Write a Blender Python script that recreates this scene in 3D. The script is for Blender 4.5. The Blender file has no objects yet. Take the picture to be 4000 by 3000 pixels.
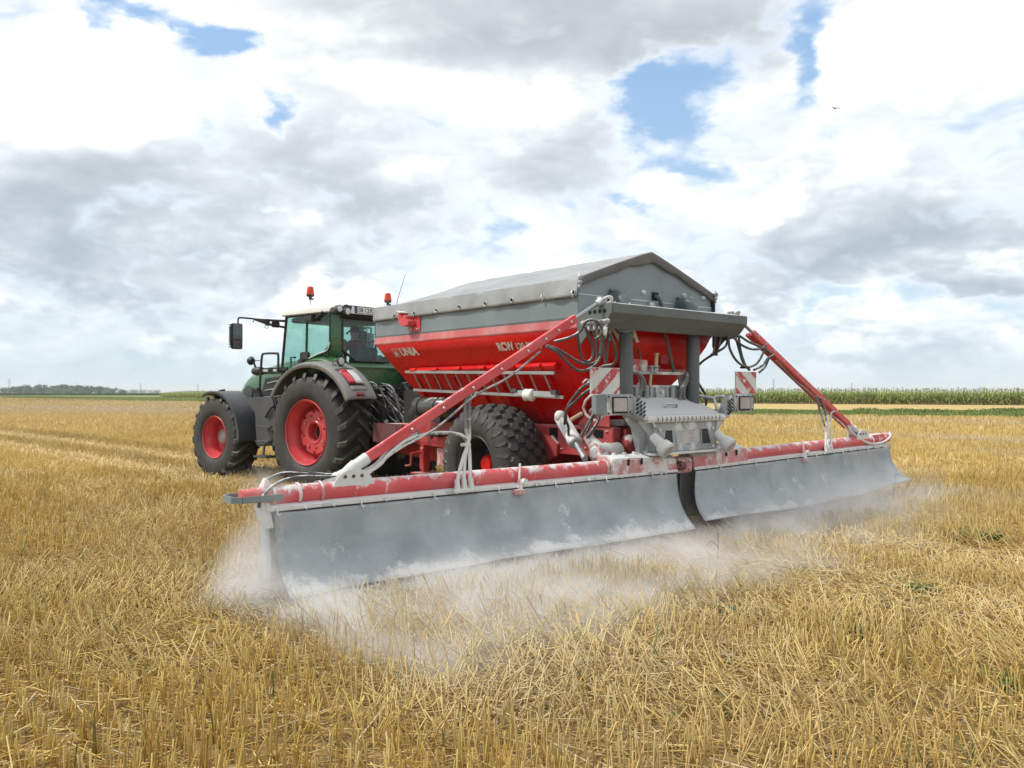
import bpy, bmesh, math, random
import numpy as np
from mathutils import Vector, Matrix

random.seed(7)
RNG = np.random.default_rng(11)
R = math.radians
scene = bpy.context.scene
COL = scene.collection

# ------------------------------------------------------------------ camera
cam_data = bpy.data.cameras.new('camera')
cam_data.sensor_width = 36.0
cam_data.lens = 29.18
cam_data.clip_start = 0.1
cam_data.clip_end = 20000
cam = bpy.data.objects.new('camera', cam_data)
cam.location = (0, 0, 1.675)
cam.rotation_euler = (R(90.583), 0, 0)
COL.objects.link(cam)
scene.camera = cam

# ------------------------------------------------------------------ exposure
scene.view_settings.view_transform = 'Standard'
scene.view_settings.look = 'None'
scene.view_settings.exposure = 0.30
scene.view_settings.gamma = 1.0
scene.view_settings.use_curve_mapping = False
scene.cycles.volume_bounces = 2
scene.cycles.max_bounces = 8
scene.cycles.transparent_max_bounces = 12
scene.cycles.volume_step_rate = 1.0
scene.cycles.volume_max_steps = 256

SUN_EL, SUN_AZ = R(52), R(-95)      # azimuth from +Y towards +X (negative: to the left)


# ------------------------------------------------------------------ node helper
class NT:
    def __init__(self, tree):
        self.t = tree
        self.l = tree.links

    def n(self, kind, ins=None, **props):
        nd = self.t.nodes.new(kind)
        for k, v in props.items():
            setattr(nd, k, v)
        for k, v in (ins or {}).items():
            self.set(nd.inputs[k], v)
        return nd

    def set(self, sock, v):
        if isinstance(v, bpy.types.NodeSocket):
            self.l.new(v, sock)
        elif v is not None:
            if isinstance(v, (tuple, list)) and len(v) == 3 and sock.type == 'RGBA':
                v = (*v, 1.0)
            sock.default_value = v

    def m(self, op, a=None, b=None, c=None, clamp=False):
        nd = self.t.nodes.new('ShaderNodeMath')
        nd.operation = op
        nd.use_clamp = clamp
        for i, v in enumerate((a, b, c)):
            if v is not None:
                self.set(nd.inputs[i], v)
        return nd.outputs[0]

    def vm(self, op, a=None, b=None, s=None):
        nd = self.t.nodes.new('ShaderNodeVectorMath')
        nd.operation = op
        if a is not None:
            self.set(nd.inputs[0], a)
        if b is not None:
            self.set(nd.inputs[1], b)
        if s is not None:
            self.set(nd.inputs['Scale'], s)
        return nd.outputs['Value'] if op in ('LENGTH', 'DOT_PRODUCT') else nd.outputs[0]

    def noise(self, vec, scale, detail=4, rough=0.5, dist=0.0, dim='3D'):
        nd = self.n('ShaderNodeTexNoise', noise_dimensions=dim)
        self.set(nd.inputs['Vector'], vec)
        self.set(nd.inputs['Scale'], scale)
        nd.inputs['Detail'].default_value = detail
        nd.inputs['Roughness'].default_value = rough
        nd.inputs['Distortion'].default_value = dist
        return nd.outputs['Fac']

    def sstep(self, v, a, b, o0=0.0, o1=1.0):
        nd = self.n('ShaderNodeMapRange', interpolation_type='SMOOTHSTEP')
        self.set(nd.inputs['Value'], v)
        self.set(nd.inputs['From Min'], a)
        self.set(nd.inputs['From Max'], b)
        self.set(nd.inputs['To Min'], o0)
        self.set(nd.inputs['To Max'], o1)
        return nd.outputs[0]

    def mix(self, f, a, b, blend='MIX'):
        nd = self.t.nodes.new('ShaderNodeMix')
        nd.data_type = 'RGBA'
        nd.blend_type = blend
        self.set(nd.inputs[0], f)
        self.set(nd.inputs[6], a)
        self.set(nd.inputs[7], b)
        return nd.outputs[2]

    def sep(self, v):
        nd = self.n('ShaderNodeSeparateXYZ', {0: v})
        return nd.outputs

    def comb(self, x, y, z):
        return self.n('ShaderNodeCombineXYZ', {0: x, 1: y, 2: z}).outputs[0]


# ------------------------------------------------------------------ world: sky with clouds
world = bpy.data.worlds.new('World')
scene.world = world
world.use_nodes = True
wt = NT(world.node_tree)
world.node_tree.nodes.clear()


SH2, SHR = -0.38, 0.50


def px_dir(x, y):
    """degrees of azimuth / elevation for a spot given in the 2212-px wide view"""
    X, Z = (x * 1.8083 - 2000) / 3242., (1533 - y * 1.8083) / 3242.
    return math.degrees(math.atan(X)), math.degrees(math.atan(Z / math.hypot(1, X)))


def build_sky():
    N = wt
    D = N.n('ShaderNodeTexCoord').outputs['Generated']
    x, y, z = N.sep(D)
    az = N.m('MULTIPLY', N.m('ARCTAN2', x, y), 57.2958)
    el = N.m('MULTIPLY', N.m('ARCSINE', z), 57.2958)
    zz = N.m('ADD', N.m('MAXIMUM', z, 0.0), 0.55)
    p = N.comb(N.m('DIVIDE', x, zz), N.m('DIVIDE', y, zz), N.m('MULTIPLY', z, 1.6))
    w1 = N.n('ShaderNodeTexNoise', {'Vector': p, 'Scale': 3.2, 'Detail': 7.0, 'Roughness': 0.60})
    wc = N.vm('SUBTRACT', w1.outputs['Color'], (0.5, 0.5, 0.5))
    pw = N.vm('ADD', p, N.vm('SCALE', wc, s=0.11))
    wx, wy, wz = N.sep(wc)
    azw = N.m('MULTIPLY_ADD', wx, 20.0, az)
    elw = N.m('MULTIPLY_ADD', wy, 13.0, el)
    n1 = N.noise(pw, 2.3, 3, 0.5)                 # slow rolls
    def billow(v, sc):      # heaped, cauliflower-like: folded noise in four octaves
        tot = None
        for i, am in enumerate((1.0, .55, .30, .17)):
            q = N.m('ABSOLUTE', N.m('SUBTRACT', N.noise(v, sc * 2.15 ** i, 0, 0.5), 0.5))
            q = N.m('MULTIPLY', q, am * 2.3)
            tot = q if tot is None else N.m('ADD', tot, q)
        return tot
    n2 = billow(pw, 3.3)                           # heaped lumps
    sd = (math.sin(SUN_AZ) * 0.030, -0.030, 0.075)
    n2s = billow(N.vm("ADD", pw, sd), 3.3)
    n3 = N.noise(pw, 20.0, 5, 0.6)

    def blobs(lst):
        tot = None
        for (px, py, rx, ry, wgt) in lst:
            a, e = px_dir(px, py)
            ra, re = rx * 0.0320, ry * 0.0320
            dx = N.m('MULTIPLY', N.m('SUBTRACT', azw, a), 1 / ra)
            dy = N.m('MULTIPLY', N.m('SUBTRACT', elw, e), 1 / re)
            d2 = N.m('ADD', N.m('MULTIPLY', dx, dx), N.m('MULTIPLY', dy, dy))
            g = N.m('MULTIPLY', N.m('EXPONENT', N.m('MULTIPLY', d2, -1.0)), wgt)
            tot = g if tot is None else N.m('ADD', tot, g)
        return tot

    blue, grey, white = blobs(BLUE), blobs(GREY), blobs(WHITE)
    cov = N.m('ADD', N.m('MULTIPLY', N.m('SUBTRACT', n1, .5), 0.55), N.m('MULTIPLY', N.m('SUBTRACT', n2, .5), 1.0))
    cov = N.m('ADD', N.m('SUBTRACT', cov, N.m('MULTIPLY', blue, 0.84)), N.m('MULTIPLY', N.m('ADD', grey, white), .18))
    cov = N.m('ADD', cov, N.m('MULTIPLY', N.m('SUBTRACT', n3, .5), .42))
    cover = N.sstep(cov, -0.80, 0.04)
    relief = N.m('SUBTRACT', n2s, n2)
    n4 = N.noise(pw, 4.0, 5, 0.5)
    grey = N.m('MULTIPLY', grey, N.sstep(n4, .36, .64, .60, 1.22))
    sh = N.m('MULTIPLY_ADD', grey, 0.46, 0.43)
    sh = N.m('SUBTRACT', sh, N.m('MULTIPLY', white, 0.36))
    sh = N.m('ADD', sh, N.m('MULTIPLY', N.m('SUBTRACT', n1, 0.5), 0.9))
    low = N.sstep(el, 2.0, 16.0, 2.0, 0.9)
    sh = N.m('ADD', sh, N.m('MULTIPLY', N.m('SUBTRACT', n2, 0.5), N.m('MULTIPLY', low, SH2)))
    sh = N.m('ADD', sh, N.m('MULTIPLY', relief, N.m('MULTIPLY', low, SHR)))
    n3s = N.noise(N.vm('ADD', pw, (sd[0] * .4, sd[1] * .4, .028)), 20.0, 5, 0.6)
    sh = N.m('ADD', sh, N.m('MULTIPLY', N.m('SUBTRACT', n3s, n3), 0.32))
    thick = N.sstep(cov, -0.30, 0.10, 0.30, 1.0)
    sh = N.m('MAXIMUM', N.m('MULTIPLY', sh, thick), 0.0)
    sh = N.m('MULTIPLY', N.m('DIVIDE', sh, N.m('MULTIPLY_ADD', sh, .75, 1.0)), 1.42)   # soft shoulder
    cc = N.n('ShaderNodeValToRGB')
    N.set(cc.inputs[0], sh)
    cc.color_ramp.interpolation = 'B_SPLINE'
    el_ = cc.color_ramp.elements
    el_[0].position, el_[0].color = 0.0, (1.02, 1.02, 1.01, 1)
    el_[1].position, el_[1].color = 1.0, (0.40, 0.42, 0.44, 1)
    for pos, c in ((0.16, (0.97, 0.975, 0.975)), (0.36, (0.80, 0.82, 0.83)), (0.58, (0.62, 0.64, 0.66)), (.80, (0.49, 0.51, 0.53))):
        e = el_.new(pos)
        e.color = (*c, 1)
    sky = N.n('ShaderNodeTexSky', sky_type='NISHITA', sun_disc=False,
              sun_elevation=SUN_EL, sun_rotation=SUN_AZ, altitude=100, air_density=1.0, dust_density=1.6)
    skyc = N.mix(1.0, sky.outputs[0], (0.115, 0.115, 0.115, 1), 'MULTIPLY')
    skyc = N.mix(0.60, skyc, N.mix(N.sstep(el, 3.0, 22.0), (0.58, 0.76, 0.90, 1), (0.34, 0.56, 0.86, 1)))
    cloud = N.mix(N.m('MULTIPLY', sh, N.sstep(el, 5.0, 26.0, 1.0, .25)), cc.outputs[0], N.mix(1.0, cc.outputs[0], (0.88, 1.0, 1.12, 1), 'MULTIPLY'))
    col = N.mix(cover, skyc, cloud)
    hz = N.sstep(el, 0.0, 6.5, 0.72, 0.0)
    col = N.mix(hz, col, (0.50, 0.625, 0.71, 1))
    bg = N.n('ShaderNodeBackground', {'Color': col, 'Strength': 1.0})
    out = N.n('ShaderNodeOutputWorld')
    N.l.new(bg.outputs[0], out.inputs[0])


# x, y, rx, ry (in the 2212-px view), weight
BLUE = [(400, 60, 150, 38, 1.0), (245, 32, 70, 30, .8), (525, 88, 55, 32, .8), (605, 258, 48, 46, 1.0), (862, 182, 16, 24, .8), (1470, 200, 110, 52, 1.1),
        (1385, 165, 50, 32, .6), (1762, 110, 40, 85, .9), (1535, 325, 90, 22, .7), (1040, 515, 40, 38, .6),
        (1355, 440, 40, 20, .6), (560, 405, 40, 20, .5), (2010, 668, 210, 30, .6), (1780, 690, 120, 20, .4), (150, 45, 30, 22, .5)]
GREY = [(1180, 62, 360, 75, 1.0), (1500, 95, 240, 55, .55), (860, 465, 160, 58, 1.2), (760, 360, 200, 60, .65), (1250, 340, 170, 85, .70), (1380, 260, 120, 60, .2),
        (200, 430, 300, 120, .70), (90, 560, 200, 50, .45), (1980, 330, 230, 110, .55), (1960, 500, 320, 70, .75), (1700, 560, 260, 50, .55),
        (2150, 600, 200, 50, .6), (600, 580, 230, 36, .55), (330, 640, 260, 30, .3), (1650, 625, 220, 34, .45), (880, 545, 180, 26, .45), (120, 800, 260, 26, .4), (1900, 780, 300, 30, .3)]
WHITE = [(150, 150, 230, 100, .8), (470, 190, 200, 85, .8), (900, 150, 200, 90, .75), (1260, 225, 130, 60, .6), (600, 430, 120, 60, .7),
         (2050, 110, 220, 120, .65), (1820, 250, 180, 75, .6), (1450, 420, 90, 50, .5), (1100, 450, 60, 40, .3), (1700, 440, 150, 50, .35),
         (2180, 690, 60, 30, .5), (150, 690, 260, 26, .45), (550, 690, 200, 36, .4), (850, 640, 160, 30, .3)]
build_sky()
try:
    world.cycles.sampling_method = 'MANUAL'
    world.cycles.sample_map_resolution = 512
except Exception:
    pass

sun_data = bpy.data.lights.new('sun', 'SUN')
sun_data.energy = 2.8
sun_data.angle = R(7)
sun_data.color = (1.0, 0.95, 0.87)
sun = bpy.data.objects.new('sun', sun_data)
sdir = Vector((math.sin(SUN_AZ) * math.cos(SUN_EL), math.cos(SUN_AZ) * math.cos(SUN_EL), math.sin(SUN_EL)))
sun.rotation_euler = sdir.to_track_quat('Z', 'Y').to_euler()
sun.location = (-30, 20, 40)
COL.objects.link(sun)


# ------------------------------------------------------------------ materials
DUST = (0.64, 0.64, 0.625)
MATS = {}


def mat(name, base, rough=0.5, metal=0.0, dust=0.0, veil=0.0, scale=5.0, up=0.0, edge=0.10, stretch=(1, 1, 1), var=0.12,
        spec=0.5, bump=0.0, bscale=60.0, dirt=0.0, coat=0.0, low=None, dustcol=DUST):
    """Painted / rubber / metal surface with procedural wear; lime dust lies on it in patches
    (dust 0..1), more on upward faces (up) and as a thin veil."""
    m = bpy.data.materials.new(name)
    m.use_nodes = True
    m.node_tree.nodes.clear()
    N = NT(m.node_tree)
    tc = N.n('ShaderNodeTexCoord').outputs['Object']
    st = N.vm('MULTIPLY', tc, stretch)
    big = N.noise(tc, 1.7, 3, 0.55)
    col = N.mix(N.sstep(big, 0.3, 0.7), tuple(c * (1 - var) for c in base), tuple(min(1, c * (1 + var)) for c in base))
    rg = N.sstep(N.noise(tc, 9.0, 4, 0.6), 0.25, 0.75, max(0.02, rough - 0.10), min(1, rough + 0.10))
    if dirt > 0:
        dn = N.noise(N.vm('MULTIPLY', tc, (1, 1, 0.35)), 7.0, 6, 0.65)
        col = N.mix(N.sstep(dn, 0.52, 0.75, 0.0, dirt), col, (0.10, 0.085, 0.065, 1))
    fac = None
    if dust > 0 or veil > 0 or up > 0:
        nz = N.sep(N.n('ShaderNodeNewGeometry').outputs['Normal'])[2]
        f1 = N.noise(st, scale, 8, 0.62, 0.3)
        f2 = N.noise(tc, scale * 9, 3, 0.6)
        v = N.m('ADD', f1, N.m('MULTIPLY', N.m('SUBTRACT', f2, 0.5), 0.22))
        v = N.m('ADD', v, N.m('MULTIPLY', N.m('MAXIMUM', nz, 0.0), up))
        if low is not None:     # dust thrown up from the ground: thick below, thin above
            zc = N.sep(tc)[2]
            v = N.m('ADD', v, N.sstep(zc, low[0], low[1], low[2], 0.0))
        thr = 0.92 - 0.85 * dust
        fac = N.sstep(v, thr - edge, thr + edge)
        vv = N.sstep(N.noise(tc, 2.6, 5, 0.6), 0.25, 0.8, veil * 0.45, min(1, veil * 1.5))
        fac = N.m('MAXIMUM', fac, vv)
        col = N.mix(fac, col, dustcol)
        rg = N.m('MAXIMUM', rg, N.m('MULTIPLY', fac, 0.9))
    b = N.n('ShaderNodeBsdfPrincipled', {'Base Color': col, 'Roughness': rg, 'Metallic': metal if fac is None or metal == 0 else N.m('MULTIPLY', N.m('SUBTRACT', 1.0, fac), metal)})
    b.inputs['Specular IOR Level'].default_value = spec
    if coat:
        b.inputs['Coat Weight'].default_value = coat
        b.inputs['Coat Roughness'].default_value = 0.12
    if bump > 0:
        bn = N.n('ShaderNodeBump', {'Height': N.noise(tc, bscale, 4, 0.6), 'Strength': bump, 'Distance': 0.01})
        N.l.new(bn.outputs[0], b.inputs['Normal'])
    o = N.n('ShaderNodeOutputMaterial')
    N.l.new(b.outputs[0], o.inputs[0])
    MATS[name] = m
    return m


RED = (0.50, 0.011, 0.010)
mat('hopper_red', (0.58, 0.007, 0.006), 0.34, dust=0.07, veil=0.0, scale=3, up=0.10, coat=0.0, var=0.05, spec=0.3)
mat('lip_red', (0.46, 0.02, 0.02), 0.5, dust=0.20, veil=0.24, scale=7, up=0.15, stretch=(.25, .25, 1.6))
mat('dusty_red', (0.40, 0.012, 0.016), 0.45, dust=0.26, veil=0.10, scale=3.5, up=0.45)
mat('arm_red', (0.60, 0.025, 0.034), 0.42, dust=0.16, veil=0.09, scale=9, up=0.18)
mat('boom_red', (0.57, 0.012, 0.020), 0.42, dust=0.27, veil=0.14, scale=6.5, up=0.26, stretch=(1.0, 1.0, 0.5), edge=0.10, low=(0.74, 0.80, 0.12))
mat('block_red', (0.42, 0.02, 0.025), 0.5, dust=0.50, veil=0.32, scale=4.5, up=0.25, stretch=(1, 1, .7))
mat('drawbar_red', (0.44, 0.012, 0.012), 0.45, dust=0.08, veil=0.04, scale=4, up=0.35, dirt=0.4)
mat('dark_red', (0.11, 0.018, 0.020), 0.5, veil=0.05, dirt=0.2)
mat('board_grey', (0.155, 0.195, 0.205), 0.42, dust=0.10, veil=0.06, scale=3, up=0.2, stretch=(1, 1, 0.3), var=0.08)
mat('beam_grey', (0.082, 0.10, 0.099), 0.5, dust=0.14, veil=0.05, dirt=0.3, scale=3, up=0.45, stretch=(1, 1, .6))
mat('pipe_grey', (0.062, 0.080, 0.084), 0.38, dust=0.12, veil=0.05, scale=3, up=0.2, stretch=(1, 1, .3))
mat('tarp_hem', (0.075, 0.070, 0.064), 0.7, dust=0.16, veil=0.08, scale=6, bump=0.3, bscale=18, var=0.2)
mat('tarp_grey', (0.205, 0.222, 0.232), 0.62, dust=0.0, veil=0.20, scale=2.5, up=0.0, bump=0.25, bscale=14, var=0.15)
mat('skirt_rubber', (0.215, 0.245, 0.262), 0.55, dust=0.29, veil=0.26, scale=4.0, stretch=(1.0, 1.0, 0.7), low=(0.08, 0.34, 0.33), var=0.18, bump=0.25, bscale=9, edge=0.13)
mat('lime_metal', (0.21, 0.24, 0.255), 0.55, metal=0.25, dust=0.42, veil=0.24, scale=5, up=0.35, stretch=(1, 1, .6))
mat('lime_white', (0.45, 0.46, 0.46), 0.75, dust=0.70, veil=0.6, scale=6, up=0.4)
mat('strip_metal', (0.30, 0.32, 0.32), 0.6, dust=0.62, veil=0.45, scale=7, up=0.3)
mat('steel', (0.34, 0.35, 0.36), 0.38, metal=0.8, veil=0.10)
mat('bolt_steel', (0.48, 0.48, 0.46), 0.4, metal=0.6, veil=0.25)
mat('aluminium', (0.36, 0.36, 0.35), 0.42, metal=0.7, dust=0.10, veil=0.08, scale=8, up=0.15)
mat('galvanised', (0.38, 0.40, 0.40), 0.45, metal=0.6, veil=0.3, dust=0.2)
mat('hose_black', (0.018, 0.018, 0.018), 0.5, dust=0.12, veil=0.08, scale=12, up=0.42)
mat('hose_limed', (0.06, 0.06, 0.058), 0.7, dust=0.26, veil=0.25, scale=10, up=0.35, low=(0.9, 1.5, 0.55))
mat('rubber_tyre', (0.026, 0.026, 0.025), 0.72, veil=0.07, dirt=0.5, up=0.1, dust=0.08, bump=0.2, bscale=70, dustcol=(0.24, 0.22, 0.19))  # darker than the lugs: shade of the tread gaps put into the colour
mat('rubber_lug', (0.040, 0.041, 0.041), 0.58, veil=0.08, dirt=0.35, dust=0.10, up=0.15, bump=0.15, bscale=50, dustcol=(0.22, 0.21, 0.19))  # same rubber made lighter: highlights on the tread painted into the colour
mat('rim_red', (0.52, 0.014, 0.020), 0.38, dust=0.10, veil=0.07, dirt=0.5, scale=6, coat=0.2)
mat('rim_dark', (0.02, 0.02, 0.022), 0.6, veil=0.05)
mat('tractor_green', (0.031, 0.118, 0.036), 0.30, veil=0.03, dust=0.04, up=0.06, coat=0.35, var=0.06, dustcol=(0.30, 0.30, 0.25))
mat('fender_grey', (0.205, 0.208, 0.196), 0.48, veil=0.05, dust=0.05, up=0.10, dirt=0.06, var=0.05)
mat('dark_grey', (0.040, 0.044, 0.050), 0.5, veil=0.05, dirt=0.2)
mat('black_plastic', (0.014, 0.014, 0.015), 0.45, veil=0.02)
mat('black_frame', (0.010, 0.012, 0.012), 0.35)
mat('machinery_black', (0.018, 0.018, 0.018), 0.6, dirt=0.4, dust=0.14, up=0.2, scale=12)
mat('roof_white', (0.72, 0.72, 0.68), 0.40, veil=0.04, dirt=0.06, var=0.03)
mat('plate_white', (0.72, 0.73, 0.72), 0.4, veil=0.05)
mat('letter_white', (0.70, 0.69, 0.63), 0.5, veil=0.05)
mat('letter_black', (0.012, 0.012, 0.012), 0.5)
mat('euro_blue', (0.02, 0.03, 0.16), 0.4)
mat('board_white', (0.55, 0.56, 0.54), 0.5, dust=0.3, veil=0.2, scale=9)
mat('stripe_red', (0.42, 0.012, 0.03), 0.45, dust=0.44, veil=0.06, scale=16, edge=0.04)
mat('lamp_limed', (0.34, 0.27, 0.27), 0.5, dust=0.32, veil=0.35, scale=12)
mat('lamp_glass', (0.60, 0.61, 0.60), 0.12, spec=0.8)
mat('lamp_red', (0.55, 0.012, 0.03), 0.15, coat=0.5)
mat('reflector_dark', (0.17, 0.02, 0.028), 0.25)
mat('handle_wood', (0.52, 0.37, 0.20), 0.6, veil=0.15)
mat('yellow_sticker', (0.72, 0.43, 0.02), 0.45)
mat('grey_sticker', (0.42, 0.40, 0.38), 0.5, veil=0.2)
mat('yellow_cable', (0.62, 0.40, 0.03), 0.5)
mat('wrap_white', (0.72, 0.72, 0.70), 0.5)
mat('seat_cloth', (0.035, 0.05, 0.055), 0.8)
mat('monitor_dark', (0.03, 0.035, 0.04), 0.3)
mat('shirt_red', (0.16, 0.022, 0.026), 0.85, bump=0.3, bscale=30)
mat('trouser_blue', (0.03, 0.04, 0.07), 0.85)
mat('skin_tone', (0.42, 0.23, 0.16), 0.55)
mat('hair_dark', (0.03, 0.022, 0.016), 0.7)
mat('cap_dark', (0.06, 0.03, 0.035), 0.8)
mat('bird_dark', (0.05, 0.05, 0.05), 0.8)
mat('pylon_steel', (0.20, 0.22, 0.25), 0.6)
mat('air_tank_black', (0.03, 0.031, 0.033), 0.28, veil=0.06, dust=0.12, up=0.3)
mat('hole_black', (0.004, 0.004, 0.004), 0.9)
mat('mirror_glass', (0.10, 0.11, 0.11), 0.10, metal=0.6)
mat('bark', (0.10, 0.08, 0.06), 0.9)


def mat_glass(name, tint, gl=0.10):
    m = bpy.data.materials.new(name)
    m.use_nodes = True
    m.node_tree.nodes.clear()
    N = NT(m.node_tree)
    tr = N.n('ShaderNodeBsdfTransparent', {'Color': (*tint, 1)})
    gs = N.n('ShaderNodeBsdfGlossy', {'Color': (.9, .95, .93, 1), 'Roughness': 0.03})
    tc = N.n('ShaderNodeTexCoord').outputs['Object']
    df = N.n('ShaderNodeBsdfDiffuse', {'Color': (.55, .60, .58, 1)})
    smear = N.sstep(N.noise(N.vm('MULTIPLY', tc, (1, 1, .4)), 6, 5, .6), .45, .8, 0.015, 0.16)
    a = N.n('ShaderNodeMixShader', {0: smear, 1: tr.outputs[0], 2: df.outputs[0]})
    ge = N.n('ShaderNodeNewGeometry')
    c_ = N.m('ABSOLUTE', N.vm('DOT_PRODUCT', ge.outputs['Normal'], ge.outputs['Incoming']))
    fres = N.m('MULTIPLY_ADD', N.m('POWER', N.m('SUBTRACT', 1.0, c_), 5.0), .9, .04)
    b = N.n('ShaderNodeMixShader', {0: fres, 1: a.outputs[0], 2: gs.outputs[0]})
    o = N.n('ShaderNodeOutputMaterial')
    N.l.new(b.outputs[0], o.inputs[0])
    MATS[name] = m


mat_glass('cab_glass', (0.58, 0.80, 0.74))


def mat_beacon():
    m = bpy.data.materials.new('beacon_orange')
    m.use_nodes = True
    b = m.node_tree.nodes['Principled BSDF']
    b.inputs['Base Color'].default_value = (0.80, 0.07, 0.015, 1)
    b.inputs['Roughness'].default_value = 0.12
    b.inputs['Transmission Weight'].default_value = 0.45
    MATS['beacon_orange'] = m


mat_beacon()


def mat_leaf(name, lo, hi, rough=0.55, trans=0.35, attr=True, scale=0.7):
    """foliage / straw: colour from a per-blade tone attribute, a little light passes through"""
    m = bpy.data.materials.new(name)
    m.use_nodes = True
    m.node_tree.nodes.clear()
    N = NT(m.node_tree)
    if attr:
        col = N.n('ShaderNodeAttribute', attribute_name='tone').outputs['Color']
    else:
        tc = N.n('ShaderNodeTexCoord').outputs['Object']
        col = N.mix(N.sstep(N.noise(tc, scale, 5, .6), .3, .7), lo, hi)
    d = N.n('ShaderNodeBsdfPrincipled', {'Base Color': col, 'Roughness': rough})
    d.inputs['Specular IOR Level'].default_value = 0.3
    t = N.n('ShaderNodeBsdfTranslucent', {'Color': col})
    x = N.n('ShaderNodeMixShader', {0: trans, 1: d.outputs[0], 2: t.outputs[0]})
    o = N.n('ShaderNodeOutputMaterial')
    N.l.new(x.outputs[0], o.inputs[0])
    MATS[name] = m
    return m


mat_leaf('straw', None, None, 0.5, 0.18)
mat_leaf('leaf', None, None, 0.5, 0.30)


# ------------------------------------------------------------------ mesh builder
class MB:
    def __init__(self):
        self.v = []
        self.f = []

    def add(self, vs, fs):
        o = len(self.v)
        self.v.extend([tuple(map(float, p)) for p in vs])
        self.f.extend([tuple(i + o for i in f) for f in fs])
        return self

    def box(self, c, s, rot=None):
        cx, cy, cz = c
        hx, hy, hz = s[0] / 2, s[1] / 2, s[2] / 2
        vs = [Vector((sx * hx, sy * hy, sz * hz)) for sz in (-1, 1) for sx, sy in ((-1, -1), (1, -1), (1, 1), (-1, 1))]
        if rot is not None:
            vs = [rot @ v for v in vs]
        vs = [(v.x + cx, v.y + cy, v.z + cz) for v in vs]
        return self.add(vs, [(3, 2, 1, 0), (4, 5, 6, 7), (0, 1, 5, 4), (1, 2, 6, 5), (2, 3, 7, 6), (3, 0, 4, 7)])

    def span(self, a, b):
        return self.box([(a[i] + b[i]) / 2 for i in range(3)], [abs(b[i] - a[i]) for i in range(3)])

    def loft(self, rings, cap=True, closed=True):
        n = len(rings[0])
        vs = [p for r in rings for p in r]
        fs = []
        for k in range(len(rings) - 1):
            for i in range(n if closed else n - 1):
                j = (i + 1) % n
                fs.append((k * n + i, k * n + j, (k + 1) * n + j, (k + 1) * n + i))
        if cap:
            fs.append(tuple(range(n - 1, -1, -1)))
            fs.append(tuple((len(rings) - 1) * n + i for i in range(n)))
        return self.add(vs, fs)

    def prism(self, poly, axis, a, b):
        """2-D polygon extruded along axis from a to b; poly in the two other axes in x,y,z order"""
        def P(p, t):
            return (t, p[0], p[1]) if axis == 'x' else (p[0], t, p[1]) if axis == 'y' else (p[0], p[1], t)
        return self.loft([[P(p, a) for p in poly], [P(p, b) for p in poly]])

    def bar(self, a, b, w, h, up=(0, 0, 1)):
        a, b = Vector(a), Vector(b)
        d = (b - a).normalized()
        s = d.cross(Vector(up))
        if s.length < 1e-4:
            s = d.cross(Vector((0, 1, 0)))
        s.normalize()
        t = s.cross(d).normalized()
        r = [(-w / 2, -h / 2), (w / 2, -h / 2), (w / 2, h / 2), (-w / 2, h / 2)]
        return self.loft([[q + s * x + t * y for x, y in r] for q in (a, b)])

    def tube(self, pts, r, n=8, cap=True):
        pts = [Vector(p) for p in pts]
        rr = r if isinstance(r, (list, tuple)) else [r] * len(pts)
        d0 = (pts[1] - pts[0]).normalized()
        s = d0.orthogonal().normalized()
        rings = []
        for i, p in enumerate(pts):
            d = (pts[min(i + 1, len(pts) - 1)] - pts[max(i - 1, 0)]).normalized()
            s = (s - d * s.dot(d))
            s = s.normalized() if s.length > 1e-6 else d.orthogonal().normalized()
            t = d.cross(s)
            rings.append([p + (s * math.cos(a) + t * math.sin(a)) * rr[i] for a in [2 * math.pi * k / n for k in range(n)]])
        return self.loft(rings, cap)

    def cyl(self, a, b, r, n=16):
        return self.tube([a, b], r, n)

    def lathe(self, c, axis, prof, n=32, a0=0.0, a1=2 * math.pi, closed_prof=False):
        """prof: (offset along axis, radius)"""
        full = abs(a1 - a0 - 2 * math.pi) < 1e-6
        k = n if full else n + 1
        A = Vector(axis).normalized()
        s = Vector((0, 0, 1)) if abs(A.z) < 0.9 else Vector((0, 1, 0))
        s = (s - A * s.dot(A)).normalized()
        t = A.cross(s)
        vs = []
        for i in range(k):
            an = a0 + (a1 - a0) * i / n
            dr = s * math.cos(an) + t * math.sin(an)
            for (o, r) in prof:
                vs.append(Vector(c) + A * o + dr * r)
        m = len(prof)
        fs = []
        for i in range(n):
            j = (i + 1) % k
            for q in range(m if closed_prof else m - 1):
                w = (q + 1) % m
                fs.append((i * m + q, i * m + w, j * m + w, j * m + q))
        return self.add(vs, fs)

    def sphere(self, c, r, n=12, m=8):
        r = r if isinstance(r, (tuple, list)) else (r, r, r)
        rings = []
        for k in range(1, m):
            th = math.pi * k / m
            rings.append([(c[0] + r[0] * math.sin(th) * math.cos(2 * math.pi * i / n), c[1] + r[1] * math.sin(th) * math.sin(2 * math.pi * i / n), c[2] - r[2] * math.cos(th)) for i in range(n)])
        return self.loft(rings)

    def grid(self, fn, nu, nv):
        vs = [fn(i / nu, j / nv) for j in range(nv + 1) for i in range(nu + 1)]
        fs = [(j * (nu + 1) + i, j * (nu + 1) + i + 1, (j + 1) * (nu + 1) + i + 1, (j + 1) * (nu + 1) + i) for j in range(nv) for i in range(nu)]
        return self.add(vs, fs)

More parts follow.
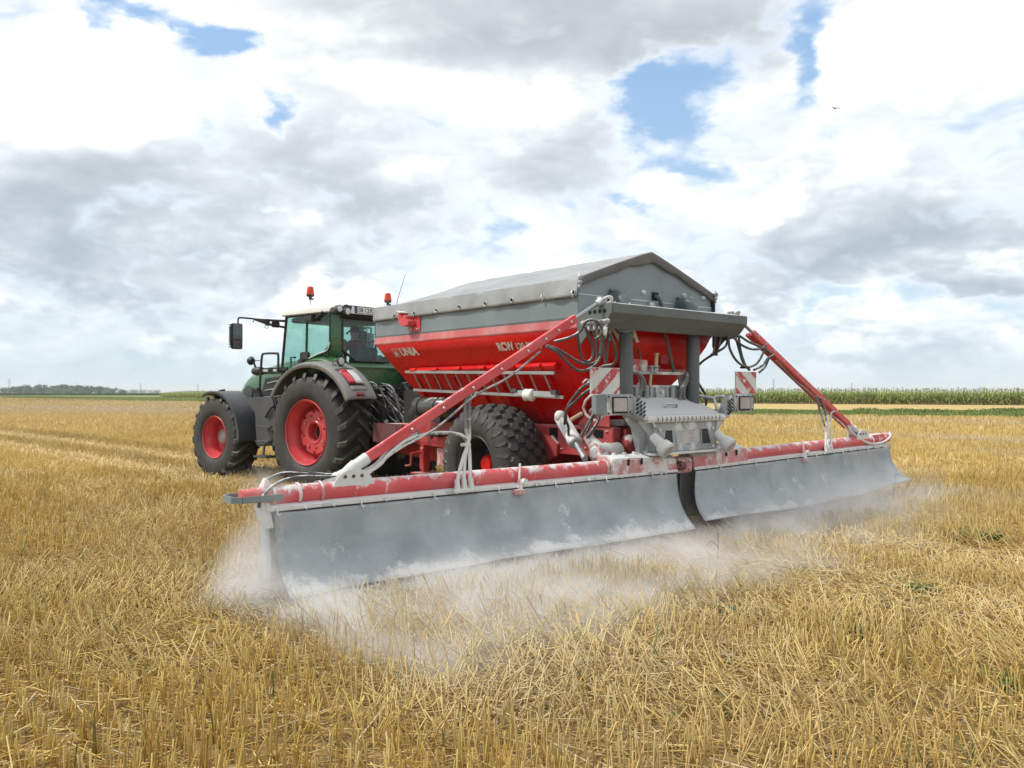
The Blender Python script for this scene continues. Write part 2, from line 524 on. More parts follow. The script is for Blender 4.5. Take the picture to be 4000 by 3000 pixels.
    def mesh(self, name, material, smooth=35, bevel=0.0):
        me = bpy.data.meshes.new(name)
        me.from_pydata(self.v, [], self.f)
        bm = bmesh.new()
        bm.from_mesh(me)
        bmesh.ops.recalc_face_normals(bm, faces=bm.faces)
        if bevel > 0:
            ed = [e for e in bm.edges if len(e.link_faces) == 2 and e.calc_face_angle(0) > R(30)]
            if ed:
                bmesh.ops.bevel(bm, geom=ed, offset=bevel, segments=2, affect='EDGES', clamp_overlap=True)
        bm.to_mesh(me)
        bm.free()
        if smooth:
            me.polygons.foreach_set('use_smooth', [True] * len(me.polygons))
            me.set_sharp_from_angle(angle=R(smooth))
        me.materials.append(MATS[material])
        return me

    def build(self, name, material, parent=None, smooth=35, bevel=0.0, thick=0.0, **props):
        o = bpy.data.objects.new(name, self.mesh(name, material, smooth, bevel))
        COL.objects.link(o)
        if parent is not None:
            o.parent = parent
        if thick:
            md = o.modifiers.new('thickness', 'SOLIDIFY')
            md.thickness = thick
            md.offset = 0
        for k, v in props.items():
            o[k] = v
        return o


def thing(name, label, cat, loc=(0, 0, 0), rz=0.0, group=None):
    o = bpy.data.objects.new(name, None)
    o.empty_display_size = 0.3
    o.location = loc
    o.rotation_euler = (0, 0, rz)
    COL.objects.link(o)
    o['label'] = label
    o['category'] = cat
    if group:
        o['group'] = group
    return o


def tag(o, label=None, cat=None, group=None, kind=None):
    for k, v in (('label', label), ('category', cat), ('group', group), ('kind', kind)):
        if v:
            o[k] = v
    return o


def spline(pts, k=6):
    P = [Vector(p) for p in pts]
    P = [P[0] * 2 - P[1]] + P + [P[-1] * 2 - P[-2]]
    out = []
    for i in range(1, len(P) - 2):
        a, b, c, d = P[i - 1:i + 3]
        for j in range(k):
            t = j / k
            out.append(0.5 * ((2 * b) + (c - a) * t + (2 * a - 5 * b + 4 * c - d) * t * t + (3 * b - a - 3 * c + d) * t ** 3))
    out.append(P[-2])
    return out


def text_verts(s, bold=0.0, space=1.0, shear=0.0):
    cu = bpy.data.curves.new('lettering', 'FONT')
    cu.body = s
    cu.offset = bold
    cu.space_character = space
    cu.shear = shear
    cu.fill_mode = 'FRONT'
    cu.resolution_u = 3
    o = bpy.data.objects.new('lettering', cu)
    COL.objects.link(o)
    dg = bpy.context.evaluated_depsgraph_get()
    me = o.evaluated_get(dg).to_mesh()
    vs = [tuple(v.co) for v in me.vertices]
    fs = [tuple(p.vertices) for p in me.polygons]
    o.evaluated_get(dg).to_mesh_clear()
    bpy.data.objects.remove(o)
    bpy.data.curves.remove(cu)
    return vs, fs


def lettering(s, o, ex, ey, en, width, height, material, parent, bold=0.02, name='lettering', depth=0.002):
    vs, fs = text_verts(s, bold)
    x0, x1 = min(v[0] for v in vs), max(v[0] for v in vs)
    y0, y1 = min(v[1] for v in vs), max(v[1] for v in vs)
    o, ex, ey, en = Vector(o), Vector(ex).normalized(), Vector(ey).normalized(), Vector(en).normalized()
    mb = MB()
    pv = [o + ex * ((v[0] - x0) / (x1 - x0) * width) + ey * ((v[1] - y0) / (y1 - y0) * height) + en * depth for v in vs]
    mb.add(pv, fs)
    return mb.build(name, material, parent, smooth=0)


def raw_mesh(name, V, F, material, tone=None, smooth=False):
    """V (n,3) array, F list/array of tris (m,3) or quads (m,4)"""
    me = bpy.data.meshes.new(name)
    F = np.asarray(F, dtype=np.int32)
    k = F.shape[1]
    me.vertices.add(len(V))
    me.vertices.foreach_set('co', np.asarray(V, dtype=np.float32).ravel())
    me.loops.add(F.size)
    me.loops.foreach_set('vertex_index', F.ravel())
    me.polygons.add(len(F))
    me.polygons.foreach_set('loop_start', np.arange(0, F.size, k, dtype=np.int32))
    me.polygons.foreach_set('loop_total', np.full(len(F), k, dtype=np.int32))
    if smooth:
        me.polygons.foreach_set('use_smooth', np.ones(len(F), dtype=bool))
    me.update(calc_edges=True)
    if tone is not None:
        at = me.attributes.new('tone', 'FLOAT_COLOR', 'POINT')
        c = np.ones((len(V), 4), dtype=np.float32)
        c[:, :3] = np.clip(tone, 0.001, 1)
        at.data.foreach_set('color', c.ravel())
    me.materials.append(MATS[material])
    o = bpy.data.objects.new(name, me)
    COL.objects.link(o)
    return o


# frames of the two vehicles (local x = right, y = forward, z = up)
T_ORG, T_RZ = Vector((0.5503, 11.6613, 0)), R(90 - 49.67)
K_ORG, K_RZ = Vector((-2.7357, 15.2729, 0)), R(90 - 38.89)


def to_local(X, Y, org, rz):
    dx, dy = X - org.x, Y - org.y
    c, s = math.cos(rz), math.sin(rz)
    return dx * c + dy * s, -dx * s + dy * c

#@@PARTS@@
# ------------------------------------------------------------------ ground
def vnoise(x, y, s, seed):
    r = np.random.default_rng(seed)
    T = r.random((256, 256))
    X, Y = np.asarray(x) / s + 1000.0, np.asarray(y) / s + 1000.0
    xi, yi = np.floor(X).astype(int), np.floor(Y).astype(int)
    fx, fy = X - xi, Y - yi
    fx, fy = fx * fx * (3 - 2 * fx), fy * fy * (3 - 2 * fy)
    g = lambda a, b: T[a % 256, b % 256]
    return (g(xi, yi) * (1 - fx) + g(xi + 1, yi) * fx) * (1 - fy) + (g(xi, yi + 1) * (1 - fx) + g(xi + 1, yi + 1) * fx) * fy


def ss(v, a, b):
    t = np.clip((v - a) / (b - a), 0, 1)
    return t * t * (3 - 2 * t)


def mat_ground(name, cols, scale, bump=0.6):
    m = bpy.data.materials.new(name)
    m.use_nodes = True
    m.node_tree.nodes.clear()
    N = NT(m.node_tree)
    tc = N.n('ShaderNodeTexCoord').outputs['Object']
    a = N.noise(tc, scale, 8, 0.65)
    b = N.noise(N.vm('MULTIPLY', tc, (1, 1, 1)), 0.06, 5, 0.6)
    c = N.noise(tc, scale * 5, 4, 0.7)
    r = N.n('ShaderNodeValToRGB')
    N.set(r.inputs[0], N.m('ADD', N.m('MULTIPLY', a, 0.6), N.m('MULTIPLY', c, 0.4)))
    e = r.color_ramp.elements
    e[0].position, e[0].color = 0.36, (*cols[0], 1)
    e[1].position, e[1].color = 0.60, (*cols[2], 1)
    x = e.new(0.48)
    x.color = (*cols[1], 1)
    col = N.mix(N.sstep(b, 0.35, 0.65, 0.0, 0.35), r.outputs[0], (*cols[3], 1))
    bs = N.n('ShaderNodeBsdfPrincipled', {'Base Color': col, 'Roughness': 0.9})
    bs.inputs['Specular IOR Level'].default_value = 0.1
    bn = N.n('ShaderNodeBump', {'Height': c, 'Strength': bump, 'Distance': 0.03})
    N.l.new(bn.outputs[0], bs.inputs['Normal'])
    o = N.n('ShaderNodeOutputMaterial')
    N.l.new(bs.outputs[0], o.inputs[0])
    MATS[name] = m


mat_ground('field_soil', [(0.075, 0.050, 0.028), (0.24, 0.16, 0.07), (0.42, 0.29, 0.125), (0.40, 0.27, 0.115)], 7.0)
mat_ground('verge_soil', [(0.09, 0.12, 0.03), (0.15, 0.20, 0.05), (0.22, 0.26, 0.08), (0.19, 0.23, 0.07)], 1.5)
mat_ground('far_crop', [(0.10, 0.13, 0.035), (0.19, 0.20, 0.06), (0.26, 0.24, 0.08), (0.20, 0.22, 0.07)], 0.4)
mat_ground('pale_strip', [(0.36, 0.26, 0.10), (0.46, 0.34, 0.14), (0.52, 0.40, 0.18), (0.45, 0.33, 0.13)], 1.0)


def sheet(name, near, far, z, material, label=None):
    mb = MB()
    n = len(near)
    mb.add([(x, y, z) for x, y in near] + [(x, y, z) for x, y in far], [(i, i + 1, n + i + 1, n + i) for i in range(n - 1)])
    o = mb.build(name, material, smooth=0)
    o['kind'] = 'structure'
    return o


gm = MB()
gm.add([(-7000, -60, 0), (7000, -60, 0), (7000, 12000, 0), (-7000, 12000, 0)], [(0, 1, 2, 3)])
gm.build('stubble_field', 'field_soil', smooth=0)['kind'] = 'structure'

VN = [(60, 24), (33, 54), (12.5, 60), (-54, 143), (-155, 252), (-420, 520)]
VF = [(90, 42), (48, 76), (17, 80), (-95, 250), (-271, 440), (-700, 900)]
CF = [(150, 75), (90, 97), (64, 110), (28, 129), (-121, 285)]
sheet('grass_verge', VN, VF, 0.004, 'verge_soil')
sheet('pale_strip', VF[:4], [(150, 75), (90, 98), (28, 131), (-121, 285)], 0.006, 'pale_strip')
sheet('far_meadow', [(-95, 250), (-271, 440), (-700, 900)], [(-60, 420), (-60, 700), (-60, 1500)], 0.005, 'far_crop')


# footprint of the lime dust, in the spreader's own frame
def lime_amount(X, Y):
    w, u = to_local(X, Y, T_ORG, T_RZ)
    s = -(u + 2.45)
    L = np.interp(w, [-5.6, -3.5, 0, 5.5], [1.9, 1.5, 0.9, 0.8])
    side = ss(w, -5.85, -5.25) * (1 - ss(w, 5.2, 6.0))
    a = np.where(s > -0.5, np.exp(-np.clip(s, 0, None) / L), 0.25 * np.exp(-np.clip(-s, 0, None) / 3.0)) * side
    n = vnoise(X, Y, 0.7, 5) * 0.6 + vnoise(X, Y, 0.22, 6) * 0.4
    a = a * (0.45 + 1.1 * n)
    for (bx, by, rx, ry, am) in ((-43, 84, 30, 9, .55), (15.4, 28, 3.5, 1.6, .45), (13.5, 33, 5, 1.6, .3), (14.5, 20.5, 4, 1.2, .3), (22, 45, 14, 2.5, .3), (20, 52, 12, 2, .25), (7.2, 13.2, 1.8, .7, .35), (-60, 128, 35, 8, .3)):
        c, si = math.cos(-0.7), math.sin(-0.7)
        dx, dy = X - bx, Y - by
        p, q = dx * c + dy * si, -dx * si + dy * c
        a = a + am * np.exp(-(p / rx) ** 2 - (q / ry) ** 2) * (0.4 + 1.1 * vnoise(X, Y, 1.3, 8))
    return np.clip(a, 0, 1)


# wheel tracks where the straw lies flat, along the tramlines and behind the spreader's tyres
TRACKS = [((-12.6, 25.3), (-0.707, 0.707), 0.60), ((-9.25, 19.1), (-0.70, 0.714), 0.62),
          ((-0.25, 10.98), (-0.647, 0.762), 0.40), ((1.35, 12.34), (-0.647, 0.762), 0.40)]


def track_amount(X, Y):
    a = np.zeros_like(X)
    for k, ((px, py), (dx, dy), hw) in enumerate(TRACKS):
        d = np.abs((X - px) * dy - (Y - py) * dx) + (vnoise(X, Y, 0.8, 30 + k) - 0.5) * 0.3
        t = (X - px) * dx + (Y - py) * dy
        m = 1 - ss(d, hw * 0.6, hw * 1.25)
        if k > 1:
            m = m * (t < 0.5)
        a = np.maximum(a, m)
    return a


def in_wheel(X, Y):
    """no straw standing inside the tyres' contact patches"""
    m = np.zeros(len(X), bool)
    w, u = to_local(X, Y, T_ORG, T_RZ)
    for s in (-1, 1):
        m |= (np.abs(w - s * 1.05) < 0.36) & (np.abs(u) < 0.42)
    w, u = to_local(X, Y, K_ORG, K_RZ)
    for s in (-1, 1):
        m |= (np.abs(w - s * 0.98) < 0.34) & (np.abs(u) < 0.48)
        m |= (np.abs(w - s * 0.92) < 0.29) & (np.abs(u - 3.03) < 0.42)
    return m


STRAW = np.array([(0.64, 0.495, 0.15), (0.69, 0.555, 0.22), (0.57, 0.405, 0.105), (0.62, 0.48, 0.17), (0.51, 0.35, 0.09), (0.73, 0.60, 0.29)])
LIME = np.array([0.62, 0.61, 0.58])


def wedge(n, y0, y1, pad=1.6, gain=0.66):
    """points spread evenly over the ground between two distances, in and beside the field of view"""
    y = np.sqrt(RNG.random(n) * (y1 * y1 - y0 * y0) + y0 * y0)
    hw = gain * y + pad
    return (RNG.random(n) * 2 - 1) * hw, y


def stems(n, y0, y1, r, shape, rows=True, hmul=1.0):
    X, Y = wedge(n, y0, y1)
    if rows:       # drilled rows run the way the tractor drives
        dx, dy = math.cos(R(131)), math.sin(R(131))
        q = X * dy - Y * dx
        t = X * dx + Y * dy
        q = np.round(q / 0.15) * 0.15 + RNG.normal(0, 0.016, n)
        t = np.round(t / 0.075) * 0.075 + RNG.normal(0, 0.015, n)
        X, Y = t * dx + q * dy, t * dy - q * dx
    k = ~in_wheel(X, Y)
    X, Y = X[k], Y[k]
    n = len(X)
    tr = track_amount(X, Y)
    big = vnoise(X, Y, 1.6, 1) * 0.6 + vnoise(X, Y, 0.5, 2) * 0.4
    lodge = np.clip(np.maximum(ss(big + 0.18 * ss(X, -0.5, 2.0) * (1 - ss(Y, 6.5, 9.5)), 0.56, 0.74) * 0.85, tr), 0, 1)
    for (bx, by, rx, ry) in ((-4.6, 11.0, .9, 1.3), (-3.9, 7.6, .8, 1.5), (-2.2, 5.2, .7, .6), (1.2, 4.6, 1.0, .8), (2.6, 6.4, 1.6, .8), (.3, 6.2, .9, .6)):
        lodge = np.maximum(lodge, .9 * np.exp(-((X - bx) / rx) ** 2 - ((Y - by) / ry) ** 2) * (.35 + vnoise(X, Y, .5, 23)).clip(0, 1))
    lodge = np.where(Y > 20, np.maximum(tr, lodge * .5), lodge)
    h = (0.125 + 0.085 * vnoise(X, Y, 0.7, 3) + RNG.normal(0, 0.028, n)) * hmul
    h = np.clip(h, 0.04, 0.36) * (1 - 0.45 * tr)
    sk_w, sk_u = to_local(X, Y, T_ORG, T_RZ)
    under = (sk_u < -1.9) & (sk_u > -2.85) & (np.abs(sk_w) < 5.4)
    h = np.where(under, np.minimum(h, RNG.uniform(.04, .13, n)), h)
    h = np.where(RNG.random(n) < 0.12, h * RNG.uniform(0.3, 0.8, n), h)
    ang = R(128) + (vnoise(X, Y, 1.1, 4) - 0.5) * 3.4 + RNG.normal(0, 0.6, n) + (RNG.random(n) > .15 + .65 * lodge) * RNG.uniform(0, 6.28, n)
    tilt = np.abs(RNG.normal(0.0, 0.20, n)) + (RNG.random(n) < .08) * RNG.uniform(0, .9, n) + lodge * RNG.uniform(0.45, 1.42, n)
    tilt = np.clip(tilt, 0, 1.46)
    d = np.stack([np.cos(ang) * np.sin(tilt), np.sin(ang) * np.sin(tilt), np.cos(tilt)], 1)
    b = np.stack([X, Y, RNG.uniform(0.0, 0.02, n) + 0.05 * lodge * RNG.random(n)], 1)
    t = b + d * (h * (1 + 0.3 * lodge))[:, None]
    # tone: straw colour by patch and by stem, whitened where lime has fallen
    pick = RNG.integers(0, 6, n)
    base = STRAW[pick] * 0.5 + STRAW[np.clip((vnoise(X, Y, 0.6, 12) * 6).astype(int), 0, 5)] * 0.5
    base = base * RNG.uniform(0.85, 1.45, n)[:, None]
    base = base * (1 - 0.10 * ss(vnoise(X, Y, 5, 13), .4, .8))[:, None]
    pale = np.maximum(tr * 0.85, 0.50 * lodge) * RNG.uniform(0.3, 1, n)
    base = base * (1 - pale[:, None]) + np.array([0.84, 0.70, 0.39]) * pale[:, None]
    edge = track_amount(X - .55, Y - .55) * (1 - tr)          # darker straw along one side of the tracks
    base = base * (1 - .35 * edge * (Y > 12))[:, None]
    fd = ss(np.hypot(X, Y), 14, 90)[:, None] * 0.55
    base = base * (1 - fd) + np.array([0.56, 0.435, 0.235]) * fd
    green = (RNG.random(n) < 0.012)[:, None]
    base = np.where(green, np.array([0.16, 0.20, 0.06]), base)
    L = (lime_amount(X, Y) * RNG.uniform(0.5, 1.2, n)).clip(0, 0.92)[:, None]
    base = base * (1 - L) + LIME * L
    rr = r * RNG.uniform(0.7, 1.25, n)
    return b, t, rr, base


def extrude(b, t, rr, col, sides, root=0.62):
    n = len(b)
    d = t - b
    d /= np.linalg.norm(d, axis=1)[:, None] + 1e-9
    s = np.cross(d, RNG.normal(0, 1, (n, 3)))
    s /= np.linalg.norm(s, axis=1)[:, None] + 1e-9
    q = np.cross(d, s)
    if sides == 1:
        V = np.stack([b - s * rr[:, None], b + s * rr[:, None], t + s * rr[:, None], t - s * rr[:, None]], 1)
        F = np.arange(n * 4).reshape(n, 4)
        C = np.repeat(col[:, None, :], 4, 1)
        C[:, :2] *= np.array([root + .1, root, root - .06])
        return V.reshape(-1, 3), F, C.reshape(-1, 3)
    ring = [s * math.cos(2 * math.pi * k / sides) + q * math.sin(2 * math.pi * k / sides) for k in range(sides)]
    V = np.stack([b + c * rr[:, None] for c in ring] + [t + c * rr[:, None] * 0.9 for c in ring], 1)
    o = (np.arange(n) * 2 * sides)[:, None]
    F = np.concatenate([o + np.array([k, (k + 1) % sides, sides + (k + 1) % sides, sides + k]) for k in range(sides)], 0)
    C = np.repeat(col[:, None, :], 2 * sides, 1)
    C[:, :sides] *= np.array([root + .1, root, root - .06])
    return V.reshape(-1, 3), F, C.reshape(-1, 3)


def merge(parts):
    V, F, C, o = [], [], [], 0
    for v, f, c in parts:
        V.append(v); F.append(f + o); C.append(c)
        o += len(v)
    return np.concatenate(V), np.concatenate(F), np.concatenate(C)


def litter(n, y0, y1, r, ln=(0.05, 0.30), zmax=0.05):
    X, Y = wedge(n, y0, y1)
    k = ~in_wheel(X, Y)
    X, Y = X[k], Y[k]
    n = len(X)
    a = RNG.uniform(0, 6.28, n)
    e = RNG.normal(0.05, 0.16, n)
    L = RNG.uniform(*ln, n)
    z = RNG.uniform(0.004, zmax, n) + 0.06 * RNG.random(n) * (vnoise(X, Y, .8, 21) > .5)
    b = np.stack([X, Y, z], 1)
    d = np.stack([np.cos(a) * np.cos(e), np.sin(a) * np.cos(e), np.sin(e)], 1)
    t = b + d * L[:, None]
    t[:, 2] = np.maximum(t[:, 2], 0.003)
    col = STRAW[RNG.integers(0, 6, n)] * RNG.uniform(0.6, 1.25, n)[:, None]
    w = (RNG.random(n) < .06)[:, None]
    col = np.where(w, np.array([.66, .58, .40]), col)
    Lm = (lime_amount(X, Y) * RNG.uniform(0.5, 1.2, n)).clip(0, 0.92)[:, None]
    col = col * (1 - Lm) + LIME * Lm
    return b, t, r * RNG.uniform(0.6, 1.2, n), col


parts = []
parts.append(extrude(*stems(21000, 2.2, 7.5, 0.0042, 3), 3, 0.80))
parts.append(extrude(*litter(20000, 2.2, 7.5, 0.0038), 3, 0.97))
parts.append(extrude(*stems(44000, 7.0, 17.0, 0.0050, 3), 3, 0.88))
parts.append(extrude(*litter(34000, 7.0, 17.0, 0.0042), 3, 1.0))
st = merge(parts)
tag(raw_mesh('stubble', *st[:2], 'straw', st[2], smooth=True), 'standing and broken golden straw stubble covering the near field', 'stubble', kind='stuff')
parts = []
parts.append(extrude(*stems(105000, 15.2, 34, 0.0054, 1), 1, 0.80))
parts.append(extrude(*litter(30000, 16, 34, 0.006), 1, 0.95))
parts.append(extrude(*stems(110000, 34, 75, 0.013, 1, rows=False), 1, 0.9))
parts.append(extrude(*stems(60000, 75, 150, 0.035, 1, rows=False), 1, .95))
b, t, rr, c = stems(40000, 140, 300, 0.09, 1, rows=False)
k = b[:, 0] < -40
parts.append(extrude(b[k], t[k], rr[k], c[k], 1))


def keep_field(V, F, C):
    """drop far stubble that would stand on the verge"""
    x, y = V[:, 0], V[:, 1]
    xs = np.array([p[0] for p in VN][::-1])
    ys = np.array([p[1] for p in VN][::-1])
    lim = np.interp(x, xs, ys)
    ok = (y < lim).reshape(-1, 4).all(1)
    V4, C4 = V.reshape(-1, 4, 3)[ok], C.reshape(-1, 4, 3)[ok]
    return V4.reshape(-1, 3), np.arange(ok.sum() * 4).reshape(-1, 4), C4.reshape(-1, 3)


st = keep_field(*merge(parts))
tag(raw_mesh('far_stubble', *st[:2], 'straw', st[2]), 'pale golden stubble stretching away to the grass verge', 'stubble', kind='stuff')


# grass on the verge
def grass():
    n = 90000
    t = RNG.random(n) ** 0.8
    seg = RNG.random(n)
    cn = np.array(VN[:5]); cf = np.array(VF[:5])
    wts = np.array([0.16, 0.22, 0.34, 0.28]); cum = np.concatenate([[0], np.cumsum(wts)])
    i = np.searchsorted(cum, seg, side='right') - 1
    f = ((seg - cum[i]) / wts[i])[:, None]
    a = cn[i] * (1 - f) + cn[i + 1] * f
    b = cf[i] * (1 - f) + cf[i + 1] * f
    P = a * (1 - t[:, None]) + b * t[:, None]
    X, Y = P[:, 0], P[:, 1]
    D = np.hypot(X, Y)
    n1 = vnoise(X, Y, 6, 41)
    h = (0.03 + 0.09 * n1 + 0.16 * ((vnoise(X, Y, 2.2, 42) > .84) & (D < 120))) * RNG.uniform(.5, 1.4, n)
    an = RNG.uniform(0, 6.28, n)
    tl = np.abs(RNG.normal(0, .35, n))
    base = np.stack([X, Y, np.zeros(n)], 1)
    top = base + np.stack([np.cos(an) * np.sin(tl), np.sin(an) * np.sin(tl), np.cos(tl)], 1) * h[:, None]
    pal = np.array([(0.15, 0.235, 0.05), (0.19, 0.27, 0.06), (0.24, 0.30, 0.085), (0.12, 0.19, 0.045), (0.32, 0.33, 0.13)])
    c = pal[RNG.integers(0, 5, n)] * RNG.uniform(.7, 1.25, n)[:, None]
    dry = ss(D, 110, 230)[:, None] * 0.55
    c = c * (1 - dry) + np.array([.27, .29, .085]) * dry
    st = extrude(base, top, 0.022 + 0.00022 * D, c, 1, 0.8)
    tag(raw_mesh('verge_grass', st[0], st[1], 'leaf', st[2]), 'strip of rough green grass between stubble and maize', 'grass', kind='stuff')


grass()


# maize: plants with stalk, arching leaves and tassel, standing as one crop
def maize():
    def plant(r):
        q, c = [], []
        H = r.uniform(1.78, 2.08)

        def quad(a, b, cc, d, col):
            q.append([a, b, cc, d]); c.append([col] * 4)
        g0 = np.array([0.34, 0.40, 0.105]) * r.uniform(.8, 1.2)
        for k in range(2):
            w = np.array([0.022, 0, 0]) if k == 0 else np.array([0, 0.022, 0])
            quad(-w, w, w * .5 + [0, 0, H], -w * .5 + [0, 0, H], np.array([.15, .20, .06]))
        nl = 10
        for i in range(nl):
            z = 0.2 + (H - 0.5) * i / (nl - 1)
            an = i * math.pi + r.normal(0, .7) + r.uniform(-.5, .5)
            L = r.uniform(.55, .85) * (0.8 if i in (0, nl - 1) else 1)
            rise = r.uniform(.22, .42)
            w = 0.048
            dr = np.array([math.cos(an), math.sin(an), 0]); sd = np.array([-math.sin(an), math.cos(an), 0])
            prev = None
            col = g0 * r.uniform(.8, 1.35)
            if z < 0.75 and r.random() < .55:
                col = np.array([.36, .31, .08]) * r.uniform(.6, 1.1)
            for s in range(4):
                t = s / 3
                p = np.array([0, 0, z]) + dr * L * t + np.array([0, 0, rise * (2.6 * t - 3.1 * t * t)])
                ww = w * (1, 1.0, .75, .12)[s]
                e = (p - sd * ww, p + sd * ww)
                if prev is not None:
                    quad(prev[0], prev[1], e[1], e[0], col)
                prev = e
        for k in range(5):
            an = r.uniform(0, 6.28); ln = r.uniform(.16, .30)
            p = np.array([0, 0, H]); e = p + np.array([math.cos(an) * .35 * ln, math.sin(an) * .35 * ln, ln])
            w = np.array([.011, .011, 0])
            quad(p - w, p + w, e + w, e - w, np.array([.36, .32, .17]))
        return np.array(q, dtype=np.float32), np.array(c, dtype=np.float32)
    r = np.random.default_rng(3)
    kinds = [plant(r) for _ in range(9)]
    pts = []
    cf = np.array(CF, float)
    seg = np.diff(cf, axis=0)
    ln = np.hypot(seg[:, 0], seg[:, 1])
    for row in range(7):
        for i in range(len(seg)):
            nrm = np.array([-seg[i, 1], seg[i, 0]]) / ln[i]
            if nrm[1] < 0:
                nrm = -nrm
            step = (0.24 if i < 3 else 0.42) * (1 if row < 3 else 1.6)
            m = int(ln[i] / step)
            tt = (np.arange(m) + r.random(m)) / m
            P = cf[i] + seg[i] * tt[:, None] + nrm * (row * 0.75 + r.normal(0, .08, m))[:, None]
            pts.append(P)
    P = np.concatenate(pts)
    V, C = [], []
    kk = r.integers(0, len(kinds), len(P))
    for k, (q, c) in enumerate(kinds):
        s = P[kk == k]
        n = len(s)
        a = r.uniform(0, 6.28, n)
        sc = r.uniform(.9, 1.06, n) * (1 + 0.05 * (vnoise(s[:, 0], s[:, 1], 9, 50) - .5))
        sc = sc * np.interp(s[:, 0], [-121, -112, -100], [0.7, 0.92, 1.0])
        ca, sa = np.cos(a), np.sin(a)
        x = (q[None, :, :, 0] * ca[:, None, None] - q[None, :, :, 1] * sa[:, None, None]) * 1.1
        y = (q[None, :, :, 0] * sa[:, None, None] + q[None, :, :, 1] * ca[:, None, None]) * 1.1
        z = np.broadcast_to(q[None, :, :, 2], x.shape) * sc[:, None, None]
        V.append(np.stack([x + s[:, 0, None, None], y + s[:, 1, None, None], z], -1).reshape(-1, 3))
        C.append((np.broadcast_to(c[None], (n, *c.shape)) * r.uniform(.8, 1.2, n)[:, None, None, None]).reshape(-1, 3))
    V, C = np.concatenate(V), np.concatenate(C)
    tag(raw_mesh('maize_crop', V, np.arange(len(V)).reshape(-1, 4), 'leaf', C), 'tall green maize with pale tassels along the far side of the field', 'maize', kind='stuff')


maize()


def low_crop():
    """dark green crop below the trees on the left horizon"""
    n = 16000
    X = RNG.uniform(-330, -95, n); Y = RNG.uniform(470, 520, n)
    h = RNG.uniform(.5, 1.25, n)
    b = np.stack([X, Y, np.zeros(n)], 1)
    t = b + np.stack([RNG.normal(0, .2, n), RNG.normal(0, .2, n), h], 1)
    c = np.array([(0.045, 0.085, 0.03)]) * RNG.uniform(.7, 1.5, n)[:, None]
    s = extrude(b, t, np.full(n, .16), c, 1, .8)
    tag(raw_mesh('low_crop', s[0], s[1], 'leaf', s[2]), 'low dark green crop in front of the distant trees', 'crop', kind='stuff')


low_crop()


# distant trees: trunk, limbs and a crown of leaf clumps, each one its own
def tree(x, y, h, w, tone, label, seed, bushy=False):
    r = np.random.default_rng(seed)
    root = thing('tree', label, 'tree', (x, y, 0), 0, 'trees on the left horizon')
    tb = MB()
    tb.tube([(0, 0, -0.1), (0.05 * h * r.normal(0, .3), 0, h * .3), (0, 0, h * .7)], [h * .028, h * .022, h * .008], 6)
    for k in range(5):
        a = r.uniform(0, 6.28)
        z0 = h * r.uniform(.22, .5)
        tb.tube([(0, 0, z0), (math.cos(a) * w * .22, math.sin(a) * w * .22, z0 + h * .14), (math.cos(a) * w * .38, math.sin(a) * w * .38, z0 + h * .25)], [h * .012, h * .008, h * .003], 5)
    tb.build('trunk', 'bark', root)
    P = []
    nb = 13
    w = w * 1.25
    for k in range(nb):
        a = r.uniform(0, 6.28); d = w * .5 * r.uniform(.15, .68)
        cz = h * (r.uniform(.14, .80) if bushy else r.uniform(.16, .84))
        rad = w * r.uniform(.16, .27) * (1.15 - .45 * cz / h)
        m = 60
        v = r.normal(0, 1, (m, 3)); v /= np.linalg.norm(v, axis=1)[:, None]
        v = v * (r.random(m) ** .35)[:, None] * np.array([rad, rad, rad * .85])
        P.append(v + np.array([math.cos(a) * d, math.sin(a) * d, cz]))
    P = np.concatenate(P)
    P[:, 2] = np.clip(P[:, 2], h * .06, None)
    n = len(P)
    s = h * .062 * r.uniform(.6, 1.5, n)
    a1 = r.normal(0, 1, (n, 3)); a1 /= np.linalg.norm(a1, axis=1)[:, None]
    a2 = np.cross(a1, r.normal(0, 1, (n, 3))); a2 /= np.linalg.norm(a2, axis=1)[:, None]
    V = np.stack([P - a1 * s[:, None], P - a2 * s[:, None] * .7, P + a1 * s[:, None], P + a2 * s[:, None] * .7], 1).reshape(-1, 3)
    C = np.repeat(np.array(tone) * r.uniform(.6, 1.4, n)[:, None], 4, 0)
    cr = raw_mesh('crown', V, np.arange(n * 4).reshape(-1, 4), 'leaf', C)
    cr.parent = root
    return root


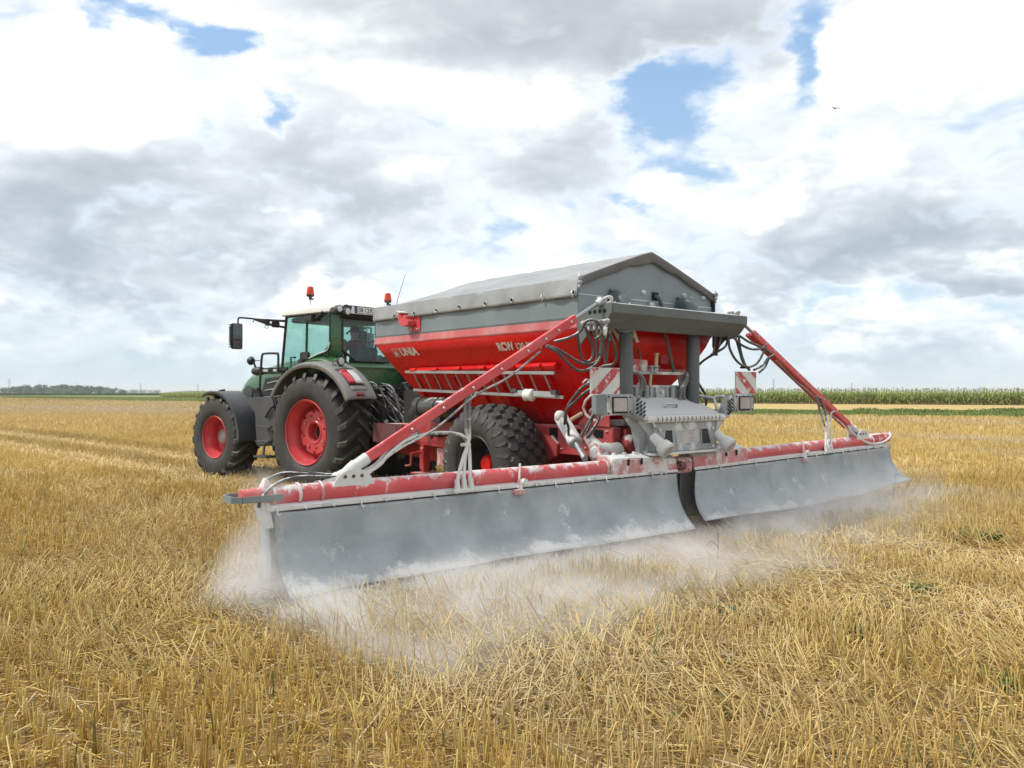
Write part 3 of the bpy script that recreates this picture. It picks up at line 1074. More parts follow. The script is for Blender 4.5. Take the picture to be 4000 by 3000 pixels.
DK, MD, WL = (0.055, 0.078, 0.055), (0.090, 0.112, 0.080), (0.16, 0.185, 0.125)
SPEC = [  # px (4000-wide), distance, height, width, tone, bushy, label
    (12, 900, 8.0, 15, DK, 0, 'dark tree leaving the left edge of the picture on the horizon'),
    (38, 880, 7.0, 13, DK, 0, 'dark low tree just left of the first pylon on the horizon'),
    (62, 900, 10.0, 12, MD, 0, 'round grey-green tree rising right of the first pylon'),
    (82, 930, 9.0, 12, DK, 0, 'dark tree between the round grey-green tree and its paler neighbour'),
    (103, 900, 10.5, 12, MD, 0, 'tall domed tree third in the taller group beside the first pylon'),
    (126, 920, 10.5, 13, MD, 0, 'broad grey-green tree in the middle of the left wood'),
    (146, 900, 9.5, 11, DK, 0, 'dark tree just left of the high domed crown in the left wood'),
    (160, 880, 11.5, 11, MD, 0, 'highest domed crown in the left wood'),
    (176, 930, 9.0, 10, DK, 0, 'dark narrow tree at the gap right of the highest dome'),
    (196, 900, 8.5, 11, DK, 0, 'dark tree standing behind the left end of the pale willows'),
    (218, 930, 11.0, 13, DK, 0, 'dark pointed tree behind the pale willows'),
    (240, 920, 11.5, 13, DK, 0, 'dark tree behind the middle of the pale willows'),
    (262, 930, 11.5, 12, DK, 0, 'dark tree behind the right end of the pale willows'),
    (284, 940, 11.0, 12, DK, 0, 'dark tree just left of the second pylon'),
    (304, 900, 11.5, 11, MD, 0, 'round grey-green tree in front of the second pylon'),
    (326, 930, 11.0, 12, MD, 0, 'grey-green tree right of the second pylon'),
    (344, 900, 10.5, 10, DK, 0, 'dark tree second to the right of the second pylon'),
    (362, 930, 10.0, 11, MD, 0, 'grey tree where the wood begins to step down'),
    (384, 920, 9.5, 11, DK, 0, 'dark tree on the descending right part of the wood'),
    (404, 930, 9.0, 11, MD, 0, 'grey-green tree near the right end of the wood'),
    (424, 920, 8.5, 10, DK, 0, 'dark tree near the right end of the wood'),
    (442, 910, 7.5, 10, DK, 0, 'last dark tree at the right end of the tall wood'),
    (205, 700, 6.0, 13, WL, 1, 'pale willow at the left of the three bushy willows'),
    (233, 690, 6.6, 13, WL, 1, 'pale bushy willow, middle one of the three in front of the wood'),
    (256, 700, 6.2, 12, WL, 1, 'pale bushy willow sloping down to the right in front of the wood'),
    (322, 720, 5.2, 9, WL, 1, 'small pale bush below the second pylon'),
    (418, 740, 4.6, 12, WL, 1, 'low pale bush in front of the right end of the wood'),
    (470, 950, 6.2, 10, DK, 0, 'dark small tree of the pair right of the wood'),
    (488, 950, 6.0, 9, DK, 0, 'second small dark tree of the pair right of the wood'),
    (512, 1500, 6.5, 16, MD, 0, 'far hazy tree left of the third pylon'),
    (536, 1500, 7.0, 18, MD, 0, 'far hazy tree just left of the third pylon base'),
    (562, 1500, 6.8, 18, MD, 0, 'far hazy tree just right of the third pylon base'),
    (590, 1500, 6.0, 18, MD, 0, 'far hazy tree between third pylon and maize'),
    (612, 1500, 6.6, 14, MD, 0, 'far hazy tree touching the end of the maize'),
]
for i, (px, d, h, w, tn, bu, lb) in enumerate(SPEC):
    tree((px - 2000) / 3242. * d, d, h * .9, w, tn, lb, 100 + i, bool(bu))


# lattice pylons on the horizon
def pylon_parts():
    H = 1.0
    mb = MB()
    W = lambda z: 0.075 * (1 - z) + 0.014
    zs = [0, .18, .34, .48, .60, .70, .79, .87, .94, 1.0]
    for a, b in zip(zs[:-1], zs[1:]):
        for k in range(4):
            sx, sy = ((-1, -1), (1, -1), (1, 1), (-1, 1))[k]
            tx, ty = ((-1, -1), (1, -1), (1, 1), (-1, 1))[(k + 1) % 4]
            p, q = (sx * W(a), sy * W(a), a), (sx * W(b), sy * W(b), b)
            mb.tube([p, q], 0.006, 4)
            mb.tube([p, (tx * W(b), ty * W(b), b)], 0.0035, 3)
            mb.tube([q, (tx * W(b), ty * W(b), b)], 0.003, 3)
    arms = MB()
    for z, l in ((.70, .15), (.82, .12), (.93, .09)):
        for s in (-1, 1):
            arms.tube([(s * W(z), 0, z), (s * l, 0, z + .005)], 0.006, 4)
            arms.tube([(s * W(z), 0, z + .04), (s * l, 0, z + .005)], 0.004, 3)
    mb.tube([(0, 0, .66), (0, 0, 1.0)], .006, 4)
    o = len(mb.v)
    mb.add(arms.v, arms.f)
    return mb.mesh('lattice_mast', 'pylon_steel', 0)


PM = pylon_parts()
for px, top, D, lb in ((36, 1480, 1500, 'lattice pylon farthest left, above the first trees'), (301, 1496, 1900, 'lattice pylon whose top shows above the middle of the wood'),
                       (550, 1497, 1700, 'lattice pylon above the far hazy trees'), (773, 1500, 1800, 'lattice pylon above the maize left of the tractor'),
                       (3022, 1480, 1600, 'taller lattice pylon above the maize right of the warning board'), (3327, 1495, 1900, 'shorter lattice pylon above the maize beyond the right arm')):
    H = 1.675 + (1533 - top) / 3242. * D
    t = thing('pylon', lb, 'pylon', ((px - 2000) / 3242. * D, D, 0), R(35), 'power line pylons on the horizon')
    for nm, me in (('lattice_mast', PM),):
        o = bpy.data.objects.new(nm, me)
        COL.objects.link(o)
        o.parent = t
        o.scale = (H, H, H)


# weeds among the stubble
def weed(x, y, w, h, n, tone, label, seed, cat='weed'):
    r = np.random.default_rng(seed)
    V, C = [], []
    for k in range(n):
        a = r.uniform(0, 6.28); L = w * r.uniform(.4, 1.0)
        bx, by = r.normal(0, w * .3, 2)
        d = np.array([math.cos(a), math.sin(a), 0]); s = np.array([-d[1], d[0], 0])
        hw = w * r.uniform(.05, .11)
        top = h * r.uniform(.5, 1.1)
        c = np.array(tone) * r.uniform(.6, 1.5)
        prev = None
        for i in range(4):
            t = i / 3
            p = np.array([bx, by, .01]) + d * L * t + np.array([0, 0, top * (1.9 * t - 1.1 * t * t)])
            e = (p - s * hw * (.3, 1, .8, .1)[i], p + s * hw * (.3, 1, .8, .1)[i])
            if prev is not None:
                V += [prev[0], prev[1], e[1], e[0]]; C += [c] * 4
            prev = e
    o = raw_mesh('weed', np.array(V), np.arange(len(V)).reshape(-1, 4), 'leaf', np.array(C))
    o.location = (x, y, 0)
    tag(o, label, cat, 'green weeds in the stubble')


GRN, BLG = (0.085, 0.15, 0.03), (0.10, 0.15, 0.085)
weed(5.23, 9.33, .30, .13, 90, (0.10, 0.18, 0.03), 'bright green weed tuft standing in the stubble at the right', 1)
weed(8.97, 16.9, .45, .07, 80, BLG, 'wide flat blue-green weed out in the right stubble', 2)
weed(1.15, 6.33, .16, .09, 40, BLG, 'small low green weed left of a second one below the dust', 3)
weed(1.66, 6.10, .17, .10, 40, BLG, 'small low green weed right of its twin below the dust', 4)
weed(3.35, 6.85, .20, .10, 46, GRN, 'dark green weed among the lying straw at the right', 5)
weed(2.30, 5.63, .18, .08, 40, GRN, 'green weed half hidden in flattened straw', 6)
weed(2.72, 7.60, .16, .08, 34, BLG, 'little green weed under the right skirt side dust', 7)
weed(2.86, 4.62, .24, .09, 70, GRN, 'green weed at the right edge of the near straw', 8)
weed(0.62, 6.9, .17, .10, 40, BLG, 'limed green weed at the foot of the dust in the middle', 9)


def dry_stalk(x, y, h, label, seed):
    r = random.Random(seed)
    t = thing('dry_stalk', label, 'weed', (x, y, 0), r.uniform(0, 6))
    MB().tube([(0, 0, 0), (.01, 0, h * .5), (.04, .01, h)], [.0028, .0022, .001], 5).build('stalk', 'bark', t)
    for k in range(3):
        z = h * (.45 + .17 * k)
        MB().tube([(.012, 0, z), (.06 * (-1) ** k, .03, z + .06), (.12 * (-1) ** k, .05, z + .01)], [.002, .003, .0008], 4).build('leaf', 'bark', t)


dry_stalk(1.95, 7.9, .34, 'thin dry weed stalk with drooping leaf in front of the right skirt', 1)
dry_stalk(5.55, 12.1, .55, 'dark dry weed stalk beside the right end of the skirt', 2)

# a bird high over the field
bt = thing('bird', 'small dark bird gliding under the clouds at the right', 'bird', (39.1, 100, 36.0), 0.4)
MB().tube([(0, -.22, 0), (0, -.1, .02), (0, .12, .02), (0, .24, 0)], [.01, .06, .07, .02], 8).build('body', 'bird_dark', bt)
for s in (-1, 1):
    w_ = MB()
    w_.loft([[(s * .04, -.08, .03), (s * .04, .10, .03), (s * .04, .10, .015), (s * .04, -.08, .015)], [(s * .38, -.04, .12), (s * .38, .08, .12), (s * .38, .08, .11), (s * .38, -.04, .11)], [(s * .75, -.10, .05), (s * .75, -.06, .05), (s * .75, -.06, .045), (s * .75, -.10, .045)]])
    w_.build('wing', 'bird_dark', bt)
# ------------------------------------------------------------------ the trailed lime spreader
S = thing('lime_spreader', 'large red trailed lime spreader with grey tarpaulin roof and two dust skirt booms spread out', 'spreader', T_ORG, T_RZ)
UF, UB, HW = 2.65, -1.79, 1.25      # front, rear, half width of the hopper


def rect(w, u0, u1, z):
    return [(-w, u0, z), (w, u0, z), (w, u1, z), (-w, u1, z)]


hp = MB()
hp.loft([rect(1.235, UB + .01, UF - .01, 2.515), rect(1.255, UB, UF, 2.425)], cap=False)
hp.loft([rect(1.255, UB, UF, 2.425), rect(1.151, UB + .02, UF - .07, 2.27), rect(1.016, UB + .10, UF - .18, 2.07),
         rect(0.875, UB + .26, UF - .31, 1.86), rect(.666, UB + .50, UF - .52, 1.55), rect(.48, UB + .72, UF - .72, 1.28)], cap=False)
hopper = hp.build('hopper', 'hopper_red', S, smooth=8, thick=0.012)
lip = MB()
for s in (-1, 1):
    lip.loft([[(s * 1.258, UB - .004, 2.535), (s * 1.275, UB - .004, 2.42), (s * 1.262, UB - .004, 2.40), (s * 1.238, UB - .004, 2.53)],
              [(s * 1.258, UF + .004, 2.535), (s * 1.275, UF + .004, 2.42), (s * 1.262, UF + .004, 2.40), (s * 1.238, UF + .004, 2.53)]])
lip.build('hopper_lip', 'lip_red', hopper, bevel=0.004)
# pressed ribs and brackets below, outside the sloping wall (front to rear run along u)
nrm = Vector((-.8, 0, -.6)).normalized()


def on_side(z, s=-1, out=0.0):
    zs = [1.28, 1.55, 1.86, 2.07, 2.27, 2.425]
    ws = [.48, .666, .875, 1.016, 1.151, 1.255]
    w = float(np.interp(z, zs, ws))
    return s * (w + out * .8), z - out * .6


rb = MB()
for u in (2.02, 1.55, 1.05, .55, .05, -.45, -.95):
    a, b = on_side(1.90, -1, .012), on_side(1.36, -1, .012)
    rb.bar((a[0], u, a[1]), (b[0], u, b[1]), .07, .05, (0, 1, 0))
rb.build('rib', 'hopper_red', hopper, bevel=.006)
a, b = on_side(2.06, -1, .02), on_side(1.98, -1, .03)
ch = MB()
ch.loft([[(a[0], 2.0, a[1]), (a[0] - .05, 2.0, a[1] - .05), (b[0] - .05, 2.0, b[1] - .02), (b[0], 2.0, b[1])],
         [(a[0], -1.2, a[1]), (a[0] - .05, -1.2, a[1] - .05), (b[0] - .05, -1.2, b[1] - .02), (b[0], -1.2, b[1])]])
ch.build('ladder_channel', 'hopper_red', hopper, bevel=.004)
for u in (1.85, 1.3, .75, .2, -.4, -.9):
    m_ = MB()
    a = on_side(2.03, -1, .02)
    m_.box((a[0] - .05, u, a[1] - .03), (.10, .13, .05), Matrix.Rotation(.6, 3, 'Y'))
    m_.build('ladder_bracket', 'hopper_red', hopper, bevel=.005)

# names on the hopper
def side_text(txt, u_left, z_top, height, width, bold):
    w0, z0 = on_side(z_top, -1, .012)
    w1, z1 = on_side(z_top - height, -1, .012)
    ey = Vector((w0 - w1, 0, z0 - z1)).normalized()
    ex = Vector((0, -1, 0))
    en = ex.cross(ey)
    if en.x > 0:
        en = -en
    lettering(txt, Vector((w1, u_left, z1)), ex, ey, en, width, height, 'letter_white', hopper, bold, depth=.004)
    return Vector((w1, u_left, z1)), ex, ey, en


o_, ex_, ey_, en_ = side_text('UNIA', 2.06, 2.375, .145, .47, .055)
# the small framed emblem in front of the name: outline of a slanted box, a drop and a disc
em = MB()
def ep(x, y): return o_ + ex_ * (x - .20) + ey_ * y + en_ * .004
def estrip(p, q, w):
    d = Vector((q[0] - p[0], q[1] - p[1])).normalized() * w
    n_ = Vector((-d.y, d.x))
    em.add([ep(p[0] + n_.x, p[1] + n_.y), ep(q[0] + n_.x, q[1] + n_.y), ep(q[0] - n_.x, q[1] - n_.y), ep(p[0] - n_.x, p[1] - n_.y)], [(0, 1, 2, 3)])
for p, q in (((.01, 0), (.15, 0)), ((.15, 0), (.15, .135)), ((.15, .135), (.01, .135)), ((.01, .135), (.01, 0))):
    estrip(p, q, .005)
em.add([ep(.075 + .042 * math.cos(k * .52), .047 + .034 * math.sin(k * .52)) for k in range(12)], [tuple(range(12))])
em.add([ep(.07, .085), ep(.10, .085), ep(.098, .125), ep(.082, .11)], [(0, 1, 2, 3)])
em.build('emblem', 'letter_white', hopper, smooth=0)
side_text('RCW', -.235, 2.35, .13, .32, .05)
side_text('120 PLUS', -.60, 2.325, .10, .46, .03)
# rear face: word partly behind the pipe, stickers
rear_y = lambda z: float(np.interp(z, [1.55, 1.86, 2.07, 2.27, 2.425], [UB + .5, UB + .26, UB + .10, UB + .02, UB])) - .012
lettering('UNIA', (-.98, rear_y(2.31), 2.285), (1, 0, 0), (0, -.05, 1), (0, -1, 0), .78, .20, 'letter_white', hopper, .04, depth=.006)
MB().box((.36, rear_y(2.12) - .004, 2.11), (.14, .004, .13)).build('grey_sticker', 'dusty_red', hopper, label='faded pink square sticker')
ys = MB().box((.93, rear_y(2.12) - .002, 2.14), (.10, .004, .075)).build('warning_sticker', 'yellow_sticker', hopper)
yk = MB()
yk.box((.905, rear_y(2.12) - .006, 2.14), (.02, .004, .035)); yk.box((.945, rear_y(2.12) - .006, 2.13), (.04, .004, .014)); yk.box((.955, rear_y(2.12) - .006, 2.15), (.012, .004, .03))
yk.build('pictogram', 'letter_black', hopper, smooth=0)

# grey boards above
for nm, a, b in (('side_board', (-1.252, UB, 2.54), (-1.222, UF, 2.86)), ('side_board', (1.222, UB, 2.54), (1.252, UF, 2.86)),
                 ('front_board', (-1.22, UF - .03, 2.54), (1.22, UF, 2.86))):
    MB().span(a, b).build(nm, 'board_grey', S, bevel=.004)
fl = MB()
for s in (-1, 1):
    fl.span((s * 1.225, UB, 2.515), (s * 1.262, UF, 2.545))
fl.build('board_rail', 'beam_grey', S, bevel=.003)
MB().span((-1.255, UB - .006, 2.50), (1.255, UB + .03, 2.80)).build('rear_board', 'board_grey', S, bevel=.005)
gb = MB()
gb.prism([(-1.255, 2.805), (1.255, 2.805), (1.255, 2.96), (0, 3.395), (-1.255, 2.96)], 'y', UB, UB + .028)
gb.build('gable_panel', 'board_grey', S, bevel=.004)
MB().span((-1.262, UB - .012, 2.797), (1.262, UB - .002, 2.812)).build('gable_seam', 'galvanised', S, bevel=.003)
for w, z in ((-.12, 2.905), (.68, 2.925), (1.08, 2.925)):
    MB().sphere((w, UB - .006, z), (.045, .02, .034)).build('rivet_cap', 'lime_metal', S)
MB().box((.10, UB - .004, 2.875), (.12, .012, .10)).build('hatch_hole', 'hole_black', S)
for w in (.80, .84):
    MB().sphere((w, UB - .004, 2.915), (.014, .01, .014), 8, 6).build('bolt', 'bolt_steel', S)

# tarpaulin: ridge, slack along the sides, a hem hanging over the boards
def tarp_pt(s, t):
    """s 0..1 across (left hem to right hem), t 0..1 rear to front"""
    u = (UB - .03) + t * (UF + .05 - UB)
    sag = .008 * math.sin(t * math.pi * 5) ** 2
    rise = min(1.0, (1 - t) / .20 + 0.0)
    ridge = 3.412 - (1 - min(1, rise)) ** 1.6 * .42
    x = (s - .5) * 2
    ax = abs(x)
    if ax < .80:
        q = ax / .80
        w = 1.262 * q
        z = ridge + (2.985 - ridge) * (q ** 1.08) - .012 * math.sin(q * math.pi)
        z -= sag * math.sin(q * math.pi)
        z = max(z, 2.985 * q + 2.9 * (1 - q)) if False else z
    else:
        q = (ax - .80) / .20
        fold = (math.sin(t * 61 + 2 * math.sin(t * 17) + q * 1.5) * .016 + math.sin(t * 29 + 1.1 - q) * .014) * (.25 + .75 * (abs(2 * t - 1) ** 2))
        scal = .004 * abs(math.sin(t * math.pi * 9))
        w = 1.262 + .022 * math.sin(q * 1.6) + fold * q ** 1.5
        z = 2.985 - q * (.215 + .05 * t * 0 - scal)
    n_ = .0025 * math.sin(t * 47 + ax * 9) + .002 * math.sin(t * 83 - ax * 17)
    return (math.copysign(w, x) if ax > 1e-6 else 0.0, u, z + n_ * (1 if ax < .8 else .2))


tb = MB()
tb.grid(tarp_pt, 60, 170)
tarp = tb.build('tarpaulin', 'tarp_grey', S, smooth=60, thick=0.006)
hem = MB()
def hem_pt(a, b):
    x = (a - .5) * 2
    ax = abs(x)
    w = 1.27 * x
    z = 3.412 + (2.985 - 3.412) * ax ** 1.08
    return (w, UB - .034 - .012 * math.sin(b * 3) + .004 * math.sin(a * 60) * b, z + .004 - b * (.10 + .018 * math.sin(a * 33) * (1 - ax) + .05 * (1 - ax) ** 6))
hem.grid(hem_pt, 60, 5)
hem.build('tarpaulin_hem', 'tarp_hem', tarp, smooth=60, thick=0.006)
fh = MB()
fh.grid(lambda a, b: ((a - .5) * 2 * 1.275, UF + .03 + .006 * math.sin(a * 50), 2.99 - b * .21), 30, 2)
fh.build('front_flap', 'tarp_grey', tarp, smooth=60, thick=0.006)
for k in range(9):
    t = .012 + k * .122
    p = tarp_pt(.006, t)
    e = MB()
    e.lathe((p[0] - .006, p[1], p[2] + .035), (1, 0, 0), [(0, .020), (-.006, .026), (-.006, .034), (.004, .036)], 14)
    e.build('eyelet', 'lime_metal', tarp)
    MB().cyl((p[0] - .004, p[1], p[2] + .035), (p[0] + .004, p[1], p[2] + .035), .021, 12).build('eyelet_hole', 'hole_black', tarp)
    if k in (0, 1, 6, 7, 8):
        h_ = MB()
        h_.tube(spline([(p[0] - .02, p[1], p[2] + .05), (p[0] - .035, p[1], p[2] + .02), (p[0] - .02, p[1], p[2] - .02), (p[0] - .012, p[1], p[2] + .01)], 4), .008, 6)
        h_.build('lashing_hook', 'galvanised', S)
for s in (-1, 1):       # lashings at the rear corners of the roof
    h_ = MB()
    h_.tube(spline([(s * 1.27, UB - .05, 3.03), (s * 1.30, UB - .07, 2.98), (s * 1.27, UB - .06, 2.93), (s * 1.29, UB - .05, 2.87)], 5), .014, 6)
    h_.sphere((s * 1.27, UB - .06, 2.99), .032, 8, 6)
    h_.sphere((s * 1.275, UB - .06, 2.93), .026, 8, 6)
    h_.build('corner_lashing', 'lime_metal', S)
MB().box((1.28, UB - .02, 2.86), (.03, .05, .22)).build('corner_strap', 'black_plastic', S, bevel=.004)

# lamp bracket on the left board
lb = thing  # (alias kept short below)
bk = MB()
bk.span((-1.268, 1.40, 2.555), (-1.255, 1.66, 2.80))
bk.build('bracket_plate', 'arm_red', S, bevel=.004)
cu = MB()
cu.prism([(1.74, 2.84), (1.78, 2.83), (1.79, 2.76), (1.76, 2.69), (1.70, 2.645), (1.60, 2.625), (1.50, 2.64), (1.50, 2.70), (1.56, 2.74), (1.56, 2.78), (1.64, 2.80), (1.66, 2.74), (1.70, 2.78)], 'x', -1.40, -1.275)
cu.build('lamp_bracket', 'arm_red', S, bevel=.010)
MB().box((-1.345, 1.755, 2.85), (.13, .12, .012), Matrix.Rotation(.25, 3, 'X')).build('bracket_flap', 'lime_white', S)
for u, z in ((1.46, 2.59), (1.61, 2.59), (1.61, 2.785), (1.47, 2.785)):
    MB().cyl((-1.285, u, z), (-1.262, u, z), .016, 6).build('bolt', 'bolt_steel', S)

# cross box behind the hopper that carries the arms
CU0, CU1 = -2.34, -1.80
xb = MB()
prof = [(CU1, 2.58), (CU0 + .02, 2.665), (CU0, 2.655), (CU0, 2.555), (CU0 + .15, 2.385), (CU0 + .17, 2.39), (CU0 + .012, 2.56), (CU0 + .012, 2.645), (CU0 + .03, 2.652), (CU1, 2.57)]
xb.prism(prof, 'x', -1.262, 1.262)
cross = xb.build('cross_beam', 'beam_grey', S, bevel=.003)
pl = MB()
side = [(CU0 + .002, 2.655), (CU0 + .002, 2.555), (CU0 + .15, 2.39), (CU1 - .20, 2.36), (CU1 - .05, 2.22), (CU1, 2.28), (CU1, 2.58)]
for s in (-1, 1):
    q = MB()
    q.prism(side, 'x', s * 1.264, s * 1.276)
    q.build('beam_end_plate', 'beam_grey', cross, bevel=.002)
for k in range(4):
    MB().cyl((-1.280, CU0 + .11 + .075 * k, 2.575), (-1.262, CU0 + .11 + .075 * k, 2.575), .024, 12).build('plate_hole', 'hole_black', cross)
for u, w in ((CU0 + .10, 1.08), (CU0 + .10, 1.20), (CU0 + .06, -.92), (CU0 + .1, -1.12)):
    MB().tube([(w, u, 2.65), (w, u, 2.69)], [.014, .010], 8).build('bolt', 'bolt_steel', S)
# couplings in a row under the left end
for k in range(5):
    c = MB()
    u = CU0 + .05 + .085 * k
    c.tube([(-1.285, u, 2.455), (-1.345, u - .005, 2.455)], [.030, .026], 10)
    c.tube([(-1.330, u, 2.46), (-1.365, u, 2.44)], [.020, .022], 8)
    c.tube([(-1.32, u, 2.44), (-1.335, u - .01, 2.37)], [.020, .016], 8)
    c.build('hose_coupling', 'lime_metal', cross)
MB().tube([(-1.40, CU0 - .02, 2.38), (-1.41, CU0 - .02, 2.32), (-1.412, CU0 - .02, 2.29)], [.022, .024, .012], 10).build('hose_coupling', 'plate_white', cross)

# pipes that drop out of the hopper: elbow on the board, tube down to the deck
for s, w in ((-1, -.66), (1, .60)):
    e = MB()
    e.tube(spline([(w - .01, UB + .02, 2.755), (w, UB - .08, 2.77), (w, UB - .16, 2.735), (w, UB - .20, 2.65), (w, UB - .20, 2.52)], 5), .098, 20)
    e.build('pipe_elbow', 'pipe_grey', S, smooth=60)
    c = MB()
    c.lathe((w, UB - .02, 2.755), (0, 1, 0), [(-.02, .10), (-.02, .125), (.012, .125)], 24)
    c.box((w - .02, UB - .03, 2.885), (.14, .03, .02))
    c.build('elbow_flange', 'pipe_grey', S)
    p = MB()
    p.cyl((w, UB - .20, 2.53), (w, UB - .20, 1.52), .083, 28)
    p.build('drop_pipe', 'pipe_grey', S, smooth=60)
sb = MB()
sb.box((-.02, UB - .035, 2.70), (.05, .05, .18)); sb.box((.03, UB - .035, 2.70), (.02, .05, .18))
sb.build('hose_clamp', 'lime_metal', S, bevel=.006)
MB().tube(spline([(.08, UB - .02, 2.88), (.10, UB - .07, 2.83), (.13, UB - .09, 2.72), (.15, UB - .11, 2.60)], 5), .026, 8).build('gable_hose', 'hose_black', S)
for w, z in ((-.13, 2.74), (-.13, 2.66), (.07, 2.62), (.07, 2.72)):
    MB().sphere((w, UB - .01, z), .011, 6, 5).build('bolt', 'bolt_steel', S)

# ---- arms that hold the booms
for s in (-1, 1):
    rz_ = .085 if s > 0 else 0.0
    top, low, foot = Vector((s * 1.66, -2.16, 2.475)), Vector((s * 4.27, -2.16, 1.075 + rz_)), Vector((s * 4.66, -2.20, .90 + rz_))
    A = MB()
    A.bar(top, low, .088, .055, (0, 1, 0))
    A.bar(top + Vector((-s * .03, .06, -.02)), low + Vector((-s * .03, .06, -.02)), .05, .06, (0, 1, 0))
    arm = A.build('support_arm', 'arm_red', S, bevel=.008)
    d = (low - top).normalized()
    r_ = MB()
    r_.cyl(top - d * .42, top + d * .05, .022, 14)
    r_.build('arm_rod', 'steel', arm)
    ky = MB()
    e0 = top - d * .42
    ky.tube([e0 + d * .05, e0 - d * .04], [.036, .042], 10)
    ky.box(e0 - d * .06 + Vector((-s * .01, .02, .0)), (.09, .07, .075))
    ky.tube(spline([e0 + Vector((-s * .02, -.05, .03)), e0 + Vector((-s * .05, -.085, .055)), e0 + Vector((-s * .11, -.085, .05)), e0 + Vector((-s * .12, -.06, .0)), e0 + Vector((-s * .06, -.05, -.01))], 4), .018, 8)
    ky.build('arm_shackle', 'lime_metal', arm, smooth=50)
    for k in range(8):
        q = top + d * (.10 + k * (.21 if k < 3 else .40) + (0 if k < 3 else -.5))
        if q.z < low.z:
            continue
        MB().tube([q + Vector((0, -.026, 0)), q + Vector((0, -.045, 0))], [.017, .011], 6).build('bolt', 'bolt_steel', arm)
    tu = MB()
    tu.tube([low - d * .05, low + d * .10], [.055, .05], 10)
    tu.tube([low + d * .08, low + d * .17], [.062, .048], 8)
    tu.tube([low + d * .14, foot], [.040, .034], 10)
    tu.tube([low + d * .27, low + d * .30], [.055, .055], 10)
    tu.build('turnbuckle', 'lime_white', arm, smooth=50)
    ca = MB()
    ca.tube(spline([top + d * .6 + Vector((0, -.02, -.09)), top + d * 1.1 + Vector((0, -.03, -.13)), top + d * 1.55 + Vector((0, -.02, -.09)), top + d * 2.1 + Vector((0, -.03, -.14)), top + d * 2.6 + Vector((0, -.02, -.10)), low + Vector((0, -.03, -.14))], 6), .012, 6)
    ca.build('arm_cable', 'hose_limed', arm)

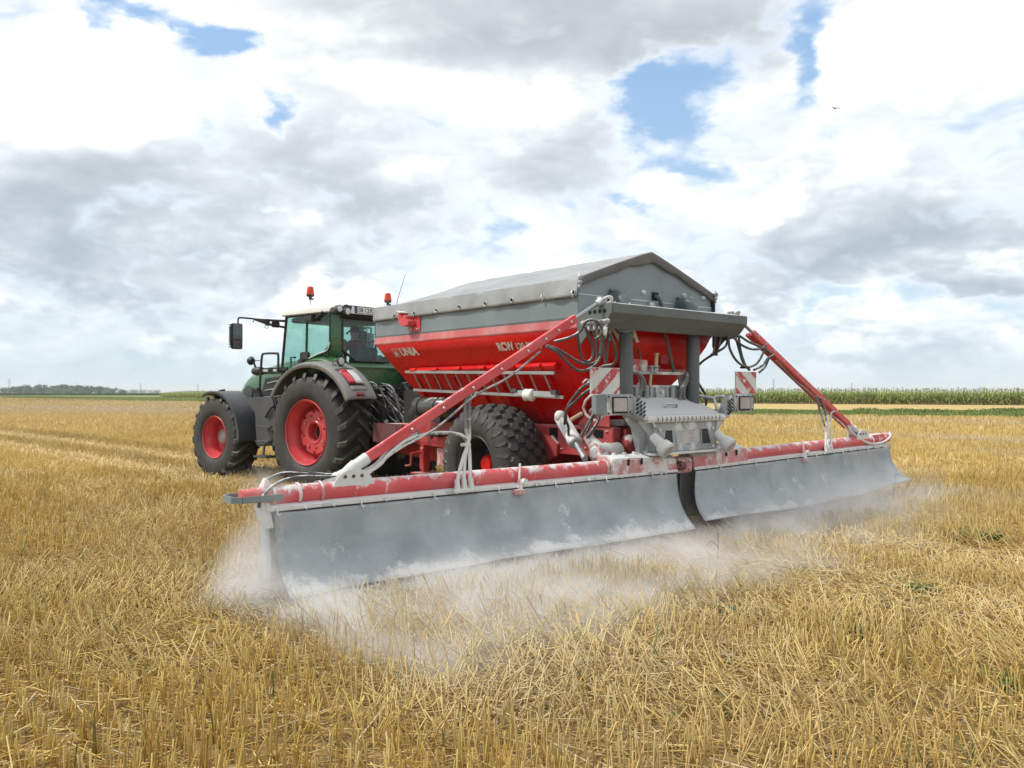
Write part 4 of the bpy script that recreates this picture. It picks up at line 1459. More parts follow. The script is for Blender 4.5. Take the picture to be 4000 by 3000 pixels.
# ---- the two booms: a screw tube with a rubber skirt on both sides
def boom(s):
    zr = lambda w: .085 * max(0, s * w) / 5.2 if s > 0 else 0.0
    W0, W1 = .16, 5.16
    root = MB()
    root.tube([(s * 1.25, -2.22, .845 + zr(s * 1.25)), (s * W1, -2.22, .845 + zr(s * W1))], .084, 26)
    bo = root.build('boom', 'boom_red', S, smooth=50)
    hs = MB()
    sec = lambda w, t: [(w, -2.345, .76 + zr(w)), (w, -2.335, .945 + zr(w) + t), (w, -2.25, .985 + zr(w) + t), (w, -2.10, .97 + zr(w)), (w, -2.09, .76 + zr(w))]
    hs.loft([sec(s * W0, -.05), sec(s * .62, -.02), sec(s * 1.18, .0), sec(s * 1.27, -.015)])
    box_ = hs.build('boom_housing', 'block_red', bo, bevel=.010)
    sp = MB()
    sp.span((s * .66, -2.352, .90 + zr(s * .9)), (s * .98, -2.347, .80 + zr(s * .9)))
    for k in range(2):
        q = MB()
        q.box((s * (.80 + .22 * k), -2.349, .90 + zr(s * .8)), (.028, .008, .07))
        q.build('slot', 'hole_black', bo)
    for k in range(5):
        q = MB()
        w = s * (.45 + .17 * k)
        q.cyl((w, -2.23, .965 + zr(w)), (w, -2.23, 1.002 + zr(w)), .024, 8)
        q.build('bolt', 'lime_white', bo)
    for w in (1.30, 4.72, 4.92, 5.14):
        q = MB()
        q.lathe((s * w, -2.22, .845 + zr(s * w)), (1, 0, 0), [(-.012, .083), (-.012, .098), (.012, .098), (.012, .083)], 28)
        q.build('tube_flange', 'block_red', bo)
    st_ = MB()
    st_.span((s * W0, -2.355, .740), (s * (W1 + .05), -2.337, .772)) if s < 0 else st_.loft([[(w, -2.355, .740 + zr(w)), (w, -2.337, .740 + zr(w)), (w, -2.337, .775 + zr(w)), (w, -2.355, .775 + zr(w))] for w in (W0, W1 + .05)])
    st_.build('clamp_strip', 'strip_metal', bo, bevel=.003)
    lg = MB()
    lg.loft([[(w, -2.337, .768 + zr(w)), (w, -2.24, .80 + zr(w)), (w, -2.24, .778 + zr(w)), (w, -2.337, .752 + zr(w))] for w in (s * W0, s * (W1 + .03))])
    lg.build('boom_flange', 'block_red', bo, bevel=.002)
    for k in range(20):
        w = s * (.40 + k * .25)
        q = MB()
        if k % 3 == 1:
            q.tube(spline([(w, -2.360, .770 + zr(w)), (w, -2.374, .745 + zr(w)), (w + .003, -2.374, .718 + zr(w)), (w + .018, -2.374, .708 + zr(w)), (w + .024, -2.370, .726 + zr(w))], 4), .0065, 6)
            q.build('hook', 'strip_metal', bo)
        else:
            q.cyl((w, -2.372, .748 + zr(w)), (w, -2.354, .748 + zr(w)), .013, 6)
            q.build('bolt', 'strip_metal', bo)
    # strap half way along
    w = s * 2.62
    q = MB()
    q.bar((w, -2.345, .80 + zr(w)), (w + .05, -2.30, .97 + zr(w)), .022, .02)
    q.box((w - .03, -2.375, .70 + zr(w)), (.12, .05, .05)); q.bar((w - .01, -2.37, .68 + zr(w)), (w + .01, -2.345, .82 + zr(w)), .05, .03)
    q.build('strap_lever', 'block_red', bo, bevel=.004)
    MB().cyl((w + .04, -2.40, .795 + zr(w)), (w + .04, -2.35, .795 + zr(w)), .032, 12).build('bolt', 'strip_metal', bo)
    # plate where the arm stands on the tube
    wp = s * 4.42
    for uu, r_ in ((-2.285, .165), (-2.13, .15)):
        q = MB()
        poly = [(wp + r_ * 1.25 * math.cos(a), .84 + zr(wp) + r_ * 1.15 * math.sin(a)) for a in [math.pi * k / 12 for k in range(13)]]
        q.prism(poly, 'y', uu - .007, uu + .007)
        q.build('arm_plate', 'lime_white' if uu < -2.2 else 'block_red', bo, bevel=.003)
    for k in range(3):
        MB().cyl((wp - .09 + .08 * k, -2.298, .965 + zr(wp)), (wp - .09 + .08 * k, -2.288, .965 + zr(wp)), .016, 8).build('plate_hole', 'dark_grey', bo)
    # rubber skirts: rear one flares back over the ground, front one hangs straight
    def rear(a, b):
        w = s * (W0 + .02 + a * (W1 - W0 - .02))
        wave = .035 * math.sin(a * 7 + s) + .02 * math.sin(a * 17 + 2) + .010 * math.sin(a * 41)
        drop = .725 - b * .585
        if s < 0:
            end = 0.06 * max(0, 1 - abs(a - 1) * 12) * b ** 2
        else:
            end = -.13 * max(0, 1 - (a * 4)) * b ** 2
        u = -2.348 - (.05 * b + .26 * b ** 3.0) * (1 + wave) - wave * .5 * b ** 2 - end
        z = drop + zr(w) + .035 * b ** 3 * math.sin(a * 6 + 1.5 * s) * (1 if s > 0 else .4) - .01 * b
        if s > 0:
            z += .06 * b * b * a
        return (w + (-s) * .05 * b * b * 0 + (s * .03 * b if s < 0 else (.03 * b - .14 * b * max(0, 1 - a * 5))), u, max(z, .10))
    q = MB()
    q.grid(rear, 70, 18)
    q.build('rear_skirt', 'skirt_rubber', bo, smooth=70, thick=.008)
    q = MB()
    q.grid(lambda a, b: (s * (W0 + a * (W1 - W0)), -2.09 + .05 * b + .02 * math.sin(a * 25) * b, .76 + zr(s * a * W1) - b * .64), 40, 8)
    q.build('front_skirt', 'skirt_rubber', bo, smooth=70, thick=.008)
    # closing flap at the outer end and the guard hoop
    q = MB()
    q.grid(lambda a, b: (s * (W1 + .01 - .03 * b), -2.09 - a * .17, .76 + zr(s * W1) - b * .60), 4, 8)
    q.build('end_flap', 'skirt_rubber', bo, smooth=70, thick=.008)
    return bo


boom_l = boom(-1)
boom_r = boom(1)
boom_l['label'] = 'left boom hanging nearest the camera'
boom_r['label'] = 'right boom reaching away, slightly raised'
# left outer end: guard hoop, gear motor, outlet
q = MB()
q.tube([(-5.12, -2.36, .845), (-5.42, -2.36, .85), (-5.47, -2.33, .85), (-5.47, -2.14, .85), (-5.40, -2.10, .85), (-5.14, -2.10, .85)], .004, 4)
hoop = MB()
for a, b in (((-5.10, -2.37), (-5.43, -2.37)), ((-5.43, -2.37), (-5.49, -2.32)), ((-5.49, -2.32), (-5.49, -2.14)), ((-5.49, -2.14), (-5.42, -2.08)), ((-5.42, -2.08), (-5.12, -2.08))):
    hoop.bar((a[0], a[1], .85), (b[0], b[1], .85), .014, .05)
hoop.build('guard_hoop', 'board_grey', boom_l)
mo = MB()
mo.tube([(-5.16, -2.21, .86), (-5.30, -2.21, .86), (-5.38, -2.21, .86)], [.070, .058, .055], 14)
mo.build('hydraulic_motor', 'boom_red', boom_l)
mo = MB()
mo.loft([[(-5.14, -2.26, .90), (-5.14, -2.16, .90), (-5.22, -2.16, .90), (-5.22, -2.26, .90)], [(-5.165, -2.22, .99), (-5.165, -2.17, .99), (-5.18, -2.17, .99), (-5.18, -2.22, .99)]])
mo.build('hose_bracket', 'block_red', boom_l)
mo = MB()
for k in range(3):
    mo.tube([(-5.21 - .04 * k, -2.30, .80), (-5.20 - .035 * k, -2.32, .70), (-5.17 - .03 * k, -2.33, .61)], [.022, .024, .018], 8)
mo.build('hose_end', 'lime_white', boom_l)
# right outer end
mo = MB()
mo.loft([[(4.72, -2.30, 1.01), (4.72, -2.14, 1.01), (4.72, -2.14, .90), (4.72, -2.30, .90)], [(5.10, -2.29, 1.02), (5.10, -2.15, 1.02), (5.10, -2.15, .90), (5.10, -2.29, .90)]])
mo.tube([(5.15, -2.22, .95), (5.32, -2.22, .95)], [.085, .08], 14)
mo.build('hydraulic_motor', 'boom_red', boom_r, bevel=.008)
# hinge between the booms
hg = MB()
hg.span((-.14, -2.34, .72), (.14, -2.12, .90))
hg.build('boom_hinge', 'block_red', S, bevel=.02)
for w, z in ((-.06, .86), (.06, .86), (-.06, .76), (.06, .76)):
    MB().sphere((w, -2.345, z), .022, 8, 6).build('bolt', 'block_red', S)
MB().lathe((0, -2.34, .81), (1, 0, 0), [(-.14, .03), (-.14, .055), (-.05, .055), (-.05, .03)], 14).build('hinge_shaft', 'dark_red', S)
MB().grid(lambda a, b: (-.16 + .32 * a, -2.13 + .03 * b, .74 - b * .66), 4, 6).build('gap_flap', 'dark_grey', S, thick=.008)

# ---- limed deck, lamp guards, outlet box at the rear
dk = MB()
dk.loft([[(-.66, -1.90, 1.615), (.66, -1.90, 1.615), (.66, -1.90, 1.585), (-.66, -1.90, 1.585)], [(-.72, -2.30, 1.425), (.72, -2.30, 1.425), (.72, -2.30, 1.395), (-.72, -2.30, 1.395)]])
deck = dk.build('deck', 'lime_white', S, bevel=.004)
ed = MB()
ed.loft([[(w, -2.30, 1.42), (w, -2.37, 1.405), (w, -2.395, 1.37), (w, -2.385, 1.335), (w, -2.35, 1.325), (w, -2.30, 1.34)] for w in (-.74, .74)])
ed.build('deck_edge', 'lime_white', deck, bevel=.004)
for k in range(16):
    w = -.58 + .078 * k
    MB().tube([(w, -2.398, 1.395), (w + .012, -2.402, 1.37), (w + .004, -2.395, 1.342)], .0045, 4).build('pressed_groove', 'dark_grey', deck)
hd = MB()
hd.tube(spline([(-.16, -2.16, 1.485), (-.16, -2.17, 1.525), (-.13, -2.175, 1.535), (.02, -2.175, 1.535), (.05, -2.17, 1.525), (.05, -2.16, 1.485)], 4), .013, 8)
hd.build('deck_handle', 'lime_metal', deck)
for s in (-1, 1):
    # sloping guard between the deck and the lamp box
    g = MB()
    g.loft([[(s * .74, -2.395, 1.345), (s * .74, -2.30, 1.33), (s * .74, -2.26, 1.43), (s * .74, -2.34, 1.52)],
            [(s * .94, -2.36, 1.43), (s * .94, -2.24, 1.42), (s * .94, -2.20, 1.62), (s * .94, -2.34, 1.655)]])
    gd = g.build('lamp_guard', 'lime_metal', S, bevel=.006)
    for i in range(3):
        for j in range(4):
            t = .28 + .24 * i
            w = s * (.74 + .20 * t)
            zc = (1.40 + .045 * j) * 1 + t * .075 - .005
            MB().bar((w - s * .018, -2.392 + .035 * t - .004, zc + .010), (w + s * .018, -2.392 + .035 * t - .004, zc - .014), .008, .016).build('guard_slot', 'hole_black', gd)
    # handle loop on top of the guard
    h_ = MB()
    h_.tube([(s * .76, -2.26, 1.43), (s * .80, -2.16, 1.60), (s * .70, -1.98, 1.64), (s * .62, -1.95, 1.62)], .022, 8)
    h_.tube([(s * .94, -2.22, 1.62), (s * .84, -2.17, 1.625), (s * .80, -2.16, 1.60)], .022, 8)
    h_.build('guard_handle', 'lime_metal', gd, smooth=50)
    b = MB()
    b.span((s * .94, -2.36, 1.425), (s * 1.40, -2.20, 1.655))
    lbx = b.build('lamp_box', 'lime_metal', S, bevel=.022)
    b = MB()
    b.loft([[(s * 1.40, -2.35, 1.43), (s * 1.40, -2.22, 1.43), (s * 1.40, -2.22, 1.65), (s * 1.40, -2.35, 1.65)], [(s * 1.475, -2.29, 1.44), (s * 1.475, -2.22, 1.44), (s * 1.475, -2.22, 1.64), (s * 1.475, -2.29, 1.64)]])
    b.build('lamp_box_end', 'board_grey', lbx, bevel=.004)
    fr = MB()
    c = s * 1.175
    fr.span((c - .125, -2.368, 1.448), (c + .125, -2.358, 1.628))
    fr.build('lamp_gasket', 'hole_black', lbx, bevel=.02)
    ln = MB()
    ln.span((c - .110, -2.376, 1.462), (c + .110, -2.362, 1.616))
    ln.build('rear_lamp', 'lamp_limed', lbx, bevel=.022)
    for dx, dz in ((-.18, .09), (-.18, -.09), (.17, .08), (.17, -.08)):
        MB().cyl((c + dx, -2.366, 1.54 + dz), (c + dx, -2.358, 1.54 + dz), .011, 8).build('bolt_hole', 'hole_black', lbx)
    # warning board above it
    wb = MB()
    wc, uu = s * 1.325, -2.28
    wb.span((wc - .23, uu - .008, 1.655), (wc + .23, uu + .008, 1.945))
    board = wb.build('warning_board', 'board_white', S, bevel=.003)
    # stripes fall outwards-down on the left, mirrored on the right
    x0, x1, z0, z1 = -.225, .225, 1.660, 1.940
    def clip(c0, c1):
        """part of the board between two slanted lines x*m + (z-1.8) = c"""
        mm = -1.0 if s < 0 else 1.0
        mm *= .80
        P = [(x0, z0), (x1, z0), (x1, z1), (x0, z1)]
        def cut(poly, cc, keep):
            out = []
            for i in range(len(poly)):
                a, b_ = poly[i], poly[(i + 1) % len(poly)]
                fa, fb = (a[0] * mm + a[1] - 1.8 - cc) * keep, (b_[0] * mm + b_[1] - 1.8 - cc) * keep
                if fa >= 0:
                    out.append(a)
                if fa * fb < 0:
                    t = fa / (fa - fb)
                    out.append((a[0] + (b_[0] - a[0]) * t, a[1] + (b_[1] - a[1]) * t))
            return out
        P = cut(P, c0, 1)
        return cut(P, c1, -1) if P else P
    for c0, c1 in ((-.34, -.235), (-.075, .055), (.215, .345)):
        poly = clip(c0, c1)
        if len(poly) > 2:
            q = MB()
            q.add([(wc + x, uu - .0105, z) for x, z in poly], [tuple(range(len(poly)))])
            q.build('stripe', 'stripe_red', board, smooth=0)
    MB().bar((wc, uu + .02, 1.66), (wc, uu + .05, 1.58), .05, .02).build('board_bracket', 'lime_metal', S)
    # strut from the lamp box down to the outlet box
    q = MB()
    q.loft([[(s * 1.02, -2.25, 1.43), (s * .84, -2.25, 1.43), (s * .84, -2.235, 1.43), (s * 1.02, -2.235, 1.43)], [(s * .74, -2.24, 1.16), (s * .58, -2.24, 1.20), (s * .58, -2.225, 1.20), (s * .74, -2.225, 1.16)],
            [(s * .72, -2.24, .98), (s * .60, -2.24, .96), (s * .60, -2.225, .96), (s * .72, -2.225, .98)]])
    q.build('box_strut', 'lime_metal', S, bevel=.003)
    # work lamp pointing down and back
    d = Vector((s * .05 if s > 0 else .10, -.75, -.60)).normalized()
    p0 = Vector((s * .60, -2.36, 1.16))
    wl = MB()
    wl.tube([p0 - d * .02, p0 + d * .14], [.055, .062], 14)
    wl.tube([p0 + d * .13, p0 + d * .17, p0 + d * .21, p0 + d * .24], [.085, .095, .092, .086], 18)
    lamp = wl.build('work_lamp', 'lime_white', S, smooth=40)
    MB().tube([p0 + d * .238, p0 + d * .243], [.072, .072], 18).build('lamp_face', 'lamp_limed', lamp)
    MB().lathe(p0 + d * .215, d, [(-.012, .09), (-.012, .102), (.012, .102), (.012, .09)], 20).build('lamp_ring', 'lime_white', lamp)
    MB().tube(spline([p0 + Vector((-s * .02, -.02, .10)), p0 + Vector((s * .03, .0, .18)), p0 + Vector((s * .09, .05, .22)), p0 + Vector((s * .12, .08, .30))], 5), .010, 6).build('lamp_cable', 'hose_limed', lamp)
bx = MB()
bx.loft([[(-.62, -2.345, 1.325), (.62, -2.345, 1.325), (.62, -2.0, 1.33), (-.62, -2.0, 1.33)], [(-.57, -2.37, .985), (.57, -2.37, .985), (.57, -2.05, .985), (-.57, -2.05, .985)]])
box = bx.build('outlet_box', 'lime_metal', S, bevel=.008)
for s in (-1, 1):
    sl = MB()
    pts = [(s * .40, 1.24), (s * .27, 1.24), (s * .27, 1.05), (s * .46, 1.05)]
    sl.add([(x, -2.345 - .025 * (1.325 - z) / .34 - .005, z) for x, z in pts], [(0, 1, 2, 3)])
    sl.build('box_window', 'machinery_black', box, smooth=0)
    fr = MB()
    for a, b in zip(pts, pts[1:] + pts[:1]):
        fr.bar((a[0], -2.345 - .025 * (1.325 - a[1]) / .34 - .006, a[1]), (b[0], -2.345 - .025 * (1.325 - b[1]) / .34 - .006, b[1]), .012, .012)
    fr.build('window_frame', 'lime_metal', box)
    for z in (1.24, 1.02):
        MB().sphere((s * .50, -2.365, z), .018, 8, 6).build('bolt', 'lime_white', box)
rp = MB()
rp.add([(x, -2.345 - .025 * (1.325 - z) / .34 - .006, z) for x, z in ((-.20, 1.075), (.22, 1.075), (.22, 1.235), (-.20, 1.235))], [(0, 1, 2, 3)])
rp.build('rating_plate', 'grey_sticker', box, smooth=0)
lx = MB()
for r_ in range(7):
    for c_ in (0, 1):
        if (r_, c_) in ((3, 1),):
            continue
        L_ = (.15, .11, .14, .08, .13, .10, .12)[r_] * (1 if c_ == 0 else .8)
        z = 1.218 - r_ * .019
        x_ = -.18 + .21 * c_
        lx.add([(x_, -2.353 - .025 * (1.325 - z) / .34, z), (x_ + L_, -2.353 - .025 * (1.325 - z) / .34, z), (x_ + L_, -2.353 - .025 * (1.325 - z) / .34, z - .004), (x_, -2.353 - .025 * (1.325 - z) / .34, z - .004)], [(0, 1, 2, 3)])
lx.build('small_print', 'board_grey', box, smooth=0)
ledge = MB()
ledge.span((-.64, -2.41, .955), (.64, -2.05, .982))
ledge.build('box_ledge', 'lime_white', S, bevel=.004)

# ---- outlet gate with its screw jack
gt = MB()
gt.span((-.62, -1.93, 1.895), (.60, -1.88, 1.93)); gt.span((-.62, -1.90, 1.735), (.56, -1.86, 1.765))
gt.build('gate_bar', 'lime_metal', S, bevel=.004)
for s, w in ((-1, -.63), (1, .60)):
    q = MB()
    q.prism([(-1.94, 1.93), (-1.94, 1.80), (-1.98, 1.62), (-1.80, 1.58), (-1.74, 1.93)], 'x', w - .008, w + .008)
    q.build('gate_cheek', 'lime_metal', S, bevel=.003)
gp = MB()
gp.span((-.61, -1.87, 1.56), (.57, -1.85, 1.74))
gate = gp.build('gate_plate', 'galvanised', S, bevel=.003)
for w in (-.44, -.38, -.10, .00, .22, .36, .46):
    MB().span((w - .012, -1.90, 1.56), (w + .012, -1.87, 1.735)).build('gate_rib', 'lime_metal', gate, bevel=.003)
for w in (-.20, .30):
    MB().cyl((w, -1.905, 1.565), (w, -1.905, 1.745), .032, 12).build('gate_roller', 'lime_metal', gate)
for w in (-.55, .12):
    MB().cyl((w, -1.90, 1.68), (w, -1.872, 1.68), .022, 8).build('bolt', 'lime_white', gate)
jk = MB()
jk.span((-.40, -1.86, 1.92), (-.20, -1.62, 2.08))
jk.build('gear_box', 'dusty_red', S, bevel=.008)
jk = MB()
jk.loft([[(-.20 + .085 * math.cos(a), -1.83 + .06 * math.sin(a), 2.07) for a in np.linspace(0, 6.283, 9)[:-1]], [(-.20 + .09 * math.cos(a), -1.83 + .065 * math.sin(a), 2.00) for a in np.linspace(0, 6.283, 9)[:-1]], [(-.18 + .055 * math.cos(a), -1.84 + .05 * math.sin(a), 1.90) for a in np.linspace(0, 6.283, 9)[:-1]]])
jk.build('gear_housing', 'block_red', S, bevel=.006)
MB().cyl((-.215, -1.85, 1.98), (-.215, -1.80, 2.20), .018, 10).build('gate_screw', 'dark_red', S)
MB().bar((-.52, -1.90, 1.93), (-.36, -1.86, 2.00), .035, .035).build('gate_lever', 'block_red', S)
ch_ = MB()
ch_.tube([(-.06, -1.94, 2.00), (-.055, -1.945, 2.14)], [.024, .021], 10)
ch_.tube([(-.055, -1.945, 2.14), (-.055, -1.945, 2.155)], [.034, .030], 10)
ch_.build('crank_grip', 'handle_wood', S)
ch_ = MB()
ch_.span((-.20, -1.97, 1.985), (-.02, -1.92, 2.0)); ch_.tube([(-.13, -1.93, 1.99), (-.13, -1.93, 1.91)], .026, 8); ch_.bar((-.03, -1.93, 1.98), (-.09, -1.93, 1.92), .04, .05)
ch_.build('crank_arm', 'lime_metal', S, bevel=.004)
MB().cyl((-.13, -1.92, 1.92), (-.14, -1.91, 1.74), .018, 8).build('crank_shaft', 'handle_wood', S)
MB().tube([(-.26, -1.84, 1.89), (-.26, -1.84, 1.77)], .012, 6).build('screw_stem', 'block_red', S)
q = MB()
for dx in (-.07, .07):
    q.tube([(-.26, -1.84, 1.79), (-.26 + dx, -1.86, 1.755)], .009, 5)
q.build('screw_fork', 'block_red', S)
MB().span((-.66, UB + .10, 1.935), (.86, UB + .24, 1.975)).build('rear_rail', 'lip_red', S, bevel=.004)
for nm, pts, r_ in (('gate_hose', [(-.66, -1.90, 1.90), (-.58, -1.94, 1.94), (-.47, -1.97, 1.93), (-.39, -1.98, 1.86), (-.37, -1.98, 1.76), (-.40, -1.98, 1.66), (-.45, -1.98, 1.57)], .022),
                    ('gate_hose', [(-.66, -1.93, 1.88), (-.56, -1.96, 1.92), (-.45, -2.0, 1.90), (-.36, -2.0, 1.83), (-.34, -2.0, 1.74), (-.345, -1.99, 1.70)], .020),
                    ('gate_hose', [(.56, -1.96, 1.95), (.50, -1.97, 1.86), (.42, -1.98, 1.76), (.38, -1.98, 1.71), (.36, -1.97, 1.58)], .026),
                    ('gate_hose', [(.61, -1.96, 1.95), (.54, -1.97, 1.86), (.46, -1.98, 1.77), (.43, -1.98, 1.70), (.45, -1.97, 1.58)], .022)):
    MB().tube(spline(pts, 5), r_, 8).build(nm, 'hose_limed', S, smooth=60)

# ---- chassis
fr = MB()
for s in (-1, 1):
    fr.span((s * .47, -1.74, .885), (s * .61, 2.45, 1.255))
frame = fr.build('chassis_beam', 'dusty_red', S, bevel=.012)
MB().span((-.46, -1.70, .92), (.46, -1.55, 1.24)).build('cross_member', 'dusty_red', S, bevel=.01)
MB().span((-.46, 1.9, .92), (.46, 2.4, 1.20)).build('cross_member', 'drawbar_red', S, bevel=.01)
fp = MB()
fp.prism([(-1.70, 1.26), (-1.70, 1.40), (-1.30, 1.42), (-1.15, 1.27)], 'x', -.63, -.618)
fp.build('chassis_plate', 'dusty_red', S, bevel=.004)
for u, z, w_, h_ in ((-1.50, 1.17, .16, .10), (-1.50, .99, .10, .11), (-1.05, 1.14, .28, .16), (-.70, 1.14, .16, .16)):
    MB().box((-.612, u, z), (.010, w_, h_)).build('beam_cutout', 'hole_black', S, bevel=.004)
MB().cyl((-.628, -1.42, 1.345), (-.616, -1.42, 1.345), .045, 14).build('beam_cutout', 'hole_black', S)
for u, z in ((-1.64, 1.20), (-1.64, .94), (-1.28, .98), (-.85, .95), (-1.62, 1.06)):
    MB().sphere((-.612, u, z), .018, 8, 6).build('bolt', 'dusty_red', S)
gs = MB()
gs.prism([(-.55, .88), (-.55, 1.10), (-.70, 1.12), (-.82, 1.02), (-.80, .86), (-.60, .80)], 'x', -.66, -.615)
gs.build('axle_bracket', 'dusty_red', S, bevel=.006)
# end bearing and the conveyor sprocket
for s in (-1, 1):
    bb = MB()
    bb.tube([(s * .40, -1.76, 1.07), (s * .40, -1.86, 1.07), (s * .40, -1.90, 1.07)], [.10, .10, .07], 18)
    bb.box((s * .40, -1.78, 1.07), (.10, .05, .32))
    bb.build('bearing', 'dusty_red', S, bevel=.006)
    tth = MB()
    n_ = 40
    ring = [((s * .24), -1.82 + (.15 if k % 2 else .138) * math.cos(2 * math.pi * k / n_), 1.04 + (.15 if k % 2 else .138) * math.sin(2 * math.pi * k / n_)) for k in range(n_)]
    tth.loft([ring, [(p[0] + s * .02, p[1], p[2]) for p in ring]])
    tth.build('sprocket', 'hopper_red', S, smooth=0)
MB().span((-.20, -1.84, 1.02), (.20, -1.78, 1.30)).build('conveyor_floor', 'machinery_black', S)
MB().span((-.45, -1.75, 1.27), (.45, -1.5, 1.34)).build('conveyor_edge', 'lime_metal', S, bevel=.004)
# lifting cylinders and rocker links of the boom
for s in (-1, 1):
    a, b = Vector((s * .95, -1.20, 1.36)), Vector((s * 1.30, -1.95, .93))
    d = (b - a).normalized()
    cy = MB()
    cy.bar(a - d * .06, a + d * .46, .12, .13, (1, 0, 0))
    cy.tube([a + d * .42, a + d * .52, a + d * .60], [.085, .09, .075], 16)
    cyl = cy.build('lift_cylinder', 'lime_metal', S, bevel=.008)
    MB().cyl(a + d * .56, b, .036, 16).build('piston_rod', 'steel', cyl)
    MB().sphere(a + Vector((s * .05, -.03, .03)), .07, 10, 8).build('cylinder_eye', 'lime_white', cyl)
    lk = MB()
    p = [Vector((s * 1.00, -1.68, 1.15)), Vector((s * .96, -1.86, .98)), Vector((s * 1.02, -2.02, .84))]
    lk.tube([p[0], (p[0] + p[1]) / 2, p[1]], [.065, .085, .10], 12)
    lk.tube([p[1] + Vector((s * .08, 0, 0)), p[1] - Vector((s * .30, 0, 0))], [.11, .105], 18)
    lk.tube([p[1], p[2], p[2] + Vector((-s * .06, -.10, -.03))], [.08, .085, .07], 12)
    lk.build('rocker_link', 'block_red', S, smooth=50)
    for k in range(4):
        MB().sphere((s * (1.05 - .005 * k), -1.73 - .045 * k, 1.15 - .04 * k), .024, 8, 6).build('bolt', 'lime_white', S)
    MB().tube([p[1] + Vector((s * .08, 0, 0)), p[1] + Vector((s * .10, -.01, 0))], [.075, .06], 10).build('pivot_bolt', 'lime_white', S)
# handwheel crank on the left: red frame with a wooden grip
hw = MB()
c0 = Vector((-.98, -1.80, 1.50))
lp = [Vector((0, -.12 * math.cos(a) * (1.0 + .15 * math.cos(2 * a)) + .0, .155 * math.sin(a))) for a in np.linspace(0, 2 * math.pi, 13)]
hw.tube([c0 + Vector((-.05 * v.y / .12, v.y, v.z)) for v in lp], .017, 7)
hw.bar(c0 + Vector((.03, .10, -.05)), c0 + Vector((-.03, -.10, .06)), .05, .03)
hw.tube([c0, c0 + Vector((.14, 0, .0))], .022, 8)
hwh = hw.build('handwheel', 'block_red', S, smooth=50)
MB().tube([c0 + Vector((-.10, .12, -.07)), c0 + Vector((-.26, .14, -.14))], [.024, .020], 10).build('handwheel_grip', 'handle_wood', hwh)
tp = MB()
tp.tube([(-1.20, -2.0, 1.72), (-1.28, -2.0, 1.80)], .030, 8); tp.tube([(-1.22, -2.0, 1.80), (-1.20, -2.0, 1.70)], .034, 8); tp.tube([(-1.27, -2.0, 1.80), (-1.33, -2.0, 1.82), (-1.39, -2.0, 1.78)], .012, 6)
tp.build('ball_valve', 'lime_metal', S)

# ---- wheels of the spreader: wide tyres with diamond tread
def block_tyre(side, parent):
    c = Vector((side * 1.05, 0, .735))
    prof = [(-.30, .37), (-.345, .42), (-.365, .52), (-.345, .62), (-.305, .685), (-.23, .727), (-.12, .748), (0, .755)]
    prof = prof + [(-o, r) for o, r in prof[-2::-1]]
    t = MB()
    t.lathe(c, (1, 0, 0), prof, 72)
    ty = t.build('tyre', 'rubber_tyre', parent, smooth=50)
    Rf = lambda w: float(np.interp(abs(w), [0, .12, .23, .305, .345, .365], [.755, .748, .727, .685, .62, .52]))
    b = MB()
    nrow = [(-.325, .075, .07), (-.235, .125, .10), (-.118, .135, .105), (0.0, .135, .105), (.118, .135, .105), (.235, .125, .10), (.325, .075, .07)]
    n_ = 26
    for k, (w, lw, lh) in enumerate(nrow):
        for i in range(n_):
            a = 2 * math.pi * (i + (.5 if k % 2 else 0)) / n_
            hexa = [(-.5, 0), (-.28, .62), (.28, .62), (.5, 0), (.28, -.62), (-.28, -.62)]
            lo, hi = [], []
            for hx, hy in hexa:
                ww = w + hx * lw
                rr = Rf(min(abs(ww), .362))
                aa = a + hy * lh / .745
                lo.append(c + Vector((ww, (rr - .01) * math.cos(aa), (rr - .01) * math.sin(aa))))
                ww2 = w + hx * lw * .80 + math.copysign(.012 if abs(w) > .3 else 0, w)
                aa = a + hy * lh * .78 / .745
                r2 = Rf(min(abs(ww2), .362)) + (.042 if abs(w) < .3 else .032)
                hi.append(c + Vector((ww2, r2 * math.cos(aa), r2 * math.sin(aa))))
            b.loft([lo, hi])
    tr = b.build('tread_block', 'rubber_lug', parent, smooth=0, kind='stuff')
    return ty


for s in (-1, 1):
    wr = bpy.data.objects.new('wheel', None)
    COL.objects.link(wr)
    wr.parent = S
    block_tyre(s, wr)
    c = Vector((s * 1.05, 0, .735))
    rm = MB()
    rm.lathe(c, (s, 0, 0), [(.33, .385), (.315, .40), (.30, .385), (.29, .35), (.18, .335), (-.10, .33), (-.16, .20), (-.16, .0)], 48)
    rm.build('rim', 'rim_dark', wr, smooth=40)
    hb = MB()
    hb.tube([c + Vector((-s * .17, 0, 0)), c + Vector((s * .10, 0, 0)), c + Vector((s * .13, 0, 0))], [.14, .12, .10], 20)
    hb.build('hub', 'hopper_red', wr)
MB().cyl((-1.0, 0, .735), (1.0, 0, .735), .075, 14).build('axle', 'drawbar_red', S)

